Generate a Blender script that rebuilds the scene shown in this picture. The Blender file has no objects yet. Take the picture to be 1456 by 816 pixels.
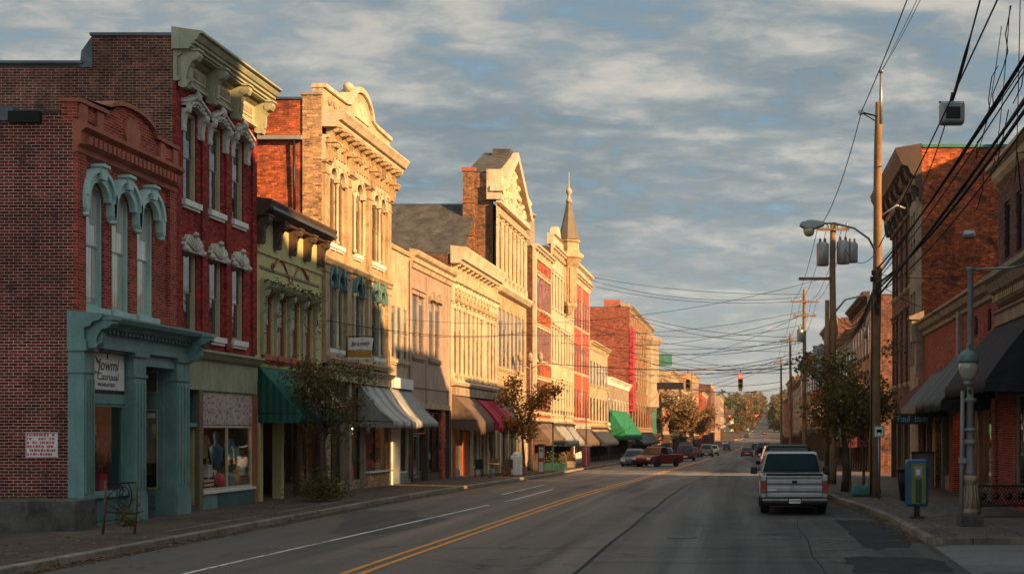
import bpy, bmesh, math, random
from mathutils import Vector, Matrix
R = math.radians
rnd = random.Random(7)
S = bpy.context.scene
COL = S.collection
# ------------------------------------------------------------------ camera
FPX, VX, VY, CH = 1900.0, 1063.0, 614.0, 2.4
cam = bpy.data.cameras.new('camera'); cam_o = bpy.data.objects.new('camera', cam); COL.objects.link(cam_o)
cam_o.location = (0, 0, CH); cam_o.rotation_euler = (R(90), 0, 0)
cam.sensor_width = 36; cam.lens = FPX/1456*36
cam.shift_x = -(VX-728)/1456; cam.shift_y = (VY-408)/1456
cam.clip_start = 0.3; cam.clip_end = 9000
S.camera = cam_o
# ------------------------------------------------------------------ sun and sky
SUN_A, SUN_E = 58.0, 20.5          # degrees from straight behind towards the right, height
sd = Vector((math.sin(R(SUN_A))*math.cos(R(SUN_E)), -math.cos(R(SUN_A))*math.cos(R(SUN_E)), math.sin(R(SUN_E))))
sun = bpy.data.lights.new('sun', 'SUN'); sun_o = bpy.data.objects.new('sun', sun); COL.objects.link(sun_o)
sun.energy = 5.0; sun.angle = R(0.5); sun.color = (1.0, 0.61, 0.27)
sun_o.rotation_euler = sd.to_track_quat('Z', 'Y').to_euler(); sun_o.location = (60, -40, 60)
w = bpy.data.worlds.new('World'); S.world = w; w.use_nodes = True
nt = w.node_tree; nt.nodes.clear(); L = nt.links.new
def N(t, **k):
    n = nt.nodes.new(t)
    for a, b in k.items(): setattr(n, a, b)
    return n
def MT(op, a, b=None, c=None):
    n = N('ShaderNodeMath', operation=op)
    for i, v in enumerate((a, b, c)):
        if v is None: continue
        if isinstance(v, (int, float)): n.inputs[i].default_value = v
        else: L(v, n.inputs[i])
    return n.outputs[0]
def RAMP(fac, stops):
    n = N('ShaderNodeValToRGB'); e = n.color_ramp.elements
    while len(e) < len(stops): e.new(0.5)
    for i, (p, c) in enumerate(stops):
        e[i].position = p; e[i].color = (*c, 1) if len(c) == 3 else c
    L(fac, n.inputs[0]); return n.outputs[0]
def MIXC(f, a, b, bt='MIX'):
    n = N('ShaderNodeMix', data_type='RGBA', blend_type=bt)
    for s, v in ((n.inputs['Factor'], f), (n.inputs[6], a), (n.inputs[7], b)):
        if isinstance(v, (int, float)): s.default_value = v
        elif isinstance(v, tuple): s.default_value = (*v, 1) if len(v) == 3 else v
        else: L(v, s)
    return n.outputs[2]
sky = N('ShaderNodeTexSky', sky_type='NISHITA', sun_disc=False)
sky.sun_elevation = R(SUN_E); sky.sun_rotation = R(180-SUN_A); sky.altitude = 200; sky.air_density = 1.0; sky.dust_density = 1.6
tc = N('ShaderNodeTexCoord'); sp = N('ShaderNodeSeparateXYZ'); L(tc.outputs['Generated'], sp.inputs[0])
zz = MT('ADD', MT('MAXIMUM', sp.outputs[2], 0.0), 0.22)
cb = N('ShaderNodeCombineXYZ'); L(MT('DIVIDE', sp.outputs[0], zz), cb.inputs[0]); L(MT('DIVIDE', sp.outputs[1], zz), cb.inputs[1])
def NOISE(vec, scale, detail=6, rough=.55, dist=0.0, loc=(0,0,0), scl=(1,1,1)):
    m = N('ShaderNodeMapping'); m.inputs['Location'].default_value = loc; m.inputs['Scale'].default_value = scl; L(vec, m.inputs[0])
    n = N('ShaderNodeTexNoise'); n.inputs['Scale'].default_value = scale; n.inputs['Detail'].default_value = detail
    n.inputs['Roughness'].default_value = rough; n.inputs['Distortion'].default_value = dist; L(m.outputs[0], n.inputs['Vector']); return n.outputs[0]
big = NOISE(cb.outputs[0], 1.6, 2, .5, .2, (3.1, 1.7, 0), (.7, 1, 1))
rows = NOISE(cb.outputs[0], 7.0, 5, .52, .35, (8.2, 4.4, 2), (.72, 1.15, 1))
fine = NOISE(cb.outputs[0], 21, 5, .6, .4, (1.2, 7.7, 5), (.80, 1.1, 1))
puff = MT('ADD', MT('MULTIPLY', big, .30), MT('ADD', MT('MULTIPLY', rows, .50), MT('MULTIPLY', fine, .20)))
shade = RAMP(puff, [(.38, (.92, 1.28, 1.50)), (.45, (1.20, 1.50, 1.66)), (.52, (1.72, 1.95, 2.02)), (.585, (2.6, 2.6, 2.44)), (.66, (3.4, 3.15, 2.75))])
dens = MT('ADD', MT('MULTIPLY', rows, .6), MT('MULTIPLY', fine, .4))
mask = RAMP(dens, [(.31, (.25,)*3), (.47, (1,1,1))])
skyc = MIXC(.75, sky.outputs[0], (1.0, 1.80, 2.3))
col = MIXC(mask, skyc, shade)
low = RAMP(sp.outputs[2], [(0.0, (1,1,1)), (.16, (0,0,0))])
col = MIXC(MT('MULTIPLY', low, .62), col, (2.55, 2.72, 2.55))
top_ = RAMP(sp.outputs[2], [(.12, (1, 1, 1)), (.33, (.84, .86, .88)), (.6, (1, 1, 1))]); col = MIXC(1.0, col, top_, 'MULTIPLY')   # heavier cloud deck higher up
sdn = N('ShaderNodeVectorMath', operation='DOT_PRODUCT'); L(tc.outputs['Generated'], sdn.inputs[0]); sdn.inputs[1].default_value = tuple(sd)
glow = N('ShaderNodeMapRange'); glow.interpolation_type = 'SMOOTHSTEP'; L(sdn.outputs['Value'], glow.inputs[0]); glow.inputs[1].default_value = -.25; glow.inputs[2].default_value = .9; glow.inputs[3].default_value = 1; glow.inputs[4].default_value = 2.1
gc = N('ShaderNodeCombineXYZ'); [L(glow.outputs[0], gc.inputs[i]) for i in range(3)]; col = MIXC(1.0, col, gc.outputs[0], 'MULTIPLY')   # cloud is brighter on the sun's side
bg = N('ShaderNodeBackground'); bg.inputs[1].default_value = 0.093; L(col, bg.inputs[0])
wo = N('ShaderNodeOutputWorld'); L(bg.outputs[0], wo.inputs[0])
S.view_settings.view_transform = 'Standard'; S.view_settings.look = 'None'
S.view_settings.exposure = 1.18; S.view_settings.gamma = 1.0; S.view_settings.use_curve_mapping = False
S.cycles.max_bounces = 6; S.cycles.transparent_max_bounces = 8; S.cycles.use_denoising = True

# ------------------------------------------------------------------ materials
def newmat(name):
    global nt, L
    m = bpy.data.materials.new(name); m.use_nodes = True
    nt = m.node_tree; L = nt.links.new; nt.nodes.clear()
    o = N('ShaderNodeOutputMaterial'); p = N('ShaderNodeBsdfPrincipled'); L(p.outputs[0], o.inputs[0])
    return m, p, o
def POS():
    return N('ShaderNodeNewGeometry').outputs['Position']
def setc(p, key, v):
    s = p.inputs[key]
    if isinstance(v, tuple): s.default_value = (*v, 1)
    elif isinstance(v, (int, float)): s.default_value = v
    else: L(v, s)
def vary(colr, vec, noises, streak=0.0, stain=None):
    for sc, am in noises:
        f = NOISE(vec, sc, 5, .6)
        g = N('ShaderNodeMapRange'); L(f, g.inputs[0]); g.inputs[1].default_value = .28; g.inputs[2].default_value = .72
        g.inputs[3].default_value = 1-am; g.inputs[4].default_value = 1+am
        c = N('ShaderNodeCombineXYZ'); [L(g.outputs[0], c.inputs[i]) for i in range(3)]
        colr = MIXC(1.0, colr, c.outputs[0], 'MULTIPLY')
    if streak:
        f = NOISE(vec, 1.0, 5, .65, 0, (0,0,0), (5, 5, .35))
        colr = MIXC(RAMP(f, [(.5, (0,0,0)), (.75, (streak,)*3)]), colr, MIXC(1.0, colr, (.42, .38, .34), 'MULTIPLY'))
    if stain:
        f = NOISE(vec, stain[0], 7, .65, .6, (5, 2, 9), stain[3] if len(stain) > 3 else (1, 1, 1))
        colr = MIXC(RAMP(f, [(stain[2], (0,0,0)), (stain[2]+.12, (1,1,1))]), colr, stain[1])
    return colr
def bump(p, h, strength=.3, dist=.02):
    b = N('ShaderNodeBump'); b.inputs['Strength'].default_value = strength; b.inputs['Distance'].default_value = dist
    L(h, b.inputs['Height']); L(b.outputs[0], p.inputs['Normal'])
def paint(name, c, rough=.6, var=.18, streak=.5, stain=None, bmp=.15, metal=0.0, spec=.4, scale=1.6):
    m, p, o = newmat(name); v = POS()
    setc(p, 'Base Color', vary(c, v, [(scale, var), (scale*9, var*.5)], streak, stain))
    setc(p, 'Roughness', rough); setc(p, 'Metallic', metal); setc(p, 'Specular IOR Level', spec)
    if bmp: bump(p, NOISE(v, 22, 5, .6), bmp, .02)
    return m
def brick(name, c1, c2, mortar, var=.3, streak=.3, stain=None, bw=.215, bh=.075, ms=.0085, bmp=.6):
    m, p, o = newmat(name); v = POS()
    s = N('ShaderNodeSeparateXYZ'); L(v, s.inputs[0]); c = N('ShaderNodeCombineXYZ')
    L(MT('ADD', s.outputs[0], s.outputs[1]), c.inputs[0]); L(s.outputs[2], c.inputs[1])
    wob = N('ShaderNodeVectorMath', operation='ADD'); L(c.outputs[0], wob.inputs[0])
    nz = N('ShaderNodeTexNoise'); nz.inputs['Scale'].default_value = 2.0; L(v, nz.inputs['Vector'])
    sc = N('ShaderNodeVectorMath', operation='SCALE'); L(nz.outputs['Color'], sc.inputs[0]); sc.inputs['Scale'].default_value = .025; L(sc.outputs[0], wob.inputs[1])
    b = N('ShaderNodeTexBrick'); b.name = 'bond'; L(wob.outputs[0], b.inputs['Vector'])
    for k, x in (('Color1', c1), ('Color2', c2), ('Mortar', mortar)): b.inputs[k].default_value = (*x, 1)
    b.inputs['Scale'].default_value = 1; b.inputs['Mortar Size'].default_value = ms; b.inputs['Mortar Smooth'].default_value = .3
    b.inputs['Brick Width'].default_value = bw; b.inputs['Row Height'].default_value = bh; b.inputs['Bias'].default_value = -.1
    ws = N('ShaderNodeSeparateXYZ'); L(wob.outputs[0], ws.inputs[0]); row = MT('FLOOR', MT('DIVIDE', ws.outputs[1], bh))
    cell = N('ShaderNodeCombineXYZ'); L(MT('FLOOR', MT('ADD', MT('DIVIDE', ws.outputs[0], bw), MT('MULTIPLY_ADD', MT('MODULO', row, 2.0), -.5, .5))), cell.inputs[0]); L(row, cell.inputs[1])
    wn = N('ShaderNodeTexWhiteNoise'); L(cell.outputs[0], wn.inputs['Vector'])
    per = RAMP(wn.outputs['Value'], [(.0, (.45, .42, .42)), (.12, (.72, .70, .70)), (.5, (.95, .95, .95)), (.85, (1.25, 1.22, 1.18)), (1.0, (1.75, 1.6, 1.45))])
    colr = vary(MIXC(b.outputs['Fac'], MIXC(1.0, b.outputs['Color'], per, 'MULTIPLY'), b.outputs['Color']), v, [(.5, var), (3.3, var*.8), (14, var*.7)], streak, stain)
    setc(p, 'Base Color', colr); setc(p, 'Roughness', .85); setc(p, 'Specular IOR Level', .25)
    h = MT('ADD', MT('MULTIPLY', b.outputs['Fac'], -1.0), MT('MULTIPLY', NOISE(v, 20, 4), .6)); bump(p, h, bmp, .02)
    return m
def glassy(name, c, blind, amount=.5, rough=.05):
    """upstairs pane: dark room or drawn blind behind a reflecting sheet"""
    m, p, o = newmat(name); v = POS()
    oi = N('ShaderNodeObjectInfo'); ob = N('ShaderNodeTexCoord').outputs['Object']; s = N('ShaderNodeSeparateXYZ'); L(ob, s.inputs[0])
    lim = MT('MULTIPLY_ADD', oi.outputs['Random'], 2.2, .3 - 2.2*(1-amount))
    msk = MT('GREATER_THAN', s.outputs[2], MT('SUBTRACT', 2.3, lim))
    folds = NOISE(v, 1, 3, .5, 0, (0,0,0), (14, 14, .3))
    cur = MIXC(RAMP(folds, [(.35, (0,0,0)), (.65, (1,1,1))]), tuple(x*.55 for x in blind), blind)
    setc(p, 'Base Color', MIXC(msk, c, cur)); setc(p, 'Roughness', rough); setc(p, 'Specular IOR Level', .9)
    setc(p, 'Coat Weight', .6); setc(p, 'Coat Roughness', .02)
    bump(p, NOISE(v, 1.7, 2), .25, .05)
    return m
def shopglass(name, tint=(.90, .93, .93)):
    m, p, o = newmat(name); nt.nodes.remove(p); v = POS()
    tr = N('ShaderNodeBsdfTransparent'); tr.inputs[0].default_value = (*tint, 1)
    gl = N('ShaderNodeBsdfGlossy'); gl.inputs['Roughness'].default_value = .03; gl.inputs[0].default_value = (.9, .95, 1, 1)
    b = N('ShaderNodeBump'); b.inputs['Strength'].default_value = .12; b.inputs['Distance'].default_value = .05; L(NOISE(v, 1.1, 2), b.inputs['Height']); L(b.outputs[0], gl.inputs['Normal'])
    ge = N('ShaderNodeNewGeometry'); dt = N('ShaderNodeVectorMath', operation='DOT_PRODUCT'); L(ge.outputs['Incoming'], dt.inputs[0]); L(ge.outputs['Normal'], dt.inputs[1])
    sch = MT('MULTIPLY_ADD', MT('POWER', MT('SUBTRACT', 1.0, MT('ABSOLUTE', dt.outputs['Value'])), 5.0), .96, .04)     # same from both faces of the sheet
    mx = N('ShaderNodeMixShader'); L(MT('MULTIPLY', sch, .9), mx.inputs[0]); L(tr.outputs[0], mx.inputs[1]); L(gl.outputs[0], mx.inputs[2])
    L(mx.outputs[0], o.inputs[0]); return m
def emit(name, c, st):
    m, p, o = newmat(name); setc(p, 'Base Color', c); setc(p, 'Emission Color', c); setc(p, 'Emission Strength', float(st)); return m
def cloth(name, c1, c2=None, pitch=.3, rough=.8, var=.2, duty=.5, axis=1, stain=None):
    """awning canvas, striped along one axis when two colours are given"""
    m, p, o = newmat(name); v = POS(); colr = c1
    if c2:
        s = N('ShaderNodeSeparateXYZ'); L(v, s.inputs[0])
        f = MT('LESS_THAN', MT('FRACT', MT('DIVIDE', s.outputs[axis], pitch)), duty); colr = MIXC(f, c1, c2)
    setc(p, 'Base Color', vary(colr, v, [(1.2, var), (7, var*.7)], .55, stain)); setc(p, 'Roughness', rough); setc(p, 'Specular IOR Level', .3)
    bump(p, NOISE(v, 4, 4), .5, .06); return m
def leafmat(name, stops):
    m, p, o = newmat(name); v = POS()
    f = N('ShaderNodeTexNoise'); f.inputs['Scale'].default_value = 2.2; f.inputs['Detail'].default_value = 6; f.inputs['Roughness'].default_value = .8; L(v, f.inputs['Vector'])
    wn = N('ShaderNodeTexWhiteNoise'); g = N('ShaderNodeVectorMath', operation='SNAP'); L(v, g.inputs[0]); g.inputs[1].default_value = (.12, .12, .12); L(g.outputs[0], wn.inputs['Vector'])
    setc(p, 'Base Color', RAMP(MT('ADD', MT('MULTIPLY', f.outputs[0], .6), MT('MULTIPLY', wn.outputs['Value'], .42)), stops))
    setc(p, 'Roughness', .7); setc(p, 'Specular IOR Level', .25)
    tl = N('ShaderNodeBsdfTranslucent'); mx = N('ShaderNodeMixShader'); mx.inputs[0].default_value = .25
    rc = p.inputs['Base Color'].links[0].from_socket; L(rc, tl.inputs[0]); L(p.outputs[0], mx.inputs[1]); L(tl.outputs[0], mx.inputs[2]); L(mx.outputs[0], o.inputs[0])
    return m
def asphalt():
    m, p, o = newmat('asphalt'); v = POS(); s = N('ShaderNodeSeparateXYZ'); L(v, s.inputs[0])
    colr = vary((.047, .046, .047), v, [(.16, .22), (1.3, .2), (9, .15), (45, .5)], 0)
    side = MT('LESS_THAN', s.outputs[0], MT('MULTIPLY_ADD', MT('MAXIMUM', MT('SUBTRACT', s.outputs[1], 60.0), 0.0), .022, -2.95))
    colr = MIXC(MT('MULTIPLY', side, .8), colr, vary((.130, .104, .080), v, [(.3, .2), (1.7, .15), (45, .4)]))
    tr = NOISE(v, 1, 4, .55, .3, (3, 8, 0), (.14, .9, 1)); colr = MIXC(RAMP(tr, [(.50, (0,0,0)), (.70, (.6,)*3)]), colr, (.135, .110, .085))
    lanes = NOISE(v, 1, 4, .55, .4, (0,0,0), (.75, .018, 1))                        # worn wheel tracks
    colr = MIXC(RAMP(lanes, [(.40, (0,0,0)), (.66, (.55,)*3)]), colr, (.105, .094, .084))
    oil = NOISE(v, 1, 5, .6, .5, (4,1,0), (.5, .035, 1))
    colr = MIXC(RAMP(oil, [(.54, (0,0,0)), (.66, (.7,)*3)]), colr, (.028, .027, .027))
    patch = NOISE(v, .11, 2, .4, .2, (9,3,0), (2.0, .55, 1))
    colr = MIXC(RAMP(patch, [(.585, (0,0,0)), (.595, (.62,)*3)]), colr, (.033, .033, .035))
    ck = N('ShaderNodeTexVoronoi', feature='DISTANCE_TO_EDGE'); ck.inputs['Scale'].default_value = .34
    wv = N('ShaderNodeVectorMath', operation='ADD'); nz = N('ShaderNodeTexNoise'); nz.inputs['Scale'].default_value = 1.3; nz.inputs['Detail'].default_value = 6; L(v, nz.inputs['Vector'])
    L(v, wv.inputs[0]); sc = N('ShaderNodeVectorMath', operation='SCALE'); L(nz.outputs['Color'], sc.inputs[0]); sc.inputs['Scale'].default_value = 1.2; L(sc.outputs[0], wv.inputs[1]); L(wv.outputs[0], ck.inputs['Vector'])
    where = RAMP(NOISE(v, .12, 2, .5, 0, (2,5,0)), [(.48, (0,0,0)), (.56, (1,1,1))])
    crack = MT('MULTIPLY', RAMP(ck.outputs['Distance'], [(.004, (1,1,1)), (.011, (0,0,0))]), where)
    colr = MIXC(crack, colr, (.012, .012, .013))
    setc(p, 'Base Color', colr); setc(p, 'Specular IOR Level', .35)
    setc(p, 'Roughness', RAMP(lanes, [(.40, (.8,)*3), (.66, (.52,)*3)]))
    bump(p, MT('ADD', NOISE(v, 60, 3), MT('MULTIPLY', crack, -2.0)), .35, .01); return m
def slab(name, c1, c2, joint, bw=1.4, bh=1.4, var=.22, jw=.016):
    m, p, o = newmat(name); v = POS(); b = N('ShaderNodeTexBrick'); L(v, b.inputs['Vector']); b.offset = 0.0
    for k, x in (('Color1', c1), ('Color2', c2), ('Mortar', joint)): b.inputs[k].default_value = (*x, 1)
    b.inputs['Scale'].default_value = 1; b.inputs['Mortar Size'].default_value = jw; b.inputs['Brick Width'].default_value = bw; b.inputs['Row Height'].default_value = bh
    setc(p, 'Base Color', vary(b.outputs['Color'], v, [(.35, var), (2.2, var*.9), (18, var)], 0, (.9, tuple(x*.45 for x in c1), .58)))
    setc(p, 'Roughness', .88); setc(p, 'Specular IOR Level', .2); bump(p, MT('ADD', NOISE(v, 25, 5), MT('MULTIPLY', b.outputs['Fac'], -1.5)), .4, .015); return m
def worn(name, c, under=(.062, .06, .06), thr=.42):
    m, p, o = newmat(name); v = POS(); f = NOISE(v, 7, 8, .75); g = NOISE(v, .5, 3)
    k = RAMP(MT('ADD', MT('MULTIPLY', f, .7), MT('MULTIPLY', g, .3)), [(thr, (0,0,0)), (thr+.07, (1,1,1))])
    setc(p, 'Base Color', MIXC(k, under, vary(c, v, [(3, .15)]))); setc(p, 'Roughness', .75); return m
def carpaint(name, c, metal=.0, rough=.3):
    m, p, o = newmat(name); v = N('ShaderNodeTexCoord').outputs['Object']
    setc(p, 'Base Color', vary(c, v, [(2.5, .12), (16, .06)], 0, (3.0, tuple(x*.6 for x in c), .60))); setc(p, 'Metallic', metal)
    setc(p, 'Roughness', RAMP(NOISE(v, 5, 5), [(.3, (rough,)*3), (.7, (min(1, rough+.2),)*3)])); setc(p, 'Coat Weight', .35); setc(p, 'Coat Roughness', .12); return m
# ------------------------------------------------------------------ mesh helpers
WLOC = {}
def world(o): return WLOC.get(o.name, Vector((0, 0, 0)))
class MB:
    def __init__(s): s.v = []; s.f = []; s.m = []; s.sm = []; s.mats = []
    def mi(s, mat):
        if mat not in s.mats: s.mats.append(mat)
        return s.mats.index(mat)
    def add(s, vs, fs, mat, smooth=False):
        n = len(s.v); s.v += [tuple(p) for p in vs]; k = s.mi(mat)
        for f in fs: s.f.append([n+i for i in f]); s.m.append(k); s.sm.append(smooth)
        return s
    def box(s, a, b, mat):
        (x0, y0, z0), (x1, y1, z1) = a, b
        vs = [(x0,y0,z0),(x1,y0,z0),(x1,y1,z0),(x0,y1,z0),(x0,y0,z1),(x1,y0,z1),(x1,y1,z1),(x0,y1,z1)]
        return s.add(vs, [(3,2,1,0),(4,5,6,7),(0,1,5,4),(1,2,6,5),(2,3,7,6),(3,0,4,7)], mat)
    def prism(s, pts, fn, a, b, mat, smooth=False):
        """polygon pts (2-D) swept from a to b; fn(p, t) -> 3-D"""
        n = len(pts); vs = [fn(p, a) for p in pts] + [fn(p, b) for p in pts]
        fs = [list(range(n))[::-1], list(range(n, 2*n))]
        s.add(vs, fs, mat); k = len(s.v) - 2*n; mi = s.mi(mat)
        for i in range(n):
            j = (i+1) % n; s.f.append([k+i, k+j, k+n+j, k+n+i]); s.m.append(mi); s.sm.append(smooth)
        return s
    def tube(s, path, r, mat, n=6, caps=True, smooth=True):
        path = [Vector(p) for p in path]; k0 = len(s.v); m = len(path); mi = s.mi(mat)
        rs = r if isinstance(r, (list, tuple)) else [r]*m
        for i, p in enumerate(path):
            d = (path[min(i+1, m-1)] - path[max(i-1, 0)]).normalized()
            a = d.cross(Vector((0, 0, 1)) if abs(d.z) < .95 else Vector((1, 0, 0))).normalized(); b = d.cross(a)
            for q in range(n):
                t = 2*math.pi*q/n; s.v.append(tuple(p + (a*math.cos(t) + b*math.sin(t))*rs[i]))
        for i in range(m-1):
            for q in range(n):
                q2 = (q+1) % n; s.f.append([k0+i*n+q, k0+i*n+q2, k0+(i+1)*n+q2, k0+(i+1)*n+q]); s.m.append(mi); s.sm.append(smooth)
        if caps:
            s.f.append([k0+q for q in range(n)][::-1]); s.m.append(mi); s.sm.append(False)
            s.f.append([k0+(m-1)*n+q for q in range(n)]); s.m.append(mi); s.sm.append(False)
        return s
    def lathe(s, prof, c, mat, n=16, smooth=True, axis='z'):
        k0 = len(s.v); mi = s.mi(mat); m = len(prof); c = Vector(c)
        for r, z in prof:
            for q in range(n):
                t = 2*math.pi*q/n; a, b = r*math.cos(t), r*math.sin(t)
                s.v.append(tuple(c + (Vector((a, b, z)) if axis == 'z' else Vector((z, a, b)) if axis == 'x' else Vector((a, z, b)))))
        for i in range(m-1):
            for q in range(n):
                q2 = (q+1) % n; s.f.append([k0+i*n+q, k0+i*n+q2, k0+(i+1)*n+q2, k0+(i+1)*n+q]); s.m.append(mi); s.sm.append(smooth)
        s.f.append([k0+q for q in range(n)][::-1]); s.m.append(mi); s.sm.append(False)
        s.f.append([k0+(m-1)*n+q for q in range(n)]); s.m.append(mi); s.sm.append(False)
        return s
    def clusters(s):
        fam = list(range(len(s.v)))
        def top(i):
            while fam[i] != i: fam[i] = fam[fam[i]]; i = fam[i]
            return i
        for f in s.f:
            for i in f[1:]: fam[top(i)] = top(f[0])
        iv = {}
        for i, p in enumerate(s.v):
            k = top(i); a = iv.setdefault(k, [p[1], p[1]]); a[0] = min(a[0], p[1]); a[1] = max(a[1], p[1])
        runs = []
        for k, (a, c) in sorted(iv.items(), key=lambda t: t[1][0]):
            if runs and a <= runs[-1][1]+.02: runs[-1][1] = max(runs[-1][1], c); runs[-1][2].add(k)
            else: runs.append([a, c, {k}])
        out = []
        for _, _, ks in runs:
            m = MB(); mp = {}
            for i, p in enumerate(s.v):
                if top(i) in ks: mp[i] = len(m.v); m.v.append(p)
            for f, a, c in zip(s.f, s.m, s.sm):
                if f[0] in mp: m.f.append([mp[i] for i in f]); m.m.append(m.mi(s.mats[a])); m.sm.append(c)
            out.append(m)
        return out
    def build(s, name, parent=None, loc=None, bevel=0, solid=0, at=None, seg=2):
        """loc: vertices are local to this world point.  Otherwise vertices are in world space (or the parent's space origin)."""
        if name in ('stall_riser', 'pilaster', 'end_panel', 'post', 'pinnacle', 'flashing') and loc is None:
            parts = s.clusters()
            if len(parts) > 1: return [p.build(name, parent, None, bevel, solid, at, seg) for p in parts][0]
        po = world(parent) if parent else Vector((0, 0, 0))
        if loc is None:
            if parent: org = po
            elif at is not None: org = Vector(at)
            else:
                xs = [p[0] for p in s.v]; ys = [p[1] for p in s.v]; zs = [p[2] for p in s.v]
                org = Vector(((min(xs)+max(xs))/2, (min(ys)+max(ys))/2, min(zs)))
            vs = [(p[0]-org.x, p[1]-org.y, p[2]-org.z) for p in s.v]; wl = org
        else: vs = s.v; wl = Vector(loc)
        me = bpy.data.meshes.new(name); me.from_pydata(vs, [], s.f); me.validate(clean_customdata=False)
        for m in s.mats: me.materials.append(m)
        if len(me.polygons) == len(s.f):
            me.polygons.foreach_set('material_index', s.m); me.polygons.foreach_set('use_smooth', s.sm)
        bm = bmesh.new(); bm.from_mesh(me); bmesh.ops.recalc_face_normals(bm, faces=bm.faces[:]); bm.to_mesh(me); bm.free()
        o = bpy.data.objects.new(name, me); COL.objects.link(o)
        if parent: o.parent = parent
        o.location = wl - po; WLOC[o.name] = wl
        if solid:
            d = o.modifiers.new('thick', 'SOLIDIFY'); d.thickness = solid; d.offset = 0
        if bevel:
            d = o.modifiers.new('bevel', 'BEVEL'); d.width = bevel; d.segments = seg; d.limit_method = 'ANGLE'; d.angle_limit = R(40)
        return o
def tag(o, label=None, cat=None, group=None, kind=None):
    for k, v in (('label', label), ('category', cat), ('group', group), ('kind', kind)):
        if v: o[k] = v
    return o
def thing(name, label, cat, loc=(0, 0, 0), group=None):
    o = bpy.data.objects.new(name, None); COL.objects.link(o); o.empty_display_size = .3
    o.location = loc; WLOC[o.name] = Vector(loc); return tag(o, label, cat, group)
def kids(o): return CH_.get(o.name) or [c for c in bpy.data.objects if c.parent == o]
CH_ = {}
def dup(o, parent=None, delta=None, loc=None, rotz=None, label=None):
    """copy of an object with its children"""
    c = o.copy(); COL.objects.link(c)
    if parent is not None: c.parent = parent
    if delta is not None: c.location = o.location + Vector(delta)
    if loc is not None: c.location = loc
    if rotz is not None: c.rotation_euler = (0, 0, rotz)
    if label: c['label'] = label
    WLOC[c.name] = (world(parent) if parent is not None else Vector((0,0,0))) + c.location
    for k in list(o.children): dup(k, c)
    return c
class Fr:                       # a street front: u along the street, w out of the wall, z up
    def __init__(s, X, side): s.X = X; s.s = side
    def __call__(s, u, w, z): return (s.X + s.s*w, u, z)
LF, RF = Fr(-16.0, 1), Fr(8.0, -1)
def fbox(mb, fr, u0, u1, w0, w1, z0, z1, mat):
    a = fr(u0, w0, z0); b = fr(u1, w1, z1)
    return mb.box((min(a[0], b[0]), min(a[1], b[1]), min(z0, z1)), (max(a[0], b[0]), max(a[1], b[1]), max(z0, z1)), mat)
def mould(mb, fr, u0, u1, prof, mat): return mb.prism(prof, lambda p, t: fr(t, p[0], p[1]), u0, u1, mat)
def plate(mb, fr, pts, w0, w1, mat): return mb.prism(pts, lambda p, t: fr(p[0], t, p[1]), w0, w1, mat)
def local(fr): return Fr(0.0, fr.s)
def arc(u, z, ru, rz, a0=180, a1=0, n=14):
    return [(u + ru*math.cos(R(a0+(a1-a0)*i/n)), z + rz*math.sin(R(a0+(a1-a0)*i/n))) for i in range(n+1)]
def facade(mb, fr, u0, u1, z0, z1, holes, mat, depth=.26, w=0.0, reveal=None):
    us = sorted({u0, u1, *[h[0] for h in holes], *[h[1] for h in holes]}); zs = sorted({z0, z1, *[h[2] for h in holes], *[h[3] for h in holes]})
    us = [u for u in us if u0-1e-6 <= u <= u1+1e-6]; zs = [z for z in zs if z0-1e-6 <= z <= z1+1e-6]
    inside = lambda u, z: any(h[0] < u < h[1] and h[2] < z < h[3] for h in holes)
    for i in range(len(us)-1):
        for j in range(len(zs)-1):
            if inside((us[i]+us[i+1])/2, (zs[j]+zs[j+1])/2): continue
            mb.add([fr(us[i], w, zs[j]), fr(us[i+1], w, zs[j]), fr(us[i+1], w, zs[j+1]), fr(us[i], w, zs[j+1])], [(0,1,2,3)], mat)
    for a, b, c, d in holes:
        for p, q in (((a,c),(b,c)), ((b,c),(b,d)), ((b,d),(a,d)), ((a,d),(a,c))):
            mb.add([fr(p[0], w, p[1]), fr(q[0], w, q[1]), fr(q[0], w-depth, q[1]), fr(p[0], w-depth, p[1])], [(0,1,2,3)], reveal or mat)
    return mb
def scroll(z0, z1, proj, w0=0.0):
    """bracket outline in (w, z): fat volute on top, thin tail below"""
    h = z1-z0
    return [(w0, z1), (w0+proj, z1), (w0+proj*1.02, z1-h*.12), (w0+proj*.9, z1-h*.24), (w0+proj*.66, z1-h*.30), (w0+proj*.52, z1-h*.44),
            (w0+proj*.44, z1-h*.62), (w0+proj*.40, z1-h*.76), (w0+proj*.48, z1-h*.86), (w0+proj*.40, z0+h*.02), (w0+proj*.2, z0), (w0, z0+h*.05)]
def bracket(fr, root, u, z0, z1, proj, wd, mat, w0=0.0, cap=True):
    lf = local(fr); b = MB(); b.prism(scroll(0, z1-z0, proj, w0), lambda p, t: lf(t, p[0], p[1]), -wd/2, wd/2, mat)
    h = z1-z0
    for sg in (-1, 1):          # side volutes and a leaf down the front
        c = lf(sg*(wd/2), w0+proj*.72, h*.84); b.lathe([(proj*.17, -.02), (proj*.17, .02), (proj*.08, .035)], c, mat, 10, axis='y')
    b.prism([(w0+proj*.38, h*.10), (w0+proj*.55, h*.2), (w0+proj*.60, h*.5), (w0+proj*.5, h*.62), (w0+proj*.38, h*.5)], lambda p, t: lf(t, p[0], p[1]), -wd*.24, wd*.24, mat)
    if cap: fbox(b, lf, -wd*.62, wd*.62, w0, w0+proj*1.08, h-.002, h+.06, mat)
    return b.build('bracket', root, loc=fr(u, 0, z0))
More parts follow.
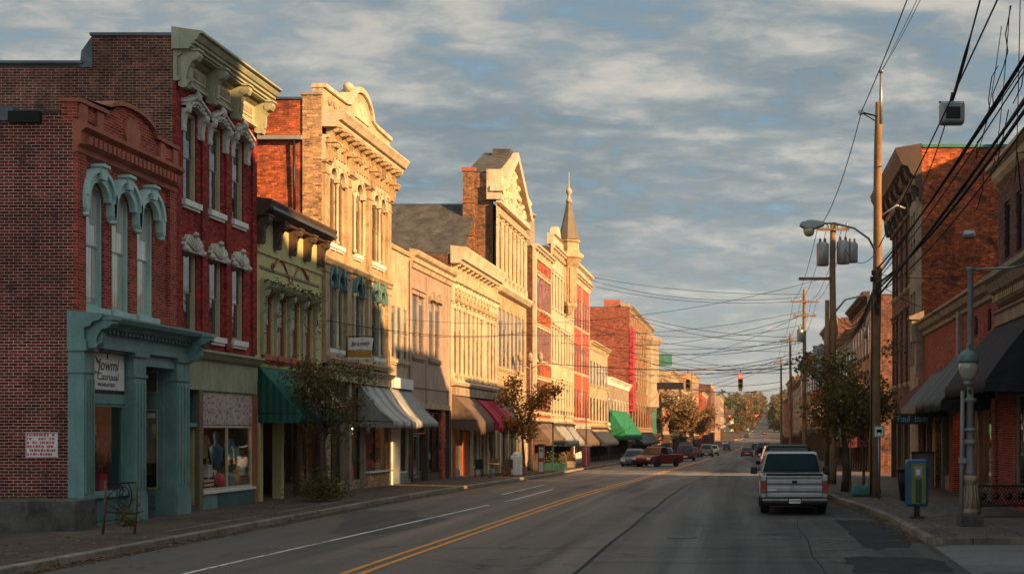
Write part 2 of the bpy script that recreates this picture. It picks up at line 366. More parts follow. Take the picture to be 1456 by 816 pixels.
def brackets(fr, root, us, z0, z1, proj, wd, mat, w0=0.0):
    first = bracket(fr, root, us[0], z0, z1, proj, wd, mat, w0)
    for u in us[1:]: dup(first, root, (0, u-us[0], 0))
# ------------------------------------------------------------------ windows
def hood_mesh(lf, style, w, h, rise, mat):
    b = MB(); W = w/2
    if style == 'ogee':                      # rounded drip hood with pendants and a keystone
        zo = h-rise*.9
        po = arc(0, zo, W+.20, rise+.22); pi_ = arc(0, zo, W-.02, rise*.92)
        plate(b, lf, po + pi_[::-1], .0, .16, mat); plate(b, lf, arc(0, zo, W+.27, rise+.29) + arc(0, zo, W+.17, rise+.19)[::-1], .0, .23, mat)
        plate(b, lf, [(-.12, h+.06), (.12, h+.06), (.17, h+.42), (0, h+.47), (-.17, h+.42)], 0, .27, mat)
        plate(b, lf, [(-.20, h+.36), (.20, h+.36), (.17, h+.43), (-.17, h+.43)], 0, .32, mat)
        for s in (-1, 1):
            u = s*(W+.19); plate(b, lf, [(u-.10, zo+.02), (u+.10, zo+.02), (u+.08, zo-.30), (u+.02, zo-.44), (u-.02, zo-.44), (u-.08, zo-.30)], 0, .20, mat)
            b.lathe([(.02, -.03), (.09, .0), (.09, .06), (.03, .1)], lf(u, .12, zo-.50), mat, 8)
    elif style == 'crest':                   # broad bracketed hood with carved crest
        z = h-.05
        plate(b, lf, [(-W-.28, z+.02), (-W-.28, z+.20), (-W*.55, z+.38), (0, z+.50), (W*.55, z+.38), (W+.28, z+.20), (W+.28, z+.02), (W*.5, z+.16), (0, z+.22), (-W*.5, z+.16)], 0, .20, mat)
        plate(b, lf, [(-W-.33, z+.18), (-W*.55, z+.37), (0, z+.50), (W*.55, z+.37), (W+.33, z+.18), (W+.33, z+.26), (W*.5, z+.45), (0, z+.58), (-W*.5, z+.45), (-W-.33, z+.26)], 0, .27, mat)
        for s in (-1, 1):
            u = s*(W+.16); b.prism(scroll(z-.62, z+.10, .26), lambda p, t: lf(u+t, p[0], p[1]), -.12, .12, mat)
        for k in range(7):
            t = (k-3)/3.0; b.lathe([(.0, -.07), (.07, -.03), (.07, .03), (.0, .07)], lf(t*W*1.1, .21, z+.30-.18*t*t), mat, 7)
        b.lathe([(.0, -.16), (.12, -.08), (.12, .06), (.04, .16), (.0, .2)], lf(0, .22, z+.48), mat, 9)
    elif style == 'shell':                   # scalloped shell cartouche over the head
        pts = []
        for k in range(33):
            a = R(-28 + 236*k/32); r = (1+.07*math.cos(k*math.pi/2))
            pts.append(((W+.17)*r*math.cos(a), h+.10+.34*r*math.sin(a)))
        plate(b, lf, pts, .0, .13, mat)
        for k in range(7):
            a = R(20+140*k/6); b.tube([lf(.05*math.cos(a), .14, h+.0), lf((W+.10)*math.cos(a), .12, h+.10+.30*math.sin(a))], [.03, .055], mat, 5)
        for s in (-1, 1): b.lathe([(.0, -.10), (.10, -.04), (.10, .05), (.0, .10)], lf(s*(W+.13), .13, h-.02), mat, 8)
        b.lathe([(.0, -.06), (.10, -.02), (.10, .05), (.0, .10)], lf(0, .16, h+.44), mat, 8)
    elif style == 'round':                   # moulded round arch with keystone and imposts
        zo = h-W
        plate(b, lf, arc(0, zo, W+.17, W+.17) + arc(0, zo, W-.01, W-.01)[::-1], 0, .13, mat)
        plate(b, lf, arc(0, zo, W+.22, W+.22) + arc(0, zo, W+.14, W+.14)[::-1], 0, .18, mat)
        plate(b, lf, [(-.07, h-.05), (.07, h-.05), (.12, h+.28), (-.12, h+.28)], 0, .24, mat)
        for s in (-1, 1): fbox(b, lf, s*(W+.08)-.11, s*(W+.08)+.11, 0, .2, zo-.16, zo, mat)
    elif style == 'cap':                     # small projecting lintel
        fbox(b, lf, -W-.14, W+.14, 0, .07, h, h+.22, mat); fbox(b, lf, -W-.19, W+.19, 0, .14, h+.22, h+.30, mat)
    elif style == 'eyebrow':
        plate(b, lf, [(-W-.15, h-.04), (-W-.15, h+.12)] + arc(0, h+.1, W+.12, .30, 180, 0, 10) + [(W+.15, h+.12), (W+.15, h-.04), (W*.7, h+.06), (-W*.7, h+.06)], 0, .14, mat)
        plate(b, lf, [(-.09, h+.02), (.09, h+.02), (.12, h+.46), (-.12, h+.46)], 0, .20, mat)
    return b
def window(fr, root, u, z, w, h, frame, pane, hood=None, hoodm=None, sill=None, arch=0.0, mull=0, depth=.22, rail=.5, flat=None):
    lf = local(fr); b = MB(); W = w/2; q_ = depth/.22; c = min(.09, w*.085); ss = min(.055, w*.055)
    fbox(b, lf, -W, -W+c, -depth, -.06*q_, 0, h, frame); fbox(b, lf, W-c, W, -depth, -.06*q_, 0, h, frame)
    fbox(b, lf, -W+c, W-c, -depth, -.06*q_, h-c-arch*.12, h, frame); fbox(b, lf, -W+c, W-c, -depth, -.08*q_, 0, .07, frame)
    if arch:                                 # spandrels close the corners under the arched head
        for s in (-1, 1):
            pts = [(s*W, h), (s*W, h-arch)] + [(s*(W)*math.cos(R(90*i/8)), h-arch+arch*math.sin(R(90*i/8))) for i in range(1, 9)]
            plate(b, lf, pts, -.05, .012, flat or frame)
    zr = h*rail; i0, i1 = -W+c, W-c
    for (za, zb, wo) in ((.07, zr+.03, -.17*q_), (zr-.03, h-c, -.13*q_)):
        fbox(b, lf, i0, i0+ss, wo-.035*q_, wo, za, zb, frame); fbox(b, lf, i1-ss, i1, wo-.035*q_, wo, za, zb, frame)
        fbox(b, lf, i0+ss, i1-ss, wo-.035*q_, wo, za, za+.06, frame); fbox(b, lf, i0+ss, i1-ss, wo-.035*q_, wo, zb-.06, zb, frame)
        for k in range(mull):
            x = i0 + (i1-i0)*(k+1)/(mull+1); fbox(b, lf, x-.02, x+.02, wo-.032*q_, wo-.003*q_, za+.06, zb-.06, frame)
    o = b.build('window', root, loc=fr(u, 0, z))
    g = MB()
    for (za, zb, wo) in ((.12, zr, -.155*q_), (zr, h-c-.04, -.115*q_)):
        fbox(g, lf, i0+ss*.8, i1-ss*.8, wo-.012*q_, wo-.004*q_, za, zb, pane)
    g.build('pane', o, loc=fr(u, 0, z))
    if hood: hood_mesh(lf, hood, w, h, arch, hoodm or frame).build('hood', o, loc=fr(u, 0, z))
    if sill:
        q = MB(); fbox(q, lf, -W-.12, W+.12, -.1, .12, -.16, .0, sill); fbox(q, lf, -W-.07, W+.07, -.05, .07, -.24, -.16, sill); q.build('sill', o, loc=fr(u, 0, z))
    return o
def window_row(fr, root, us, z, w, h, *a, **k):
    f = window(fr, root, us[0], z, w, h, *a, **k)
    for u in us[1:]: dup(f, root, (0, u-us[0], 0))
    return [(u-w/2, u+w/2, z, z+h) for u in us]
def holes_of(us, z, w, h): return [(u-w/2, u+w/2, z, z+h) for u in us]
# ------------------------------------------------------------------ building shell
def shell(fr, root, u0, u1, z0, H, depth, side, roofm, front_back=.26, parapet=.5, sides=(1, 1)):
    b = MB(); e = .008
    for k, u in enumerate((u0+e, u1-e)):
        if sides[k]: b.add([fr(u, -.001, z0), fr(u, -depth, z0), fr(u, -depth, H), fr(u, -.001, H)], [(0,1,2,3)], side)
    b.add([fr(u0+e, -depth, z0), fr(u1-e, -depth, z0), fr(u1-e, -depth, H), fr(u0+e, -depth, H)], [(0,1,2,3)], side)
    b.build('side_wall', root)
    r = MB(); r.add([fr(u0+e, -.01, H-parapet), fr(u1-e, -.01, H-parapet), fr(u1-e, -depth, H-parapet-.2), fr(u0+e, -depth, H-parapet-.2)], [(0,1,2,3)], roofm); r.build('roof', root)
    q = MB(); fbox(q, fr, u0+.0, u0+.34, -depth-.05, -.3, H, H+.09, roofm); fbox(q, fr, u1-.34, u1, -depth-.05, -.3, H, H+.09, roofm); q.build('coping', root)
def backing(fr, u0, u1, z0, z1, mat, b, w=-.27):
    """dark inner face of the front wall, closes the upper floors"""
    b.add([fr(u0, w, z0), fr(u1, w, z0), fr(u1, w, z1), fr(u0, w, z1)], [(0,1,2,3)], mat)
def cornice(fr, root, u0, u1, z, prof, mat, name='cornice', dent=None, dm=None):
    """prof: list of (w, dz)"""
    b = MB(); mould(b, fr, u0, u1, [(p[0], z+p[1]) for p in prof], mat)
    if dent:
        wd, dw, za, zb, step = dent; n = int((u1-u0)/step); st = (u1-u0)/n
        for i in range(n): fbox(b, fr, u0+st*(i+.25), u0+st*(i+.75), wd, wd+dw, z+za, z+zb, dm or mat)
    return b.build(name, root)
CORN = [(0, -.75), (.06, -.75), (.06, -.50), (.10, -.46), (.10, -.30), (.30, -.22), (.34, -.10), (.46, -.06), (.50, .04), (.50, .09), (0, .13)]
def pier(fr, root, u0, u1, w1, z0, z1, mat, name='pilaster', flutes=0, base=.45, cap=.35, w0=0.0):
    b = MB(); fbox(b, fr, u0, u1, w0, w1, z0, z1, mat); d = .035
    fbox(b, fr, u0-d, u1+d, w0, w1+d, z0, z0+base, mat); fbox(b, fr, u0-d*.6, u1+d*.6, w0, w1+d*.6, z0+base, z0+base+.07, mat)
    fbox(b, fr, u0-d, u1+d, w0, w1+d, z1-cap, z1-cap+.07, mat); fbox(b, fr, u0-d*1.6, u1+d*1.6, w0, w1+d*1.8, z1-.10, z1-.001, mat)
    for k in range(flutes):
        st = (u1-u0)/flutes; fbox(b, fr, u0+st*(k+.28), u0+st*(k+.72), w1, w1+.028, z0+base+.2, z1-cap-.15, mat)
    return b.build(name, root)
# ------------------------------------------------------------------ shopfront pieces
def display(fr, root, u0, u1, z0, z1, w, frame, glass, mull=1, name='display_window'):
    b = MB(); t = .07
    fbox(b, fr, u0, u0+t, w-.06, w+.03, z0, z1, frame); fbox(b, fr, u1-t, u1, w-.06, w+.03, z0, z1, frame)
    fbox(b, fr, u0+t, u1-t, w-.06, w+.03, z0, z0+t, frame); fbox(b, fr, u0+t, u1-t, w-.06, w+.03, z1-t, z1, frame)
    for k in range(mull):
        x = u0+(u1-u0)*(k+1)/(mull+1); fbox(b, fr, x-.025, x+.025, w-.05, w+.02, z0+t, z1-t, frame)
    o = b.build(name, root)
    g = MB(); fbox(g, fr, u0+t*.6, u1-t*.6, w-.03, w-.02, z0+t*.6, z1-t*.6, glass); g.build('pane', o); return o
def door(fr, root, u0, u1, z0, z1, w, frame, glass, hm, solid=.28):
    b = MB(); t = .13; zk = z0+(z1-z0)*solid
    fbox(b, fr, u0, u0+t, w-.05, w, z0, z1, frame); fbox(b, fr, u1-t, u1, w-.05, w, z0, z1, frame)
    fbox(b, fr, u0+t, u1-t, w-.05, w, z1-t, z1, frame); fbox(b, fr, u0+t, u1-t, w-.05, w, z0, zk, frame)
    fbox(b, fr, u0+t+.06, u1-t-.06, w, w+.018, z0+.15, zk-.12, frame)
    o = b.build('door', root)
    if glass:
        g = MB(); fbox(g, fr, u0+t*.8, u1-t*.8, w-.032, w-.022, zk-.02, z1-t*.8, glass); g.build('pane', o)
    h = MB(); h.tube([fr(u0+.09, w, z0+1.02), fr(u0+.09, w+.06, z0+1.02), fr(u0+.09, w+.06, z0+1.22), fr(u0+.09, w, z0+1.22)], .014, hm, 6); h.build('handle', o)
    return o
def interior(fr, root, u0, u1, z0, z1, wall, floor, w0=-.3, d=3.2):
    b = MB(); w1 = w0-d
    b.add([fr(u0, w1, z0), fr(u1, w1, z0), fr(u1, w1, z1), fr(u0, w1, z1)], [(0,1,2,3)], wall)
    for u in (u0+.02, u1-.02): b.add([fr(u, w0, z0), fr(u, w1, z0), fr(u, w1, z1), fr(u, w0, z1)], [(0,1,2,3)], wall)
    b.add([fr(u0, w0, z1), fr(u1, w0, z1), fr(u1, w1, z1), fr(u0, w1, z1)], [(0,1,2,3)], wall)
    b.add([fr(u0, w0, z0), fr(u1, w0, z0), fr(u1, w1, z0), fr(u0, w1, z0)], [(0,1,2,3)], floor)
    return b.build('shop_interior', root)
def awning(fr, root, u0, u1, zt, zb, proj, mat, val=.25, sag=.05, ribs=4, rag=.0, endm=None, w0=.03, concave=.0, metal=None, name='awning', label=None):
    b = MB(); nu, nt_ = ribs*8, 8; g = []
    for i in range(nu+1):
        row = []
        fu = i/nu; u = u0+(u1-u0)*fu; sg = -sag*abs(math.sin(math.pi*ribs*fu))
        for j in range(nt_+1):
            t = j/nt_; env = math.sin(math.pi*min(1, t*.95))*.6+.4*t
            z = zt+(zb-zt)*(t + concave*math.sin(math.pi*t)) + sg*env + rnd.uniform(-1, 1)*sag*.12; row.append((u, w0+proj*t, z))
        row.append((u, w0+proj+.01, zb-val+sg*.4+rnd.uniform(-1, 0)*rag)); g.append(row)
    vs = [fr(*p) for r in g for p in r]; k = nt_+2
    b.add(vs, [(i*k+j, (i+1)*k+j, (i+1)*k+j+1, i*k+j+1) for i in range(nu) for j in range(k-1)], mat, True)
    o = b.build(name, root, solid=.015)
    if label: o['label'] = label
    e = MB()
    for i in (0, nu):
        r = g[i]; pts = [fr(*p) for p in r] + [fr(r[0][0], w0, zb-val)]; e.add(pts, [list(range(len(pts)))], endm or mat)
    e.build('end_panel', o, solid=.012)
    f = MB(); mt = metal
    if mt:
        for i in (0, nu):
            u = g[i][0][0]; f.tube([fr(u, 0, zb), fr(u, w0+proj-.03, zb-.02)], .018, mt, 5)
        f.tube([fr(u0, w0+proj-.03, zb-.03), fr(u1, w0+proj-.03, zb-.03)], .018, mt, 5); f.build('awning_frame', o)
    return o
def sagline(a, b, sag, n=14):
    a, b = Vector(a), Vector(b); return [a.lerp(b, i/n) - Vector((0, 0, sag*4*(i/n)*(1-i/n))) for i in range(n+1)]
def letters(txt, size, mat, parent, wloc, rot, align='CENTER', ext=.006, shear=0.0, name='lettering', sx=1.0):
    c = bpy.data.curves.new(name, 'FONT'); c.body = txt; c.size = size; c.align_x = align; c.align_y = 'CENTER'; c.extrude = ext; c.shear = shear
    f = bpy.data.objects.new(name, c); COL.objects.link(f); dg = bpy.context.evaluated_depsgraph_get()
    me = bpy.data.meshes.new_from_object(f.evaluated_get(dg)); bpy.data.objects.remove(f); bpy.data.curves.remove(c)
    me.materials.clear(); me.materials.append(mat); o = bpy.data.objects.new(name, me); COL.objects.link(o)
    o.parent = parent; o.location = Vector(wloc) - world(parent); o.rotation_euler = rot; o.scale = (sx, 1, 1); return o
FACE_CAM = (R(90), 0, 0)            # reads from the camera's side (normal -Y)
FACE_PX = (R(90), 0, R(90))         # reads from the street, on the left fronts (normal +X)
FACE_NX = (R(90), 0, R(-90))
# ------------------------------------------------------------------ palette
m_asph = asphalt()
m_lot = slab('lot_asphalt', (.045, .043, .042), (.05, .047, .046), (.03, .03, .03), 6, 5, .3)
m_walk = slab('sidewalk_slabs', (.105, .070, .053), (.085, .058, .045), (.035, .028, .024), 1.35, 1.35, .28)
m_walkr = slab('sidewalk_concrete', (.130, .108, .094), (.110, .094, .084), (.04, .035, .032), 1.5, 1.5, .26)
m_kerb = slab('kerb_stone', (.24, .19, .145), (.20, .165, .13), (.06, .05, .04), 2.4, 2.4, .3)
m_concrete = paint('old_concrete', (.10, .093, .082), .9, .45, .6, (1.6, (.03, .03, .027), .52), .5)
m_apron = slab('apron_concrete', (.20, .195, .19), (.18, .178, .175), (.08, .075, .07), 3, 3, .16)
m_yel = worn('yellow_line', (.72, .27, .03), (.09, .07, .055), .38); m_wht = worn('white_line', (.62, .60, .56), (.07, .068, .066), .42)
m_tar = paint('tar', (.008, .008, .009), .85, .2, 0); m_earth = paint('soil', (.05, .035, .022), .95, .5, 0)
m_grass = paint('dry_grass', (.10, .085, .035), .95, .5, 0, (.03, (.06, .065, .03), .5), .4)
m_roof = paint('roof_felt', (.06, .058, .058), .85, .3, .3); m_slate = paint('slate', (.062, .058, .055), .8, .55, .6, (2.2, (.17, .12, .075), .60, (.5, .5, 2.4)), .5)
m_lead = paint('lead_flashing', (.10, .115, .13), .45, .3, .3, None, .2, .6)
b_dark = brick('brick_maroon', (.150, .022, .015), (.095, .016, .012), (.50, .34, .28), .35, .35, (1.3, (.06, .024, .02), .60))
b_front = brick('brick_red', (.34, .052, .030), (.25, .038, .023), (.44, .20, .14), .26, .4)
b_brown = brick('brick_brown', (.14, .046, .028), (.085, .030, .020), (.36, .24, .18), .45, .5, (1.0, (.035, .02, .016), .57))
b_b2 = brick('brick_painted_red', (.34, .036, .028), (.26, .028, .022), (.11, .014, .013), .2, .35, None, .215, .075, .009)
b_orange = brick('brick_orange', (.44, .10, .038), (.33, .065, .027), (.17, .075, .045), .45, .5, (1.1, (.12, .032, .02), .53))
b_tan = brick('brick_tan', (.45, .26, .13), (.36, .20, .10), (.36, .27, .18), .3, .4)
b_rb = brick('brick_sooty', (.44, .10, .032), (.33, .072, .026), (.16, .08, .045), .5, .6, (.8, (.060, .030, .020), .53, (1, 1, 1.6)))
b_purple = brick('brick_plum', (.16, .060, .050), (.12, .046, .040), (.14, .09, .075), .3, .4)
b_gable = brick('brick_umber', (.29, .135, .065), (.21, .095, .05), (.30, .19, .11), .45, .5, (1.2, (.09, .045, .03), .56))
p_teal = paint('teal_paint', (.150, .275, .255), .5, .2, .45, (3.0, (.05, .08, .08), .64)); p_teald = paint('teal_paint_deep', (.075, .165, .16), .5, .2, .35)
p_sea = paint('hood_seafoam', (.38, .56, .52), .5, .16, .4); p_sage = paint('sage_cream', (.33, .325, .21), .55, .2, .5); p_stone = paint('carved_stone', (.50, .47, .39), .75, .25, .6)
p_cream = paint('cream_paint', (.44, .335, .21), .65, .3, .7, (2.2, (.24, .16, .09), .60)); p_creamw = paint('ivory_paint', (.55, .44, .30), .6, .26, .6, (3.2, (.30, .20, .115), .60)); p_rose = paint('rose_beige', (.36, .245, .185), .65, .2, .6, (1.4, (.26, .18, .14), .62))
p_buff = paint('buff_stone', (.42, .29, .16), .7, .36, .75, (2.6, (.22, .12, .06), .58)); p_ochre = paint('yellow_ochre', (.50, .44, .185), .65, .16, .55, (2, (.33, .27, .12), .63)); p_terr = paint('terracotta', (.36, .105, .055), .7, .25, .4)
p_lint = paint('window_cream', (.46, .40, .26), .5, .15, .4); p_white = paint('white_paint', (.72, .70, .64), .5, .12, .4); p_grey = paint('grey_paint', (.23, .235, .23), .55, .2, .4)
p_rust = paint('rust_trim', (.34, .105, .04), .55, .2, .4); p_red = paint('red_paint', (.40, .10, .055), .6, .25, .6, (2.5, (.33, .05, .035), .6)); p_pink = paint('faded_red', (.45, .06, .07), .6, .2, .5)
p_brownd = paint('dark_brown_trim', (.075, .045, .03), .6, .3, .4); p_black = paint('black_trim', (.014, .014, .016), .45, .2, .1); p_greend = paint('bottle_green', (.02, .075, .05), .5, .2, .3)
p_blueteal = paint('window_teal', (.12, .215, .20), .5, .2, .4); p_dust = paint('dusty_stone', (.30, .225, .155), .75, .3, .6); p_lintd = paint('drab_trim', (.20, .15, .09), .6, .3, .4)
p_green = paint('verdigris', (.05, .19, .15), .55, .25, .3)
m_dim = paint('dark_room', (.020, .016, .013), .9, .3, 0); m_shop = paint('shop_wall', (.11, .075, .05), .9, .4, 0); m_floor = paint('shop_floor', (.06, .045, .035), .7, .3, 0)
m_metal = paint('dark_metal', (.03, .03, .032), .45, .3, .2, None, .1, .6); m_galv = paint('galvanised_metal', (.30, .31, .31), .45, .2, .3, None, .1, .7); m_brass = paint('brass', (.4, .27, .1), .35, .1, 0, None, 0, .9)
m_iron = paint('wrought_iron', (.016, .015, .015), .5, .3, .1, None, .2, .3); m_rustm = paint('rusty_metal', (.13, .055, .03), .75, .5, .3)
g_dark = glassy('window_glass', (.012, .016, .020), (.26, .24, .20), .35); g_pale = glassy('curtained_glass', (.05, .06, .055), (.52, .50, .42), .8); g_sky = glassy('reflecting_glass', (.016, .022, .03), (.30, .28, .24), .25, .03)
g_curt_sky = glassy('lace_and_sky_pale_glass', (.30, .33, .30), (.60, .60, .52), 1.6); g_shop = shopglass('shop_glass'); m_wood = paint('pole_wood', (.24, .135, .062), .85, .3, .8, (4.0, (.09, .055, .035), .58, (1, 1, .12)), .6); m_woodd = paint('weathered_pole_wood', (.20, .125, .07), .85, .35, .7, None, .6)
m_rubber = paint('rubber', (.012, .012, .012), .8, .1, 0); m_carglass = paint('car_glass', (.006, .012, .015), .12, .1, 0, None, 0, 0, .4); m_chrome = paint('chrome', (.55, .55, .55), .18, .1, 0, None, 0, 1.0)
c_green = cloth('green_awning_canvas', (.012, .075, .055), (.025, .135, .095), .22); c_greend = cloth('green_awning_side', (.010, .060, .045), (.02, .10, .07), .22, axis=0); c_grey = cloth('grey_awning_canvas', (.42, .40, .36), (.24, .235, .22), 1.25, duty=.38); c_grey2 = cloth('plain_grey_canvas', (.25, .245, .23))
c_black = cloth('black_awning_canvas', (.013, .014, .018), None, .3, .5); c_pin = cloth('pinstriped_canvas', (.030, .027, .032), (.014, .013, .017), .12); c_charc = cloth('dark_green_canvas', (.028, .036, .036), (.05, .058, .056), .9, .55)
c_bur = cloth('burgundy_canvas', (.10, .014, .02)); c_pink = cloth('crimson_canvas', (.52, .035, .075), (.36, .02, .05), .8); c_brown = cloth('brown_canvas', (.13, .085, .06), None); c_emer = cloth('emerald_canvas', (.015, .15, .07), (.02, .19, .09), 1.4); c_tan = cloth('tan_canvas', (.34, .25, .16))
l_dark = leafmat('autumn_green_leaves', [(.25, (.035, .042, .012)), (.48, (.095, .090, .022)), (.62, (.20, .12, .024)), (.8, (.32, .14, .025))])
l_oran = leafmat('orange_leaves', [(.25, (.10, .055, .012)), (.5, (.30, .13, .02)), (.75, (.45, .19, .03))]); l_brown = leafmat('brown_leaves', [(.25, (.09, .052, .025)), (.5, (.20, .115, .05)), (.75, (.30, .17, .07))])
l_green = leafmat('green_leaves', [(.25, (.025, .04, .012)), (.5, (.06, .085, .022)), (.75, (.13, .13, .035))]); l_thin = leafmat('thin_crown_leaves', [(.25, (.05, .042, .016)), (.5, (.115, .09, .028)), (.75, (.26, .15, .04))])
m_bark = paint('bark', (.075, .052, .036), .9, .35, .5, None, .6)
e_warm = emit('lit_bulb', (1.0, .62, .25), 9); e_red = emit('red_lens_lit', (1.0, .03, .015), 5.5); m_lens = paint('dark_lens', (.03, .02, .01), .3)
m_sigy = paint('signal_yellow', (.58, .34, .03), .5, .15, .2)

p_sigo = paint('notice_orange', (.6, .16, .02), .5, .1, 0)
p_tanb = paint('tan_siding', (.42, .30, .18), .7, .2, .3)
# ------------------------------------------------------------------ ground and road
import numpy as np
_GY = [-200, 48, 64, 80, 112, 150, 200, 300, 400, 500, 700, 900, 1200, 1500, 2600]
_GZ = [0, 0, -.12, -.28, -.5, -.85, -1.3, -2.4, -2.2, -.2, 5.5, 12.0, 22, 29, 22]
def g0(y): return float(np.interp(y, _GY, _GZ))
def gz(y):
    k = max(3.0, min(40.0, abs(y)*.09)); return sum(g0(y+k*t) for t in (-1, -.5, 0, .5, 1))/5
def bend(y): return float(np.interp(y, [0, 180, 300, 450, 700, 1200, 2600], [0, 0, 1.2, 4.5, 13, 24, 30]))
def kl(y): return -12.5 + float(np.interp(y, [330, 520], [0, 5.0])) + bend(y) + .25*math.sin(y*.021)*(y < 150)
def kr(y): return float(np.interp(y, [0, 30, 36, 41, 46, 52, 2600], [3.9, 3.86, 3.8, 3.55, 3.05, 2.95, 2.95])) - float(np.interp(y, [330, 520], [0, 3.4])) + bend(y)
def cl(y): return float(np.interp(y, [0, 25, 150, 2600], [-6.75, -6.7, -5.05, -5.0])) + bend(y)
YS = list(range(-40, 120, 2)) + list(range(120, 320, 5)) + list(range(320, 1000, 20)) + list(range(1000, 2601, 100))
def ribbon(mb, fa, fb, ya, yb, dz, mat, step=None):
    ys = [ya] + [y for y in YS if ya < y < yb] + [yb]; vs = []
    for y in ys: vs += [(fa(y), y, gz(y)+dz), (fb(y), y, gz(y)+dz)]
    return mb.add(vs, [(2*i, 2*i+1, 2*i+3, 2*i+2) for i in range(len(ys)-1)], mat)
gb = MB(); xs = [-900, -400, -200, -100, -60, -30, -12, 0, 10, 30, 60, 100, 200, 400, 900]; ys = YS
def hill(x, y):
    a = max(0, min(1, (y-250)/500)); return gz(y)-.03 + a*(abs(x-bend(y))**.8)*.04*(1 + .6*math.sin(y*.011+x*.02))*(abs(x-bend(y)) > 14)
vs = [(x+bend(y), y, hill(x+bend(y), y)) for y in ys for x in xs]; nx = len(xs)
gb.add(vs, [(j*nx+i, j*nx+i+1, (j+1)*nx+i+1, (j+1)*nx+i) for j in range(len(ys)-1) for i in range(nx-1)], m_grass, True)
tag(gb.build('ground', at=(0, 0, 0)), kind='structure')
rb = MB(); ribbon(rb, lambda y: kl(y)-.02, lambda y: kr(y)+.02, 28.4, 2600, 0, m_asph); ribbon(rb, lambda y: kl(y)-.02, lambda y: 60, -40, 28.4, 0, m_asph)
tag(rb.build('road', at=(0, 0, 0)), kind='structure')
# painted lines, seams
def line(name, fx, wd, ya, yb, mat, dz=.006, label=None):
    b = MB(); ribbon(b, lambda y: fx(y)-wd/2, lambda y: fx(y)+wd/2, ya, yb, dz, mat); return tag(b.build(name, at=(fx(ya), ya, gz(ya))), kind='structure')
line('yellow_line', lambda y: cl(y)-.155, .125, -10, 420, m_yel); line('yellow_line', lambda y: cl(y)+.155, .125, -10, 420, m_yel)
wl = lambda y: float(np.interp(y, [0, 22.6, 48.5, 70, 2600], [-9.7, -9.55, -8.3, -8.6, -8.6])) 
line('white_line', wl, .11, -10, 44, m_wht); line('white_line', wl, .11, 46.3, 58, m_wht); line('white_line', lambda y: wl(y)-1.2, .10, 52, 64, m_wht)
line('road_seam', lambda y: -2.95+.02*math.sin(y*.6)+max(0, y-60)*.022, .085, 3, 170, m_tar, .004); line('road_seam', lambda y: 1.3+.05*math.sin(y*.9), .03, 20, 36, m_tar, .004)
def cross(name, x0, x1, y, wd, mat, slope=0, dz=.005):
    b = MB(); n = 30; vs = []
    for i in range(n+1):
        x = x0+(x1-x0)*i/n; yy = y+slope*(x-x0)+.05*math.sin(x*1.7); vs += [(x, yy-wd/2, gz(yy)+dz), (x, yy+wd/2, gz(yy)+dz)]
    b.add(vs, [(2*i, 2*i+2, 2*i+3, 2*i+1) for i in range(n)], mat); tag(b.build(name), kind='structure')
cross('road_seam', -6.4, 3.2, 27.6, .035, m_tar, .02); cross('road_seam', -12.4, 3.5, 57, .05, m_tar, .01); cross('road_seam', -12.4, 2.8, 40.0, .03, m_tar, -.02)
cross('road_seam', 0.1, 3.6, 33.4, .03, m_tar, .1); cross('road_seam', -2.9, 3.4, 24.6, .03, m_tar, -.03)
def crackline(x, y, pts):
    b = MB(); vs = []
    for i, (dx, dy) in enumerate(pts):
        wd = .018+.02*rnd.random(); vs += [(x+dx, y+dy-wd, gz(y+dy)+.005), (x+dx, y+dy+wd, gz(y+dy)+.005)]
    b.add(vs, [(2*i, 2*i+2, 2*i+3, 2*i+1) for i in range(len(pts)-1)], m_tar); tag(b.build('road_crack'), kind='structure')
for k in range(12):
    x = rnd.uniform(.0, 2.2); y = rnd.uniform(24, 36.5); p = [(0, 0)]; d = rnd.choice((-1, 1))
    for i in range(rnd.randint(7, 14)): p.append((p[-1][0]+rnd.uniform(.05, .16), p[-1][1]+rnd.uniform(-.22, .22)))
    crackline(x, y, p)
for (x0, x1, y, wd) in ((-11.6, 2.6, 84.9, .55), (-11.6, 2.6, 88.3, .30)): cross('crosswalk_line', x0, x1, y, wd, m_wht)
m_patch = slab('asphalt_patch', (.036, .035, .036), (.032, .031, .033), (.02, .02, .02), 9, 7, .35); m_patch2 = slab('asphalt_repair', (.075, .072, .070), (.070, .068, .066), (.05, .05, .05), 9, 7, .3)
def blot(name, pts, mat, dz):
    b = MB(); b.add([(x+rnd.uniform(-.04, .04), y, gz(y)+dz) for x, y in pts], [list(range(len(pts)))], mat); tag(b.build(name), kind='structure')
def rough_blot(cx, cy, rx, ry, mat, seed):
    g = random.Random(seed); ph = [g.uniform(0, 6.3) for _ in range(4)]; pts = []
    for k in range(64):
        a = 2*math.pi*k/64; sq = 1/max(abs(math.cos(a)), abs(math.sin(a)))**.75; r = sq*(1+.06*math.sin(3*a+ph[0])+.05*math.sin(7*a+ph[1])+.03*math.sin(13*a+ph[2]))
        pts.append((min(cx+rx*r*math.cos(a), 3.62), cy+ry*r*math.sin(a)))
    blot('road_patch', pts, mat, .0035)
rough_blot(3.0, 32.0, .62, 4.4, m_patch, 3); rough_blot(2.7, 24.2, .9, 1.5, m_patch, 8);
def manhole(x, y):
    b = MB(); b.lathe([(.36, 0), (.36, .006), (.30, .009)], (x, y, gz(y)), m_iron, 20); tag(b.build('manhole_cover'), 'round iron manhole cover set in the lane ahead of the camera' if y < 40 else 'round iron manhole cover farther up the left lane', 'manhole cover')
manhole(-1.5, 30.5); manhole(-8.6, 62)
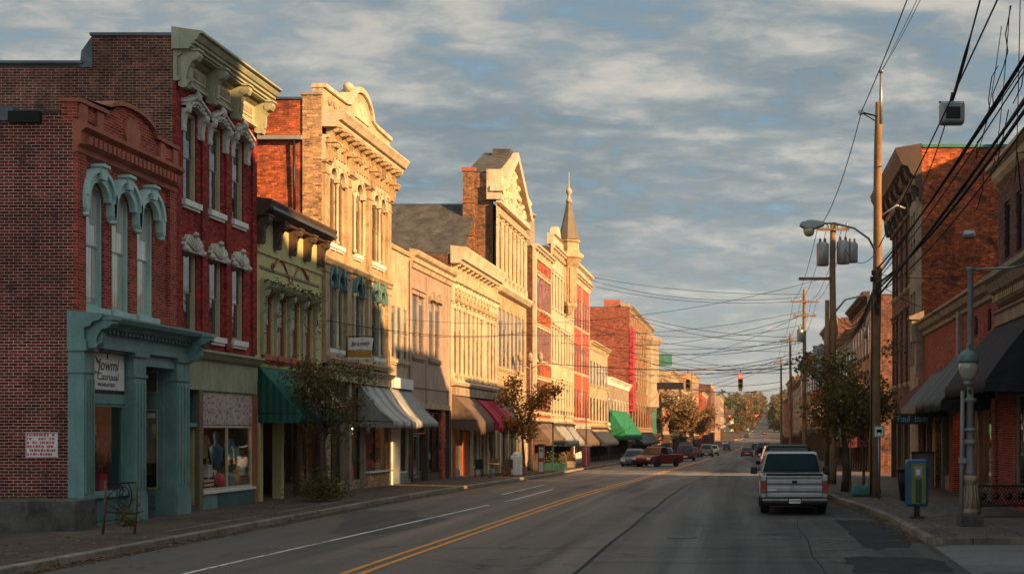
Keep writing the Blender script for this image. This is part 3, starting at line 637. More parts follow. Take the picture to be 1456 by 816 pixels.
# sidewalks and kerbs
def walk(name, fa, fb, ya, yb, mat, dz=.13):
    b = MB(); ribbon(b, fa, fb, ya, yb, dz, mat); return tag(b.build(name, at=(0, ya, 0)), kind='structure')
walk('sidewalk', lambda y: -60, lambda y: kl(y)-.18, -40, 31.6, m_walk); walk('sidewalk', lambda y: -16.6+bend(y), lambda y: kl(y)-.18, 31.6, 900, m_walk)
walk('sidewalk', lambda y: kr(y)+.18, lambda y: 8.5+bend(y), 28.7, 900, m_walkr); walk('sidewalk', lambda y: 8.5+bend(y), lambda y: 60, 28.7, 31.0, m_walkr, .131)
walk('parking_lot', lambda y: -60, lambda y: -16.9, -40, 30.4, m_lot, .135)
def kerb(fx, s, ya, yb):
    b = MB(); ys = [ya] + [y for y in YS if ya < y < yb] + [yb]
    for i in range(len(ys)-1):
        if True:
            q = []
            for y in (ys[i], ys[i+1]):
                x, z = fx(y), gz(y); q += [(x, y, z-.02), (x-s*.015, y, z+.12), (x-s*.04, y, z+.142), (x-s*.19, y, z+.142), (x-s*.19, y, z)]
            b.add(q, [(k, k+1, k+6, k+5) for k in range(4)], m_kerb)
    return tag(b.build('kerb', at=(0, ya, 0)), kind='structure')
kerb(kl, 1, -40, 900); kerb(kr, -1, 28.9, 900)
b = MB()                                                     # kerb return round the corner on the right
cpts = [(kr(28.9), 28.9)] + [(kr(28.9)+.45*(1-math.cos(R(a))), 28.9-.45*math.sin(R(a))) for a in (20, 45, 70, 90)] + [(60, 28.45)]
for (x0, y0), (x1, y1) in zip(cpts[:-1], cpts[1:]):
    d = Vector((x1-x0, y1-y0, 0)).normalized(); n = Vector((-d.y, d.x, 0))*.19
    b.add([(x0, y0, -.02), (x1, y1, -.02), (x1, y1, .143), (x0, y0, .143), (x0+n.x, y0+n.y, .143), (x1+n.x, y1+n.y, .143)], [(0,1,2,3), (3,2,5,4)], m_kerb)
tag(b.build('kerb'), kind='structure')
b = MB(); b.add([(3.75, 20, .004), (60, 20, .004), (60, 28.44, .004), (4.4, 28.44, .004), (3.9, 27.9, .004)], [(0,1,2,3,4)], m_apron); tag(b.build('apron', at=(5, 22, 0)), kind='structure')
b = MB(); ribbon(b, lambda y: -13.35, lambda y: -13.22, 30.5, 45, .136, m_kerb); tag(b.build('edging'), kind='structure')
b = MB(); ribbon(b, lambda y: kl(y), lambda y: kl(y)+.35, 10, 130, .003, m_earth); ribbon(b, lambda y: kr(y)-.3, lambda y: kr(y), 29, 60, .003, m_earth); tag(b.build('gutter', at=(0, 10, 0)), kind='structure')
# fallen leaves
b = MB()
for k in range(3200):
    if k < 2300: y = 18+72*rnd.random()**1.6; x = kl(y) + (abs(rnd.gauss(0, .25)) if rnd.random() < .6 else -rnd.uniform(.2, 2.5)); 
    else: y = rnd.uniform(28.9, 60); x = kr(y) + (-abs(rnd.gauss(0, .25)) if rnd.random() < .5 else rnd.uniform(.2, 2.2))
    on = (x < kl(y)) or (x > kr(y)); z = gz(y) + (.147 if on else .012); a = rnd.uniform(0, 6.3); r = rnd.uniform(.03, .07)
    b.add([(x+r*math.cos(a+t)*(1 if i % 2 else .6), y+r*math.sin(a+t)*(1 if i % 2 else .6), z+rnd.uniform(0, .03)) for i, t in enumerate((0, 1.57, 3.14, 4.71))], [(0,1,2,3)], l_brown if k % 3 else l_oran)
tag(b.build('leaves', at=(-12, 18, .1)), 'brown and orange leaves fallen along both kerbs', 'leaves', kind='stuff')
# ------------------------------------------------------------------ left row, nearest first
def root_of(name, label, fr, u0, u1, cat='building', group=None): return thing(name, label, cat, fr((u0+u1)/2, 0, gz((u0+u1)/2)+.1), group)
# ---- teal corner shop, two storeys of brick
Y0, Y1 = 31.7, 37.2
B1 = root_of('brick_shop_building', 'low two storey brick corner shop with teal shopfront and three arched seafoam window hoods', LF, Y0, Y1)
shell(LF, B1, Y0, Y1, -.2, 9.95, 13, b_dark, m_roof, parapet=.4)
us1 = [32.72, 34.12, 35.52]; b = MB(); hs = holes_of(us1, 5.45, .98, 3.05) + [(31.95, 37.0, -.2, 4.3)]
facade(b, LF, Y0, Y1, -.2, 9.95, hs, b_front); backing(LF, Y0, Y1, 4.5, 9.9, m_dim, b); b.build('wall', B1)
window_row(LF, B1, us1, 5.45, .98, 3.05, p_sea, g_curt_sky, 'ogee', p_sea, p_sea, arch=.46, flat=b_front)
b = MB(); fbox(b, LF, Y0, Y0+.42, 0, .10, 5.0, 9.3, b_front); fbox(b, LF, Y1-.42, Y1-.01, 0, .10, 5.0, 9.3, b_front); b.build('pilaster', B1)
b = MB(); mould(b, LF, Y0-.04, Y1, [(0, 9.0), (.12, 9.06), (.12, 9.18), (.20, 9.24), (.20, 9.52), (.34, 9.62), (.34, 9.72), (.2, 9.78), (0, 9.78)], p_terr)
n = 22; st = (Y1-Y0-.3)/n
for i in range(n): fbox(b, LF, Y0+.15+st*i+.06, Y0+.15+st*i+.2, .2, .30, 9.26, 9.46, p_terr)
b.build('corbel_table', B1)
b = MB(); ym = (Y0+Y1)/2
plate(b, LF, [(Y0, 9.78), (Y1, 9.78), (Y1, 10.22), (ym+1.35, 10.25), (ym+1.2, 10.45)] + arc(ym, 10.42, 1.1, .25, 20, 160, 8) + [(ym-1.2, 10.45), (ym-1.35, 10.25), (Y0, 10.22)], -.28, .10, b_front)
plate(b, LF, [(Y0-.05, 10.22), (ym-1.35, 10.25), (ym-1.25, 10.46)] + arc(ym, 10.42, 1.15, .27, 160, 20, 10) + [(ym+1.25, 10.46), (ym+1.35, 10.25), (Y1, 10.22), (Y1, 10.32), (ym+1.28, 10.35)] + arc(ym, 10.46, 1.27, .34, 12, 168, 10) + [(ym-1.28, 10.35), (Y0-.05, 10.32)], -.32, .20, p_terr)
plate(b, LF, arc(ym, 10.05, .42, .42, 0, 340, 14), .1, .17, p_terr)
for u in (Y0+.2, Y0+1.0, Y1-1.0, Y1-.2): fbox(b, LF, u-.16, u+.16, .1, .17, 9.8, 10.2, p_terr)
for u in (Y0+.6, Y1-.6): fbox(b, LF, u-.2, u+.2, .1, .14, 9.88, 10.12, b_front)
b.build('parapet', B1)
b = MB()
for i in range(6): b.box((-17.5-.65*i, Y0-.10+.03*(i % 2), 9.72+.05*(i % 3)), (-16.75-.65*i, Y0+.5, 9.99+.06*((i*2) % 3)), m_lead if i % 2 else m_tar)
b.box((-25, Y0-.05, 9.86), (-20.6, Y0+.4, 10.0), m_lead); b.build('flashing', B1)
# shopfront
ST = 5.15; fw = .36
for a, c in ((31.5, 32.0), (34.05, 34.75), (36.62, 37.45)): pier(LF, B1, a, c, fw, 0.0, 4.42, p_teal, flutes=4, base=.75, cap=.62, w0=-.02)
b = MB(); mould(b, LF, 31.45, 37.9, [(-.02, 4.42), (.42, 4.42), (.42, 4.55), (.38, 4.58), (.38, 4.86), (.52, 4.90), (.58, 5.0), (.74, 5.04), (.80, 5.14), (.80, 5.19), (-.02, 5.27)], p_teal)
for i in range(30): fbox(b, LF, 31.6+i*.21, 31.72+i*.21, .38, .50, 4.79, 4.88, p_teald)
b.build('shopfront_cornice', B1)
brackets(LF, B1, [31.72, 37.45], 4.38, 5.05, .62, .32, p_teal, w0=.36)
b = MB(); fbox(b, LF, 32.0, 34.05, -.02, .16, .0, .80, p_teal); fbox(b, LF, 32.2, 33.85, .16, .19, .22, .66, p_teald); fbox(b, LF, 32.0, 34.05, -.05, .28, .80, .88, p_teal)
fbox(b, LF, 32.0, 34.05, .0, .16, 3.10, 3.34, p_teal); fbox(b, LF, 34.75, 36.62, .0, .3, 4.12, 4.42, p_teal); fbox(b, LF, 32.0, 34.05, .0, .3, 4.36, 4.42, p_teal); b.build('stall_riser', B1)
display(LF, B1, 32.02, 34.04, .88, 3.10, .10, p_teal, g_shop, 0)
display(LF, B1, 32.02, 34.04, 3.34, 4.36, .08, p_teal, g_shop, 0, 'transom_window')
b = MB(); rw = -1.3
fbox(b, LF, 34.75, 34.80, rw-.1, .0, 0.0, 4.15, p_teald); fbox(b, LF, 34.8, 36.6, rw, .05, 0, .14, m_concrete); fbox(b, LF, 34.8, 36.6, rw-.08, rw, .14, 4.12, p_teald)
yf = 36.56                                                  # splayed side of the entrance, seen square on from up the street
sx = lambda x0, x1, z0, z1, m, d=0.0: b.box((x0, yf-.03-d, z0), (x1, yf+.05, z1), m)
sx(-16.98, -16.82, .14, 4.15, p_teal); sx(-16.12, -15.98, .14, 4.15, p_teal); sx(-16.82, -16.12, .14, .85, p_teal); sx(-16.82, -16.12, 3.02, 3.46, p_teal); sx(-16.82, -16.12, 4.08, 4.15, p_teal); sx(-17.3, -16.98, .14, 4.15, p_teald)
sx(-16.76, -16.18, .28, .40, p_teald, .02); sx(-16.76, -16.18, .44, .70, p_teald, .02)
for z0, z1 in ((3.46, 4.08), (.85, 3.02)):
    for q in ((-16.82, -16.785, z0, z1), (-16.155, -16.12, z0, z1), (-16.785, -16.155, z0, z0+.035), (-16.785, -16.155, z1-.035, z1)): sx(*q, p_lint, .015)
er = b.build('entrance_recess', B1)
for z0, z1 in ((3.48, 4.06), (.87, 3.0)):
    g_ = MB(); g_.box((-16.80, yf, z0), (-16.14, yf+.012, z1), g_dark); g_.build('pane', er)
for x0, x1, z0, z1, m_ in ((-16.74, -16.48, 2.72, 2.93, p_rust), (-16.42, -16.2, 2.78, 2.92, p_white), (-16.30, -16.18, 2.35, 2.62, p_lint), (-16.30, -16.18, 2.22, 2.33, p_sigo)): MB().box((x0, yf-.012, z0), (x1, yf-.004, z1), m_).build('notice', er)
door(LF, B1, 34.98, 36.3, .14, 3.02, rw+.02, p_teal, g_shop, m_brass, .26)
interior(LF, B1, 31.96, 36.98, .12, 4.3, m_dim, m_floor, -.28, 4.0)
# shop sign, filling the transom of the left bay
sg = MB(); fbox(sg, LF, 32.10, 33.96, .125, .16, 3.44, 4.34, p_white); fbox(sg, LF, 32.10, 33.96, .125, .155, 3.36, 3.44, p_black)
sg = tag(sg.build('shop_sign'), 'square cream sign with black brush lettering in the teal shopfront transom', 'sign')
lx = -16+.166; k = dict(ext=.002)
letters('Jowml', .40, p_black, sg, (lx, 33.10, 4.04), FACE_PX, shear=.2, sx=1.05, **k); letters('Casruual', .25, p_black, sg, (lx, 33.08, 3.76), FACE_PX, shear=.15, sx=1.25, **k); letters('MFABLISTED', .125, p_black, sg, (lx, 33.0, 3.56), FACE_PX, sx=1.25, **k)
b = MB(); b.tube([(lx, 32.28, 4.14), (lx, 32.36, 4.25), (lx, 32.47, 4.22), (lx, 32.58, 4.10)], [.008, .012, .012, .03], p_black, 5); b.tube([(lx, 32.16, 4.28), (lx, 32.2, 4.12), (lx, 32.17, 3.9)], [.01, .03, .01], p_rust, 5); b.tube([(lx, 33.05, 4.32), (lx, 33.05, 4.2)], .022, p_rust, 5); b.build('emblem', sg)
# poster on the flank and the concrete block
po = MB(); po.box((-17.12, Y0-.02, 1.79), (-16.36, Y0-.004, 2.40), p_white); po = tag(po.build('poster'), 'pink and white paper poster with red print on the dark brick flank wall', 'poster')
m_pr = paint('poster_red', (.50, .05, .11), .7, .35, 0)
for r_ in range(6):
    b = MB(); x = -17.08
    while x < -16.44:
        w_ = rnd.uniform(.02, .06)
        if rnd.random() < .8: b.box((x, Y0-.024, 1.845+.092*r_), (x+w_, Y0-.021, 1.845+.092*r_+rnd.uniform(.045, .068)), m_pr)
        x += w_+rnd.uniform(.01, .03)
    b.build('lettering', po)
b = MB(); b.box((-17.1, Y0-.023, 1.80), (-16.38, Y0-.0205, 1.815), m_pr); b.box((-17.11, Y0-.023, 1.81), (-17.095, Y0-.0205, 2.38), m_pr); b.box((-17.1, Y0-.023, 2.365), (-16.38, Y0-.0205, 2.385), m_pr); b.build('lettering', po)
b = MB(); b.box((-30, 30.6, .1), (-15.4, 31.66, .84), m_concrete); tag(b.build('concrete_block', bevel=.03), 'long stained concrete block at the foot of the dark brick flank wall', 'concrete block')

# ---- tall three storey red building
Y0, Y1 = 37.21, 43.4; H = 13.1
B2 = root_of('brick_shop_building', 'tall three storey red brick building with bracketed green cornice and woven panel over shop window', LF, Y0, Y1)
shell(LF, B2, Y0, Y1, -.2, 12.55, 15, b_brown, m_roof, parapet=.3)
us2 = [38.36, 40.2, 41.95]; b = MB(); w2 = .94
hs = holes_of(us2, 9.0, w2, 2.55) + holes_of(us2, 5.25, w2, 2.35) + [(37.45, 43.15, -.2, 4.0)]
facade(b, LF, Y0, Y1, -.2, 13.1, hs, b_b2); backing(LF, Y0, Y1, 4.5, 12.5, m_dim, b); b.build('wall', B2)
window_row(LF, B2, us2, 9.0, w2, 2.55, p_lint, g_sky, 'crest', p_stone, p_white); window_row(LF, B2, us2, 5.25, w2, 2.35, p_lint, g_sky, 'shell', p_stone, p_white)
for a in (Y0+.02, (us2[0]+us2[1])/2-.22, (us2[1]+us2[2])/2-.22, Y1-.36):
    q = MB(); fbox(q, LF, a, a+.36, 0, .07, 4.9, 12.2, b_b2); q.build('pilaster', B2)
b = MB(); b.box((-18.25, Y0-.01, 12.5), (-16.001, Y0+.3, 13.42), b_brown)
b.prism([(-18.25, 12.55), (-18.25, 13.42), (-18.55, 13.0), (-18.6, 12.55)], lambda p, t: (p[0], t, p[1]), Y0-.01, Y0+.3, m_lead); b.box((-18.3, Y0-.06, 13.42), (-16.0, Y0+.4, 13.5), m_lead)
b.box((-30, Y0-.06, 12.64), (-18.5, Y0+.4, 12.72), m_lead); b.build('stepped_parapet', B2)
cornice(LF, B2, Y0-.12, Y1+.10, 13.1, [(0, -.06), (.50, -.06), (.50, -.0), (.56, .0), (.56, .07), (.64, .10), (.64, .17), (.70, .20), (.76, .30), (.76, .34), (.86, .37), (.86, .43), (0, .55)], p_sage)
b = MB(); fbox(b, LF, Y0, Y1, .0, .12, 12.18, 13.04, p_sage); mould(b, LF, Y0, Y1, [(.12, 12.18), (.20, 12.2), (.20, 12.28), (.12, 12.34)], p_sage); mould(b, LF, Y0, Y1, [(.12, 12.86), (.24, 12.92), (.24, 13.02), (.12, 13.02)], p_sage)
for i in range(3):
    u = Y0+.55+i*1.86; fbox(b, LF, u, u+1.35, .12, .15, 12.44, 12.80, p_lint); fbox(b, LF, u+.12, u+1.23, .15, .165, 12.52, 12.72, p_dust)
b.build('frieze', B2)
brackets(LF, B2, [Y0+.2, Y0+2.1, Y0+3.95, Y1-.22], 12.0, 13.02, .56, .30, p_sage, w0=.12)
b = MB(); mould(b, LF, Y0+.3, Y1-.05, [(0, 4.0), (.10, 4.0), (.10, 4.5), (.22, 4.55), (.30, 4.66), (.36, 4.72), (.36, 4.78), (0, 4.84)], p_sage); b.build('shopfront_cornice', B2)
b = MB(); fbox(b, LF, 37.5, 43.15, .0, .12, 3.62, 4.0, p_sage); b.build('fascia', B2)
# woven panel, shop window, riser, doorway
m_weave = paint('woven_panel', (.50, .37, .32), .8, .12, 0, (11, (.17, .115, .105), .50, (1, .5, 1)), .3)
b = MB(); fbox(b, LF, 39.0, 43.0, -.05, .06, 2.62, 3.62, m_weave); fbox(b, LF, 38.98, 39.02, -.05, .09, 2.6, 3.62, p_lintd); b.build('woven_panel', B2)
display(LF, B2, 39.0, 43.0, .66, 2.60, .03, p_lint, g_shop, 1)
b = MB(); fbox(b, LF, 39.0, 43.0, -.08, .10, .0, .58, p_teal); fbox(b, LF, 38.96, 43.05, -.1, .17, .58, .66, p_white)
for i in range(9): fbox(b, LF, 40.1, 43.0, .10, .125, .05+i*.058, .083+i*.058, p_teald)
b.build('stall_riser', B2)
for a, c in ((38.72, 38.98), (43.02, 43.3)):
    q = MB(); fbox(q, LF, a, c, -.1, .12, 0, 3.62, p_lintd if a < 40 else p_rust); q.build('post', B2)
b = MB(); fbox(b, LF, 37.5, 37.56, -1.3, 0, 0, 3.62, p_teald); b.box((-17.3, 38.64, 0), (-16.02, 38.70, 2.6), p_ochre); b.box((-16.82, 38.625, .32), (-16.2, 38.65, 2.45), p_lintd); b.box((-16.78, 38.61, .36), (-16.24, 38.63, 2.41), p_ochre); b.box((-17.3, 38.64, 2.6), (-16.02, 38.70, 3.62), p_teald); fbox(b, LF, 37.5, 38.72, -1.0, .06, 2.55, 2.66, p_teal); fbox(b, LF, 37.5, 38.7, -1.0, .05, 0, .3, m_concrete)
for i in range(6): fbox(b, LF, 37.6+i*.18, 37.71+i*.18, -.42, -.3, 2.66, 3.6, p_teald)
b.build('doorway', B2); door(LF, B2, 37.58, 38.64, .3, 2.55, -.8, p_ochre, None, m_brass, .9)
interior(LF, B2, 38.9, 43.1, .5, 2.62, m_dim, m_floor, -.2, 3.0)

# ---- yellow green two storey with green awning
Y0, Y1 = 43.41, 50.2
B3 = root_of('painted_shop_building', 'low pale yellow building with four orange windows under ivy and a green striped awning', LF, Y0, Y1)
shell(LF, B3, Y0, Y1, -.2, 9.8, 14, b_brown, m_roof, parapet=.3)
us3 = [44.55, 45.85, 47.2, 48.6]; b = MB(); hs = holes_of(us3, 4.95, .92, 2.1) + [(43.6, 50.0, -.2, 4.05)]
facade(b, LF, Y0, Y1, -.2, 9.8, hs, p_ochre); backing(LF, Y0, Y1, 4.5, 9.7, m_dim, b); b.build('wall', B3)
window_row(LF, B3, us3, 4.95, .92, 2.1, p_rust, g_curt_sky, None, None, p_red, arch=.2, flat=p_rust)  # pale pane colour here stands in for sky reflected in the glass
cornice(LF, B3, Y0-.05, Y1+.12, 9.8, [(0, -.35), (.28, -.35), (.34, -.22), (.46, -.18), (.52, .02), (.56, .10), (.56, .16), (0, .24)], p_brownd)
b = MB(); fbox(b, LF, Y0, Y1, .56, .60, 9.64, 9.74, m_lead); b.build('gutter', B3)
brackets(LF, B3, [Y0+.3+i*1.52 for i in range(5)], 8.55, 9.44, .40, .34, p_brownd)
b = MB(); fbox(b, LF, Y0+.1, Y1-.1, 0, .06, 8.28, 8.36, p_ochre); fbox(b, LF, Y0+.35, Y1-.35, 0, .04, 7.78, 7.86, p_lintd); b.build('band', B3)
b = MB(); mould(b, LF, 43.85, 49.35, [(0, 7.05), (.16, 7.08), (.30, 7.2), (.34, 7.3), (0, 7.4)], p_sage); b.build('hood', B3)
q0 = None
for u in [43.95, 45.2, 46.52, 47.9, 49.25]:
    if q0 is None:
        q = MB(); q.prism(scroll(6.3, 7.08, .28), lambda p, t: LF(u+t, p[0], p[1]), -.09, .09, p_sage); fbox(q, LF, u-.07, u+.07, 0, .10, 4.95, 6.3, p_sage); q0 = q.build('mullion_console', B3); uu = u
    else: dup(q0, B3, (0, u-uu, 0))
def ivy(parent, pts, n, r, mat, name='ivy', seed=1):
    g = random.Random(seed); b = MB()
    for k in range(n):
        p = pts(g); s = g.uniform(.5, 1)*r; d = Vector((g.uniform(-1, 1), g.uniform(-1, 1), g.uniform(-.6, .6))).normalized(); e = d.cross(Vector((g.uniform(-1, 1), g.uniform(-1, 1), g.uniform(-1, 1)))).normalized()
        p = Vector(p); b.add([p-d*s, p+e*s*.5, p+d*s, p-e*s*.5], [(0,1,2,3)], mat)
    return b.build(name, parent)
def iv(g):
    if g.random() < .6: return LF(g.uniform(43.8, 49.4), g.uniform(.05, .4), 7.32+g.gauss(0, .07))
    u = g.choice([43.95, 45.2, 46.52, 47.9, 49.25]); return LF(u+g.gauss(0, .07), g.uniform(.1, .3), 7.3-abs(g.gauss(0, .8)))
ivy(B3, iv, 900, .07, l_green, seed=4)
def iv2(g): return LF(g.uniform(43.8, 49.9), g.uniform(.02, .2), 4.72+g.gauss(0, .05))
ivy(B3, iv2, 300, .06, leafmat('red_geraniums', [(.3, (.22, .02, .02)), (.6, (.40, .05, .05)), (.8, (.10, .06, .02))]), 'flower_box', 5)
b = MB()                                             # scroll ornament left on the upper wall
for c, s in ((45.3, 1), (48.2, -1)):
    b.tube([LF(c+s*(-.3+1.7*t), .03, 7.95+.38*math.sin(t*3.4)-.3*t*t) for t in [i/12 for i in range(13)]], [.055-.003*i for i in range(13)], p_rust, 5)
    b.tube([LF(c+s*(.1*math.cos(a)-.32), .03, 7.95+.12*math.sin(a)) for a in [i*.7 for i in range(8)]], .035, p_rust, 5)
b.build('wall_scroll', B3)
awning(LF, B3, 43.6, 49.3, 4.55, 3.02, 1.35, c_green, .32, .03, 5, .02, c_greend, metal=m_metal)
b = MB(); m_sp = paint('spotted_cream', (.50, .42, .27), .7, .2, .1, (9, (.06, .05, .04), .57), .1)
u0 = 46.0; b.add([LF(u0, .60, 4.02), LF(u0+3.2, .60, 4.02), LF(u0+3.2, 1.25, 3.27), LF(u0+.5, 1.25, 3.27)], [(0,1,2,3)], m_sp); b.build('awning_patch', B3, solid=.01)
b = MB(); fbox(b, LF, 43.6, 50.0, -.1, .05, 3.05, 4.05, p_brownd)
b.build('fascia', B3)
for a, c in ((43.6, 43.85), (45.55, 45.8), (47.5, 47.7), (49.75, 50.0)):
    q = MB(); fbox(q, LF, a, c, -.2, .1, 0, 3.05, p_ochre if a in (43.6, 45.55) else p_brownd); q.build('post', B3)
door(LF, B3, 43.9, 45.5, .12, 3.0, -.6, p_black, g_shop, m_brass, .2); display(LF, B3, 45.8, 47.5, .55, 3.05, -.15, p_black, g_shop, 0); display(LF, B3, 47.7, 49.75, .55, 3.05, -.1, p_black, g_shop, 1)
b = MB(); fbox(b, LF, 45.8, 47.5, -.25, -.08, 0, .55, p_brownd); fbox(b, LF, 47.7, 49.75, -.25, -.05, 0, .55, p_brownd); b.build('stall_riser', B3)
interior(LF, B3, 43.62, 49.98, .1, 3.05, m_dim, m_floor, -.65, 4)

# ---- ornate cream building
Y0, Y1 = 50.25, 59.6; H = 14.4
B4 = root_of('ornate_building', 'tall ornate cream building with curved pediment, bracketed cornice and orange brick flank', LF, Y0, Y1)
shell(LF, B4, Y0, Y1, -.3, 14.9, 16, b_orange, m_roof, parapet=.6)
b = MB(); b.box((-16.72, Y0-.06, -.2), (-16.0, Y0+.3, 15.05), b_tan); b.box((-16.8, Y0-.1, 15.05), (-15.98, Y0+.4, 15.15), p_dust); b.build('corner_pier', B4)
b = MB(); b.box((-22.5, Y0-.05, 14.90), (-16.7, Y0+.4, 14.98), m_lead); b.box((-18.6, Y0-.25, 13.35), (-16.7, Y0-.04, 13.5), p_grey); b.tube([(-17.0, Y0-.18, 13.4), (-17.0, Y0-.10, 10.2)], .05, m_metal); b.build('flashing', B4)
T3 = [(51.33, .74), (52.34, .74), (54.75, .86), (57.25, .74), (58.26, .74)]; z3, h3 = 9.65, 2.9; z2, h2 = 5.6, 2.9
b = MB(); hs = [(u-w_/2, u+w_/2, z3, z3+h3) for u, w_ in T3] + [(u-w_/2, u+w_/2, z2, z2+h2) for u, w_ in T3] + [(50.6, 59.3, -.3, 4.35)]
facade(b, LF, Y0, Y1, -.3, 15.0, hs, p_buff); backing(LF, Y0, Y1, 4.6, 14.5, m_dim, b); b.build('wall', B4)
for z_, h_, fm, hm in ((z3, h3, p_lintd, p_creamw), (z2, h2, p_blueteal, p_blueteal)):
    us = [t[0] for t in T3 if t[1] < .8]; f = window(LF, B4, us[0], z_, .74, h_, fm, g_dark, 'round', hm, p_white, arch=.37, flat=hm, depth=.11)
    for u in us[1:]: dup(f, B4, (0, u-us[0], 0))
    window(LF, B4, 54.75, z_, .86, h_, fm, g_dark, 'round', hm, p_white, arch=.43, flat=hm, depth=.11)
for a, c in ((Y0+.0, Y0+.55), (53.0, 53.5), (55.95, 56.45), (Y1-.62, Y1-.06)):
    pier(LF, B4, a, c, .13, 9.0, 12.65, p_buff, base=.3, cap=.5); pier(LF, B4, a, c, .13, 5.0, 8.85, p_buff, base=.3, cap=.4)
q0 = None                                             # colonnettes between paired windows
for u in (51.835, 57.755, 54.12, 55.38):
    for z_ in (z3, z2):
        if q0 is None:
            q = MB(); lf = local(LF); q.lathe([(.09, 0), (.09, .1), (.055, .16), (.05, 2.2), (.09, 2.3), (.11, 2.42)], lf(0, .08, 0), p_creamw, 8); q0 = q.build('colonnette', B4, loc=LF(u, 0, z_)); u00, z00 = u, z_
        else: dup(q0, B4, (0, u-u00, z_-z00))
b = MB(); mould(b, LF, Y0, Y1, [(0, 8.78), (.12, 8.82), (.24, 8.95), (.24, 9.03), (0, 9.12)], p_cream); mould(b, LF, Y0, Y1, [(0, 5.0), (.2, 5.05), (.3, 5.18), (.3, 5.26), (0, 5.34)], p_cream); b.build('string_course', B4)
b = MB(); mould(b, LF, Y0, Y1, [(0, 12.62), (.18, 12.68), (.22, 12.8), (.10, 12.86), (.10, 13.45), (.24, 13.5), (.24, 13.58), (0, 13.6)], p_creamw)
for i in range(26):
    u = Y0+.35+i*.345
    if abs(u-53.25) > .4 and abs(u-56.2) > .4: fbox(b, LF, u-.10, u+.10, .10, .17, 12.96, 13.34, p_buff); 
b.build('frieze', B4)
cornice(LF, B4, Y0-.05, Y1+.15, 14.3, [(0, -.42), (.55, -.42), (.62, -.3), (.62, -.2), (.74, -.16), (.82, -.02), (.9, .10), (.9, .17), (0, .28)], p_creamw)
brackets(LF, B4, [Y0+.28+i*.8 for i in range(12)], 13.28, 13.88, .50, .22, p_buff, w0=.1); brackets(LF, B4, [Y0+.28, 53.25, 56.2, Y1-.34], 12.6, 13.3, .42, .4, p_buff, w0=.12)
b = MB(); yc = 55.2
plate(b, LF, [(Y0, 14.5), (Y1-.05, 14.5), (Y1-.05, 15.35), (57.4, 15.4)] + arc(yc, 15.3, 1.5, 1.05, 12, 168, 14) + [(53.0, 15.4), (Y0, 15.35)], -.35, .05, p_cream)
plate(b, LF, [(Y0-.03, 15.35), (53.0, 15.4), (53.55, 15.5)] + arc(yc, 15.3, 1.5, 1.05, 165, 15, 14) + [(56.85, 15.5), (57.4, 15.4), (Y1, 15.35), (Y1, 15.5), (57.3, 15.55)] + arc(yc, 15.35, 1.68, 1.22, 10, 170, 14) + [(53.1, 15.55), (Y0-.03, 15.5)], -.4, .16, p_creamw)
plate(b, LF, arc(yc, 15.2, .95, .75, 0, 180, 12), .05, .12, p_creamw)
for u in (50.9, 51.6, 52.3, 58.0, 58.8): b.lathe([(0, -.05), (.16, -.03), (.16, .03), (0, .05)], LF(u, .08, 14.98), p_dust, 10, axis='x')
b.lathe([(.05, 0), (.2, .1), (.22, .25), (.08, .36), (0, .42)], LF(yc-1.3, -.1, 16.1), p_creamw, 10); b.build('parapet', B4)
b = MB(); mould(b, LF, 50.6, 59.3, [(0, 4.35), (.2, 4.38), (.2, 4.7), (.34, 4.78), (.42, 4.9), (0, 5.0)], p_cream); b.build('shopfront_cornice', B4)
for a, c in ((50.3, 50.9), (53.3, 53.6), (55.35, 55.6), (59.1, 59.55)):
    q = MB(); fbox(q, LF, a, c, -.25, .12, -.2, 4.35, p_dust if a > 52 else b_tan); q.build('post', B4)
awning(LF, B4, 54.8, 59.45, 4.45, 2.85, 1.45, c_grey, .22, .10, 3, .06, c_grey2, concave=.10, metal=m_metal, label='striped grey canvas awning')
door(LF, B4, 51.0, 52.3, .05, 2.8, -.7, p_brownd, g_shop, m_brass, .25); display(LF, B4, 52.35, 53.3, .5, 2.9, -.3, p_brownd, g_shop, 0); display(LF, B4, 53.6, 55.35, .4, 3.0, -.1, p_black, g_shop, 0); display(LF, B4, 55.6, 59.1, .75, 2.95, .0, p_brownd, g_shop, 1)
b = MB(); fbox(b, LF, 55.6, 59.1, -.1, .2, -.2, .68, b_tan); fbox(b, LF, 55.55, 59.15, -.1, .3, .68, .75, p_white); fbox(b, LF, 52.35, 55.35, -.3, -.05, -.2, .45, p_dust); fbox(b, LF, 50.9, 59.1, -.3, -.05, 3.0, 4.35, p_brownd); b.build('stall_riser', B4)
interior(LF, B4, 50.62, 59.28, 0.0, 4.3, m_shop, m_floor, -.75, 4)
# hanging sign
sz = 5.35; HS = MB(); m_sy = paint('sign_amber', (.46, .215, .03), .6, .3, .3)
HS.prism([(-15.85, sz+.32), (-14.93, sz+.32), (-14.86, sz+.78), (-15.2, sz+.82), (-15.82, sz+.76)], lambda p, t: (p[0], t, p[1]), 53.0, 53.09, p_white); HS.box((-15.85, 52.995, sz), (-14.93, 53.095, sz+.28), m_sy)
HS = tag(HS.build('hanging_sign'), 'small white and amber sign board hung out over the pavement from the cream front', 'sign')
letters('Bramey', .26, p_brownd, HS, (-15.36, 52.985, sz+.55), (R(90), R(-5), 0), shear=.25, sx=.92)
b = MB(); b.box((-15.9, 52.99, sz-.06), (-14.9, 53.1, sz), p_white); b.box((-16.0, 53.03, sz+.82), (-14.85, 53.06, sz+.86), m_metal); b.box((-15.92, 53.0, sz-.05), (-15.88, 53.09, sz+.85), m_metal); b.build('sign_frame', HS)

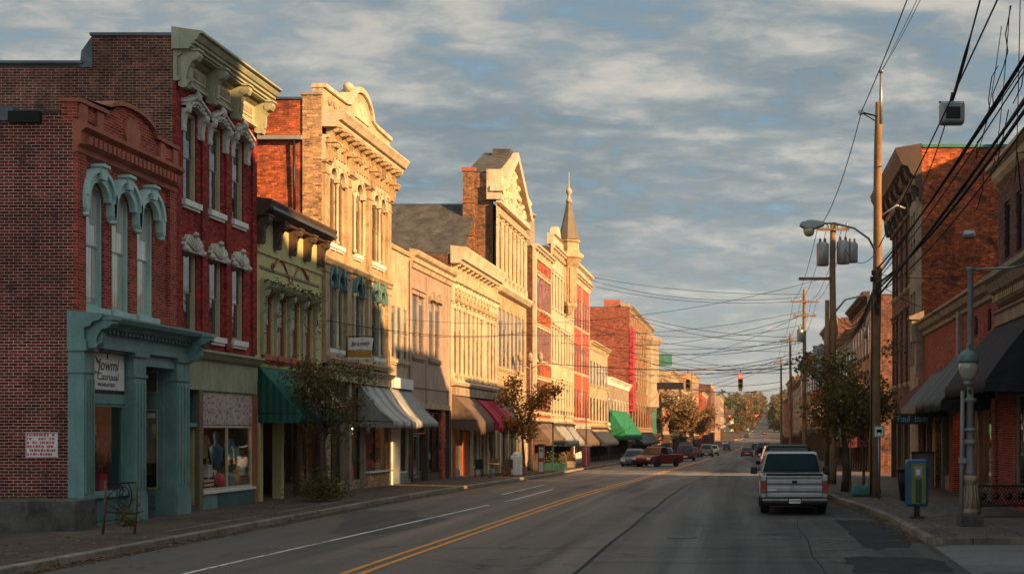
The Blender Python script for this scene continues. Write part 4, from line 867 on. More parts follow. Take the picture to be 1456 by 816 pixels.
# ---- plain cream narrow building
Y0, Y1 = 59.65, 63.2
B5 = root_of('plain_shop_building', 'narrow plain cream two storey building with three slim windows and plain grey awning', LF, Y0, Y1)
shell(LF, B5, Y0, Y1, -.4, 10.75, 14, p_cream, m_roof, parapet=.3)
us = [60.35, 61.35, 62.45]; b = MB(); hs = holes_of(us, 5.7, .62, 2.4) + [(59.8, 63.05, -.4, 3.9)]
facade(b, LF, Y0, Y1, -.4, 10.75, hs, p_cream); backing(LF, Y0, Y1, 4.5, 10, m_dim, b); b.build('wall', B5)
window_row(LF, B5, us, 5.7, .62, 2.4, p_grey, g_dark, None, None, p_cream, depth=.08)
cornice(LF, B5, Y0, Y1, 10.75, [(0, -.12), (.08, -.1), (.12, .02), (.12, .08), (0, .12)], p_cream)
b = MB(); b.tube([LF(Y1-.12, .08, .2), LF(Y1-.12, .08, 10.5)], .06, p_dust); b.build('downpipe', B5)
b = MB(); fbox(b, LF, 59.7, 63.1, 0, .22, 4.38, 4.85, p_white); fbox(b, LF, 59.8, 63.05, -.2, .05, 3.0, 3.9, p_grey); b.build('fascia', B5)
awning(LF, B5, 59.6, 63.1, 4.40, 2.85, 1.35, c_grey2, .2, .04, 3, .03, metal=m_metal, concave=.06, label='plain grey canvas awning')
door(LF, B5, 60.0, 61.1, .0, 2.5, -.2, p_white, g_shop, m_brass, .3); display(LF, B5, 61.3, 62.95, .5, 3.0, -.05, p_white, g_shop, 0); display(LF, B5, 60.0, 61.1, 2.55, 3.0, -.2, p_white, g_shop, 0, 'transom_window')
b = MB(); fbox(b, LF, 61.3, 62.95, -.15, .0, -.3, .5, p_grey); fbox(b, LF, 61.1, 61.3, -.2, .08, -.3, 3.0, p_white); fbox(b, LF, 59.75, 60.0, -.2, .08, -.3, 3.0, p_white); b.build('stall_riser', B5); interior(LF, B5, 59.82, 63.03, -.1, 3.9, m_shop, m_floor, -.35, 3)

# ---- rose beige two storey
Y0, Y1 = 63.25, 72.0
B6 = root_of('plain_shop_building', 'wide rose beige two storey building with paired windows and a moulded cornice', LF, Y0, Y1)
shell(LF, B6, Y0, Y1, -.4, 10.9, 14, b_tan, m_roof, parapet=.3)
us = [64.3, 65.5, 67.6, 68.9]; b = MB(); hs = holes_of(us, 6.1, 1.0, 2.9) + [(63.5, 71.8, -.4, 3.75)]
facade(b, LF, Y0, Y1, -.4, 10.9, hs, p_rose); backing(LF, Y0, Y1, 4.5, 10, m_dim, b); b.build('wall', B6)
window_row(LF, B6, us[:2], 6.1, 1.0, 2.9, p_lintd, g_sky, 'cap', p_rose, p_rose, depth=.12); window_row(LF, B6, us[2:], 6.1, 1.0, 2.9, p_lintd, g_sky, 'eyebrow', p_dust, p_rose, depth=.12)
cornice(LF, B6, Y0-.05, Y1+.05, 10.9, [(0, -.7), (.08, -.66), (.14, -.45), (.22, -.4), (.22, -.2), (.36, -.1), (.42, .05), (.42, .12), (0, .2)], p_cream)
b = MB(); fbox(b, LF, Y0, Y1, 0, .05, 4.55, 4.65, p_rose); fbox(b, LF, Y0, Y0+.14, 0, .06, 3.8, 10.1, p_rose); fbox(b, LF, 66.4, 66.52, 0, .06, 3.8, 10.1, p_rose); fbox(b, LF, Y1-.9, Y1-.75, 0, .08, 3.8, 10.1, p_cream); b.build('band', B6)
b = MB(); fbox(b, LF, Y0, Y1-.8, 0, .16, 3.55, 3.80, p_buff); b.build('fascia', B6)
for a, c in ((63.5, 63.7), (66.5, 66.75), (69.5, 70.4), (71.3, 71.8)):
    q = MB(); fbox(q, LF, a, c, -.2, .08, -.4, 3.55, b_orange if a == 69.5 else p_brownd); q.build('post', B6)
display(LF, B6, 63.7, 66.5, 2.3, 3.5, -.06, p_rust, g_shop, 0, 'transom_window'); display(LF, B6, 63.7, 65.2, .2, 2.25, -.06, p_blueteal, g_shop, 0); door(LF, B6, 65.3, 66.5, -.1, 2.25, -.2, p_brownd, g_shop, m_brass, .25); display(LF, B6, 66.8, 69.5, .3, 3.4, -.1, p_black, g_shop, 1); door(LF, B6, 70.4, 71.3, -.1, 2.6, -.3, p_black, g_shop, m_brass, .3)
b = MB(); fbox(b, LF, 63.7, 65.25, -.15, .0, -.4, .2, p_brownd); fbox(b, LF, 66.8, 69.5, -.2, -.02, -.4, .3, p_brownd); b.build('stall_riser', B6); interior(LF, B6, 63.52, 71.78, -.12, 3.7, m_shop, m_floor, -.5, 3)

# ---- ivory building with heavy cornice
Y0, Y1 = 72.05, 85.0
B7 = root_of('ornate_building', 'sunlit ivory building with heavy white cornice on brackets and rows of tall narrow windows', LF, Y0, Y1)
shell(LF, B7, Y0, Y1, -.6, 12.0, 13, b_brown, m_roof, parapet=.2)
us = [73.0+i*1.19 for i in range(7)] + [82.2, 83.3, 84.3]; b = MB(); hs = holes_of(us, 5.6, .86, 3.6) + [(72.4, 84.7, -.6, 3.9)]
facade(b, LF, Y0, Y1, -.6, 12.1, hs, p_creamw); backing(LF, Y0, Y1, 4.5, 11.9, m_dim, b); b.build('wall', B7)
window_row(LF, B7, us, 5.6, .86, 3.6, p_lintd, g_dark, None, None, p_cream, rail=.6, depth=.06)
q0 = None
for u in [72.4+i*1.19 for i in range(8)] + [81.65, 82.75, 83.8, 84.85]:
    if q0 is None: q0 = pier(LF, B7, u-.12, u+.12, .06, 5.3, 9.5, p_creamw, 'half_column', base=.3, cap=.4); uu = u
    else: dup(q0, B7, (0, u-uu, 0))
b = MB(); fbox(b, LF, Y0, Y1, 0, .12, 9.5, 10.7, p_creamw); mould(b, LF, Y0, Y1, [(.12, 10.45), (.3, 10.55), (.34, 10.7), (.12, 10.72)], p_creamw)
for i in range(10): plate(b, LF, arc(72.7+i*1.0, 9.95, .22, .16, 0, 330, 10), .12, .19, p_buff)
mould(b, LF, Y0, Y1, [(0, 4.9), (.25, 4.95), (.34, 5.1), (0, 5.25)], p_creamw); b.build('frieze', B7)
gg = random.Random(3); b = MB()
for i in range(28):
    u = Y0+.6+i*.44; b.lathe([(0, -.1), (.15, -.02), (.12, .10), (0, .16)], LF(u, .12, 10.25+.1*(i % 2)), p_creamw, 7, axis='x'); plate(b, LF, arc(u, 9.55, .16, .26, 0, 180, 6), .1, .2, p_buff)
b.build('festoon', B7)
brackets(LF, B7, [Y0+.35+i*1.18 for i in range(11)], 10.75, 11.55, .45, .3, p_creamw, w0=.0)
cornice(LF, B7, Y0-.1, Y1-1.2, 12.0, [(0, -.5), (.5, -.5), (.56, -.36), (.70, -.3), (.78, .05), (.86, .28), (.86, .36), (0, .45)], p_creamw)
b = MB(); fbox(b, LF, 72.4, 84.7, -.1, .06, 3.0, 3.9, p_brownd); b.build('fascia', B7)
awning(LF, B7, 72.2, 77.2, 4.5, 3.05, 1.3, c_brown, .5, .12, 3, .35, metal=m_metal, concave=-.05, label='fringed brown awning'); awning(LF, B7, 77.8, 84.0, 4.4, 2.9, 1.5, c_pink, .35, .15, 3, .18, metal=m_metal, concave=-.1, label='crimson canvas awning')
b = MB(); fbox(b, LF, 72.2, 84.5, 0, .25, 4.4, 4.85, p_dust); b.build('shopfront_cornice', B7)
for a, c in ((72.4, 72.8), (74.4, 74.7), (76.6, 77.5), (79.5, 79.8), (81.6, 82.1), (84.3, 84.7)):
    q = MB(); fbox(q, LF, a, c, -.2, .1, -.6, 3.0, p_cream if a > 76 else p_rust); q.build('post', B7)
for a, c, m_ in ((72.8, 74.4, p_blueteal), (77.5, 79.5, p_white), (82.1, 84.3, p_lint)): display(LF, B7, a, c, .3, 2.95, -.05, m_, g_shop, 0)
for a, c in ((74.7, 75.8), (79.8, 81.0)): door(LF, B7, a, c, -.2, 2.5, -.3, p_red if a < 75 else p_greend, g_shop, m_brass, .25)
b = MB(); fbox(b, LF, 72.8, 74.4, -.2, .05, -.6, .3, p_dust); fbox(b, LF, 77.5, 79.5, -.2, .05, -.6, .3, p_creamw); fbox(b, LF, 82.1, 84.3, -.2, .05, -.6, .3, p_creamw); fbox(b, LF, 75.8, 76.6, -.2, 0, -.6, 3, p_rust); fbox(b, LF, 81.0, 81.6, -.2, 0, -.6, 3, p_cream); b.build('stall_riser', B7)
interior(LF, B7, 72.42, 84.68, -.25, 3.8, m_shop, m_floor, -.5, 3)

# ---- gabled hall with slate roof behind
Y0, Y1 = 85.05, 96.6
B8 = root_of('gabled_building', 'highest cream building with a steep carved gable, brick flank, chimney and slate hall behind', LF, Y0, Y1)
b = MB(); b.box((-17.45, Y0+.3, -.6), (-16.3, Y0+.61, 18.0), b_gable); b.box((-28, Y1-.3, -.6), (-16.3, Y1-.005, 17), b_gable)
b.add([(-17.45, Y0+.3, -.6), (-28, Y0+.3, -.6), (-28, Y0+.3, 12), (-17.45, Y0+.3, 12)], [(0,1,2,3)], b_gable); b.build('side_wall', B8)
b = MB(); us = [86.4, 87.8, 89.2, 90.8, 92.4, 93.8, 95.2]; hs = holes_of(us, 12.6, .95, 3.4) + holes_of(us, 6.6, .95, 3.8) + [(85.5, 96.2, -.6, 4.0)]
facade(b, LF, Y0, Y1, -.6, 17.3, hs, p_buff); yc = (Y0+Y1)/2; backing(LF, Y0, Y1, 4.5, 17, m_dim, b)
plate(b, LF, [(Y0, 17.3), (Y1, 17.3), (Y1, 18.0), (yc+.5, 21.0), (yc-.5, 21.0), (Y0, 18.0)], -.30, -.001, p_buff); b.build('wall', B8)
window_row(LF, B8, us, 12.6, .95, 3.4, p_lintd, g_dark, None, None, p_cream, arch=.4, flat=p_buff, depth=.06); window_row(LF, B8, us, 6.6, .95, 3.8, p_lintd, g_dark, None, None, p_cream, depth=.06)
b = MB()
for s in (-1, 1): plate(b, LF, [(yc, 21.35), (yc, 20.8), (yc+s*5.6, 17.55), (yc+s*6.0, 17.7), (yc+s*6.0, 18.0)], -.35, .45, p_creamw)
plate(b, LF, arc(yc, 18.6, .9, 1.2, 0, 350, 20), 0, .16, p_creamw); fbox(b, LF, Y0, Y1, 0, .3, 17.0, 17.35, p_creamw)
for i in range(6): plate(b, LF, arc(yc-2.6+i*1.04, 17.75, .3, .4, 0, 340, 10), 0, .14, p_creamw)
mould(b, LF, Y0, Y1, [(0, 11.3), (.3, 11.4), (.5, 11.65), (.5, 11.8), (0, 12.0)], p_creamw); mould(b, LF, Y0, Y1, [(0, 16.2), (.2, 16.25), (.3, 16.45), (0, 16.55)], p_creamw); gg = random.Random(12)
for i in range(60):
    u = yc+gg.uniform(-4.6, 4.6); zt_ = 20.6-abs(u-yc)*.62
    if zt_ < 17.6: continue
    z_ = gg.uniform(17.5, zt_); r_ = gg.uniform(.12, .3); b.lathe([(0, -.12), (r_, -.04), (r_*.8, .10), (0, .2)], LF(u, .06, z_), p_creamw, 7, axis='x')
b.build('gable_moulding', B8)
q0 = None
for u in [85.3, 87.1, 88.5, 90.0, 91.6, 93.1, 94.5, 96.3]:
    if q0 is None: q0 = pier(LF, B8, u-.17, u+.17, .08, 12.0, 16.2, p_creamw, 'half_column', base=.5, cap=.6); uu = u
    else: dup(q0, B8, (0, u-uu, 0))
b = MB(); b.lathe([(.3, 0), (.35, .4), (.2, .6), (.4, 1.0), (.1, 1.5), (0, 1.7)], LF(Y1-.4, .1, 17.8), p_creamw, 10); fbox(b, LF, Y0-.1, Y0+.9, -.6, .35, 17.2, 19.1, p_creamw); b.build('pinnacle', B8)
b = MB(); b.prism([(-17.6, 18.9), (-16.4, 18.9), (-16.0, 21.4), (-17.1, 21.4)], lambda p, t: (p[0], t, p[1]), yc-.9, yc+.9, m_slate)
b.box((-17.5, Y0+.25, 18.0), (-16.2, Y0+4, 18.9), b_gable); b.add([(-17.9, Y0+.2, 18.95), (-15.95, Y0+.2, 18.95), (-15.95, yc, 21.3), (-17.9, yc, 21.3)], [(0,1,2,3)], m_slate); b.build('gable_roof', B8, solid=.12)
b = MB(); b.box((-18.15, Y0+.1, 8), (-17.45, Y0+.9, 19.0), b_gable); b.box((-18.22, Y0+.03, 19.0), (-17.38, Y0+.97, 19.25), p_terr)
for z_ in (12.5, 14.9, 17.0): b.box((-18.2, Y0+.05, z_), (-17.4, Y0+.95, z_+.1), p_rust)
b.build('chimney', B8)
b = MB(); b.add([(-32, Y0-6, 10.6), (-17.46, Y0-6, 10.6), (-17.46, Y0+1.2, 17.0), (-32, Y0+1.2, 17.0)], [(0,1,2,3)], m_slate); b.add([(-32, Y0+1.2, 17.0), (-17.46, Y0+1.2, 17.0), (-17.46, Y1, 10), (-32, Y1, 10)], [(0,1,2,3)], m_slate); b.build('slate_roof', B8, solid=.1)
b = MB(); b.box((-32, Y0+1.1, 16.98), (-17.46, Y0+1.3, 17.1), m_lead); b.box((-24, Y0-6.1, 11.9), (-16.9, Y0-5.9, 12.15), m_galv); b.build('ridge', B8)
b = MB(); fbox(b, LF, 85.5, 96.2, -.2, .2, 3.0, 4.4, p_dust); b.build('fascia', B8)
for a, c in ((85.5, 86.0), (88.4, 88.8), (91.6, 92.0), (95.7, 96.2)):
    q = MB(); fbox(q, LF, a, c, -.2, .15, -.6, 3.0, p_cream); q.build('post', B8)
for a, c in ((86.0, 88.4), (88.8, 90.3), (92.0, 95.7)): display(LF, B8, a, c, .2, 3.0, -.1, p_brownd, g_shop, 1)
door(LF, B8, 90.3, 91.6, -.25, 2.6, -.1, p_greend, g_shop, m_brass, .25); b = MB(); fbox(b, LF, 86.0, 90.3, -.2, 0, -.6, .2, p_dust); fbox(b, LF, 92, 95.7, -.2, 0, -.6, .2, p_dust); b.build('stall_riser', B8); interior(LF, B8, 85.5, 96.2, -.3, 4, m_shop, m_floor, -.3, 3)
# ------------------------------------------------------------------ plainer buildings, both rows
def row_building(name, label, fr, Y0, Y1, H, depth, front, side, trim, floors, n, pane=None, hood=None, wfrac=.5, corn=True, store=True, storem=None, group=None, awn=None, base=None, arch=0, gap=.0, sill=True, mull=0, wf=None):
    ym = (Y0+Y1)/2; g_ = gz(ym)+.1 if base is None else base; pane = pane or g_dark; storem = storem or p_brownd
    root = thing(name, label, 'building', fr(ym, 0, g_), group); shell(fr, root, Y0, Y1, g_-1.5, H-.15, depth, side, m_roof, parapet=.3)
    zt = g_+3.6 if store else g_+.6; fh = (H-.9-zt-.3)/floors; st = (Y1-Y0)/n; us = [Y0+st*(i+.5) for i in range(n)]; ww = st*wfrac; hs = []
    for k in range(floors): hs += holes_of(us, zt+.7+fh*k, ww, fh*.62)
    if store: hs.append((Y0+.3, Y1-.3, g_-1.5, g_+3.1))
    b = MB(); facade(b, fr, Y0, Y1, g_-1.5, H, hs, front); backing(fr, Y0, Y1, zt, H-.3, m_dim, b); b.build('wall', root)
    f = window(fr, root, us[0], zt+.7, ww, fh*.62, wf or trim, pane, hood, trim, trim if sill else None, arch=arch, flat=front, mull=mull, depth=.05)
    for k in range(floors):
        for i in range(n):
            if k or i: dup(f, root, (0, us[i]-us[0], fh*k))
    if corn:
        cornice(fr, root, Y0-.03, Y1+.03, H, CORN, trim)
        m_ = max(3, int((Y1-Y0)/1.2)); brackets(fr, root, [Y0+.3+i*(Y1-Y0-.6)/m_ for i in range(m_+1)], H-.62, H-.12, .36, .2, trim)
    b = MB(); mould(b, fr, Y0, Y1, [(0, zt-.05), (.1, zt), (.16, zt+.16), (0, zt+.22)], trim); b.build('string_course', root)
    if store:
        mould(b := MB(), fr, Y0+.1, Y1-.1, [(0, g_+3.1), (.18, g_+3.12), (.18, g_+3.4), (.32, g_+3.5), (0, g_+3.58)], storem); b.build('fascia', root)
        m_ = max(2, int((Y1-Y0)/2.2)); s2 = (Y1-Y0-.6)/m_
        for i in range(m_+1):
            q = MB(); u = Y0+.3+s2*i; fbox(q, fr, max(Y0+.02, u-.12), min(Y1-.02, u+.12), -.2, .08, g_-1.5, g_+3.1, storem); q.build('post', root)
        for i in range(m_):
            a, c = Y0+.3+s2*i+.12, Y0+.3+s2*(i+1)-.12
            if i == m_//2: door(fr, root, a, min(c, a+1.2), g_, g_+2.5, -.15, storem, g_shop, m_brass, .3); a = min(c, a+1.2)
            if c-a > .3:
                display(fr, root, a, c, g_+.5, g_+3.05, -.08, storem, g_shop, 0); q = MB(); fbox(q, fr, a, c, -.2, -.02, g_-1.5, g_+.5, storem); q.build('stall_riser', root)
        interior(fr, root, Y0+.32, Y1-.32, g_-.05, g_+3.08, m_shop, m_floor, -.3, 2.5)
    if awn:
        a, c, m_, zt_, pr, lb = awn; awning(fr, root, a, c, g_+zt_, g_+zt_-1.5, pr, m_, .3, .1, 3, .1, metal=m_metal, label=lb)
    return root
# ---- three part block with the spire
Y0, Y1 = 99.4, 108.6
B9 = row_building('brick_shop_building', 'sunlit orange brick building with white cornice beside the spire building', LF, Y0, Y1, 16.3, 12, b_orange, b_brown, p_creamw, 3, 5, g_dark, 'cap', .55, wf=p_lintd, awn=(100, 108, c_brown, 3.6, 1.2, None))
b = MB(); fbox(b, LF, Y0, Y0+.5, 0, .25, 4, 15.8, p_creamw); b.build('pilaster', B9); b = MB(); fbox(b, LF, Y0+.3, Y0+2.2, -1.2, -.2, 16.2, 18.6, p_dust); b.lathe([(.75, 0), (.8, .15), (.55, .3), (.3, .55)], LF(Y0+1.2, -.7, 18.6), p_dust, 10); b.build('chimney', B9)
Y0, Y1 = 108.65, 122.6
B10 = row_building('ornate_building', 'dazzling ivory ornate building with an octagonal oriel and slender spire', LF, Y0, Y1, 17.6, 12, p_creamw, b_brown, p_creamw, 3, 8, g_dark, 'cap', .55, wf=p_lintd, awn=(110, 121, c_grey2, 3.5, 1.2, None))
for i in range(9):
    q = pier(LF, B10, Y0+i*(Y1-Y0)/8-.16 if i else Y0, min(Y1, Y0+i*(Y1-Y0)/8+.2), .06, 4.2, 16.6, p_creamw, 'half_column')
b = MB(); yc = 117.0
for i in range(12): plate(b, LF, arc(Y0+.9+i*1.1, 16.9, .36, .3, 0, 180, 8), 0, .2, p_buff)
mould(b, LF, Y0, yc-2.4, [(-.3, 17.7), (.2, 17.7), (.2, 18.4), (.4, 18.5), (-.3, 18.6)], p_creamw); plate(b, LF, arc(111.6, 18.5, 1.6, 1.0, 0, 180, 12), -.3, .2, p_creamw); b.build('parapet', B10)
T = MB(); c = LF(yc, .35, 0)
T.lathe([(.2, 12.6), (.55, 13.2), (.72, 13.4), (.72, 13.6), (.62, 13.7), (.62, 16.8), (.9, 17.1), (1.15, 17.5), (1.3, 17.6), (1.3, 17.85), (.9, 18.2), (.85, 18.9), (1.0, 19.0), (1.0, 19.15), (.6, 19.2)], c, p_buff, 8, False)
for k in range(8):
    a = math.pi/8+k*math.pi/4; T.box((c[0]+.63*math.cos(a)-.08, c[1]+.63*math.sin(a)-.08, 13.7), (c[0]+.63*math.cos(a)+.08, c[1]+.63*math.sin(a)+.08, 16.8), p_cream)
T = T.build('turret', B10)
b = MB(); b.lathe([(.92, 19.21), (.86, 19.4), (.42, 21.4), (.22, 22.4), (.20, 22.45)], c, paint('spire_slate', (.15, .11, .07), .6, .25, .5), 8, False); b.build('spire', T)
b = MB(); b.lathe([(.24, 22.45), (.30, 22.6), (.14, 22.8), (.11, 23.1), (.24, 23.3), (.27, 23.5), (.14, 23.7), (.06, 23.85), (.035, 25.0), (.01, 25.15)], c, p_buff, 10); b.build('finial', T)
Y0, Y1 = 122.65, 135
B11 = row_building('brick_shop_building', 'bright red painted brick building beyond the spire with white cornice', LF, Y0, Y1, 17.0, 12, p_red, b_brown, p_creamw, 3, 6, g_dark, None, .5, wf=p_brownd, awn=(123, 134, c_brown, 3.5, 1.3, None), storem=p_white)
b = MB()
for i in range(7): fbox(b, LF, max(Y0, Y0+i*2.05-.2), min(Y1, Y0+i*2.05+.2), 0, .05, 4, 16.2, p_red if i % 3 else p_cream)
b.build('pilaster', B11); b = MB(); mould(b, LF, Y0, Y1, [(-.3, 17.0), (.2, 17.1), (.2, 17.6), (.5, 17.8), (.5, 18.0), (-.3, 18.1)], p_creamw); b.build('parapet', B11)
row_building('plain_shop_building', 'low cream building between red building and emerald awning', LF, 135.1, 152.5, 11.6, 12, p_cream, p_dust, p_cream, 2, 6, g_dark, None, .5, wf=p_brownd, awn=(136, 151, c_tan, 3.5, 1.4, None))
BG = row_building('plain_shop_building', 'low pale building behind the big emerald green awning', LF, 152.6, 180, 8.6, 12, p_dust, p_cream, p_white, 1, 7, g_dark, None, .4)
awning(LF, BG, 155, 177, 5.0, 2.0, 2.0, c_emer, .5, .12, 4, .03, metal=m_metal, label='big emerald green awning')
Y0, Y1 = 181, 224
BR = row_building('brick_shop_building', 'tall brick building with plain red brown flank, red corner strip and bay front', LF, Y0, Y1, 19.4, 20, b_gable, brick('brick_far_red', (.28, .075, .042), (.21, .055, .035), (.18, .09, .065), .14, .15, None, .30, .11, .012, .2), p_dust, 3, 9, g_dark, 'cap', .5, wf=p_brownd, awn=(185, 220, c_black, 3.6, 1.5, None))
b = MB(); fbox(b, LF, Y0-.05, Y0+3.8, .0, .5, 5.2, 16.5, brick('brick_crimson', (.42, .045, .055), (.33, .035, .045), (.2, .04, .04), .3, .5, None, .5, .18)); b.build('corner_strip', BR)
b = MB(); b.box((-19.6, Y0+1, 19.2), (-17.4, Y0+3, 20.4), p_terr); b.box((-16.2, Y0, 19.3), (-17, Y0+40, 19.9), p_dust); b.build('chimney', BR)
b = MB(); cc = LF(214, -.4, 0); b.lathe([(.4, 5.0), (2.2, 6.4), (2.2, 16.0), (2.6, 16.6), (2.8, 17.2), (.3, 18.6)], cc, p_dust, 12, False); b.build('bay', BR)
b = MB(); b.box((-16.2, 213, 9.2), (-10.2, 213.4, 10.3), p_black); b.build('canopy', BR)
row_building('painted_shop_building', 'narrow teal painted building past the tall brick one', LF, 224.5, 236, 13.5, 12, p_green, b_brown, p_green, 3, 4, g_dark, None, .45)
rs = MB(); rs.box((-15.9, 250, 4.6), (-12.6, 250.5, 7.4), p_red); rs.box((-15.9, 250, 7.5), (-12.8, 250.5, 8.9), p_white); tag(rs.build('shop_sign'), 'red and white box sign hung over the far left pavement', 'sign')
gs = MB(); gs.box((-15.9, 226, 13.6), (-12.8, 226.4, 15.6), p_green); gs.box((-15.9, 226.1, 15.6), (-15.7, 226.3, 16.4), m_metal); tag(gs.build('shop_sign'), 'green projecting sign high on the far teal building', 'sign')
far = [(237, 262, 12.0, b_tan, p_dust, 'tan brick far building with dusty trim'), (263, 292, 14.5, p_buff, p_dust, 'tall buff stone far building'), (293, 330, 12.0, b_brown, p_lint, 'long brown brick far building'), (331, 372, 17.0, b_tan, p_cream, 'tallest tan brick far building with cream trim'),
       (373, 420, 13.5, b_orange, p_lint, 'wide orange brick far building'), (421, 470, 17.5, b_brown, p_creamw, 'brown brick far building with ivory trim'), (471, 540, 15.5, p_rose, p_dust, 'rose plastered far building at the road dip')]
for k, (a, c, h, fm, tm, lb) in enumerate(far):
    fr = Fr(-16+bend((a+c)/2), 1); row_building('distant_building', lb+' on the left row', fr, a, c, h, 14, fm, fm, tm, 3 if h > 13 else 2, 6, g_dark, None, .52, wf=p_brownd, group='distant buildings of the left row', sill=False)
# ------------------------------------------------------------------ right row
Y0, Y1 = 31.0, 42.6
RA = thing('brick_shop_building', 'red brick building at the right edge with large pinstriped black awning', 'building', RF(37, 0, .1))
shell(RF, RA, Y0, Y1, -.2, 10.7, 8, b_purple, m_roof, parapet=.3)
us = [33, 35.3, 37.6, 39.4, 41.2]; b = MB(); hs = holes_of(us, 7.75, .8, 1.75) + [(31.5, 42.2, -.2, 3.6)]
facade(b, RF, Y0, Y1, -.2, 10.7, hs, b_purple); backing(RF, Y0, Y1, 3.8, 10.5, m_dim, b); b.build('wall', RA); window_row(RF, RA, us, 7.75, .8, 1.75, p_black, g_dark, None, None, None)
cornice(RF, RA, Y0, Y1+.1, 10.7, [(0, -.5), (.1, -.45), (.2, -.3), (.2, -.1), (.4, 0), (.4, .1), (0, .2)], p_cream)
cornice(RF, RA, Y0, Y1, 7.2, [(0, -.8), (.12, -.75), (.12, -.5), (.3, -.4), (.42, -.15), (.55, -.05), (.55, .1), (0, .22)], p_dust, 'shopfront_cornice', (.12, .1, -.7, -.5, .3), p_buff)
b = MB(); mould(b, RF, Y0, Y1, [(0, 5.7), (.12, 5.75), (.12, 6.1), (.2, 6.15), (0, 6.3)], p_dust); b.build('fascia', RA)
awning(RF, RA, 35.6, 43.0, 5.75, 3.78, 1.62, c_pin, .30, .03, 5, .0, c_black, concave=-.06, metal=m_metal, label='large pinstriped black awning')
for a, c, m_ in ((31.2, 31.8, b_front), (36.2, 36.6, p_lintd), (39.6, 42.4, b_front)):
    q = MB(); fbox(q, RF, a, c, -.2, .06, -.2, 3.6, m_); q.build('post', RA)
display(RF, RA, 31.8, 36.2, .8, 3.5, .0, p_dust, g_shop, 1); display(RF, RA, 37.9, 39.6, .7, 3.5, .0, p_dust, g_shop, 0); door(RF, RA, 36.6, 37.9, .12, 3.0, -.1, p_black, g_shop, m_brass, .2)
b = MB(); fbox(b, RF, 31.8, 36.2, -.2, .1, -.2, .8, b_front); fbox(b, RF, 37.9, 39.6, -.2, .1, -.2, .7, b_front); fbox(b, RF, 36.6, 37.9, -.15, -.02, 3.0, 3.6, p_black); b.build('stall_riser', RA); interior(RF, RA, 31.6, 42.1, .1, 3.58, m_shop, m_floor, -.4, 3)
Y0, Y1 = 42.65, 61.4
RL = thing('brick_shop_building', 'low brick shop row with a stone cornice and dark draped awnings near tall sooty building', 'building', RF(52, 0, .1))
shell(RF, RL, Y0, Y1, -.3, 7.0, 9, b_front, m_roof, parapet=.3)
us = [44.2, 46.8, 51, 54, 57.5]; b = MB(); hs = holes_of(us[:2], 5.75, .7, .7) + [(43, 51.6, -.3, 3.4), (52.2, 56.4, -.3, 3.2), (57, 61, -.3, 3.2)]
facade(b, RF, Y0, Y1, -.3, 7.2, hs, b_front); backing(RF, Y0, Y1, 3.6, 7.0, m_dim, b); b.build('wall', RL); window_row(RF, RL, us[:2], 5.75, .7, .7, p_black, g_dark)
cornice(RF, RL, Y0, Y1+.05, 7.2, [(0, -.5), (.1, -.45), (.1, -.3), (.25, -.2), (.32, .0), (.42, .06), (.42, .16), (0, .25)], p_dust)
b = MB(); fbox(b, RF, Y1-.75, Y1+.0, 0, .55, 6.5, 7.5, p_dust); mould(b, RF, Y1-.85, Y1+.06, [(0, 7.5), (.65, 7.5), (.7, 7.62), (0, 7.9)], p_dust); fbox(b, RF, Y1-.7, Y1-.05, 0, .35, 5.0, 6.5, p_dust); fbox(b, RF, Y1-.7, Y1-.05, 0, .25, -.3, 5.0, b_tan); b.build('end_pier', RL)
b = MB(); mould(b, RF, 49.8, 50.4, [(0, 5.2), (.15, 5.2), (.15, 7.0), (0, 7.0)], p_dust); b.build('pilaster', RL)
awning(RF, RL, 43.9, 50.8, 5.35, 3.42, 1.6, c_charc, .28, .12, 3, .02, c_black, metal=m_metal, label='dark green draped awning'); awning(RF, RL, 51.0, 56.6, 5.0, 3.3, 1.5, c_black, .3, .12, 2, .03, c_black, metal=m_metal, label='plain black awning'); awning(RF, RL, 56.9, 61.1, 4.6, 3.1, 1.3, c_bur, .3, .05, 2, .03, c_greend, concave=-.2, metal=m_metal, label='burgundy rounded awning')
for a, c, m_ in ((42.7, 43.3, b_front), (45.6, 45.9, p_rust), (48.6, 48.9, p_brownd), (51.4, 52.4, b_front), (54.2, 54.5, p_lintd), (56.2, 57.2, b_tan), (59, 59.2, p_lintd)):
    q = MB(); fbox(q, RF, a, c, -.25, .1, -.3, 3.4, m_); q.build('post', RL)
for a, c in ((43.3, 45.6), (45.9, 47.3), (52.4, 54.2), (57.2, 59.0)): display(RF, RL, a, c, .6, 3.2, -.05, p_lintd, g_shop, 0)
for a, c in ((47.3, 48.6), (48.9, 51.4), (54.5, 56.2), (59.2, 60.9)): door(RF, RL, a, min(c, a+1.2), .05, 2.6, -.3, p_black, g_shop, m_brass, .2)
b = MB()
for a, c in ((43.3, 45.6), (45.9, 47.3), (52.4, 54.2), (57.2, 59.0)): fbox(b, RF, a, c, -.2, .0, -.3, .6, p_dust)
for a, c in ((43.3, 51.4), (52.4, 56.2), (57.2, 60.9)): fbox(b, RF, a, c, -.22, -.03, 2.85 if a < 43.2 else 3.2, 3.42, p_brownd)
b.build('stall_riser', RL); interior(RF, RL, 43.1, 51.5, .05, 3.38, m_shop, m_floor, -.5, 4); interior(RF, RL, 52.3, 60.9, .05, 3.18, m_shop, m_floor, -.5, 4)
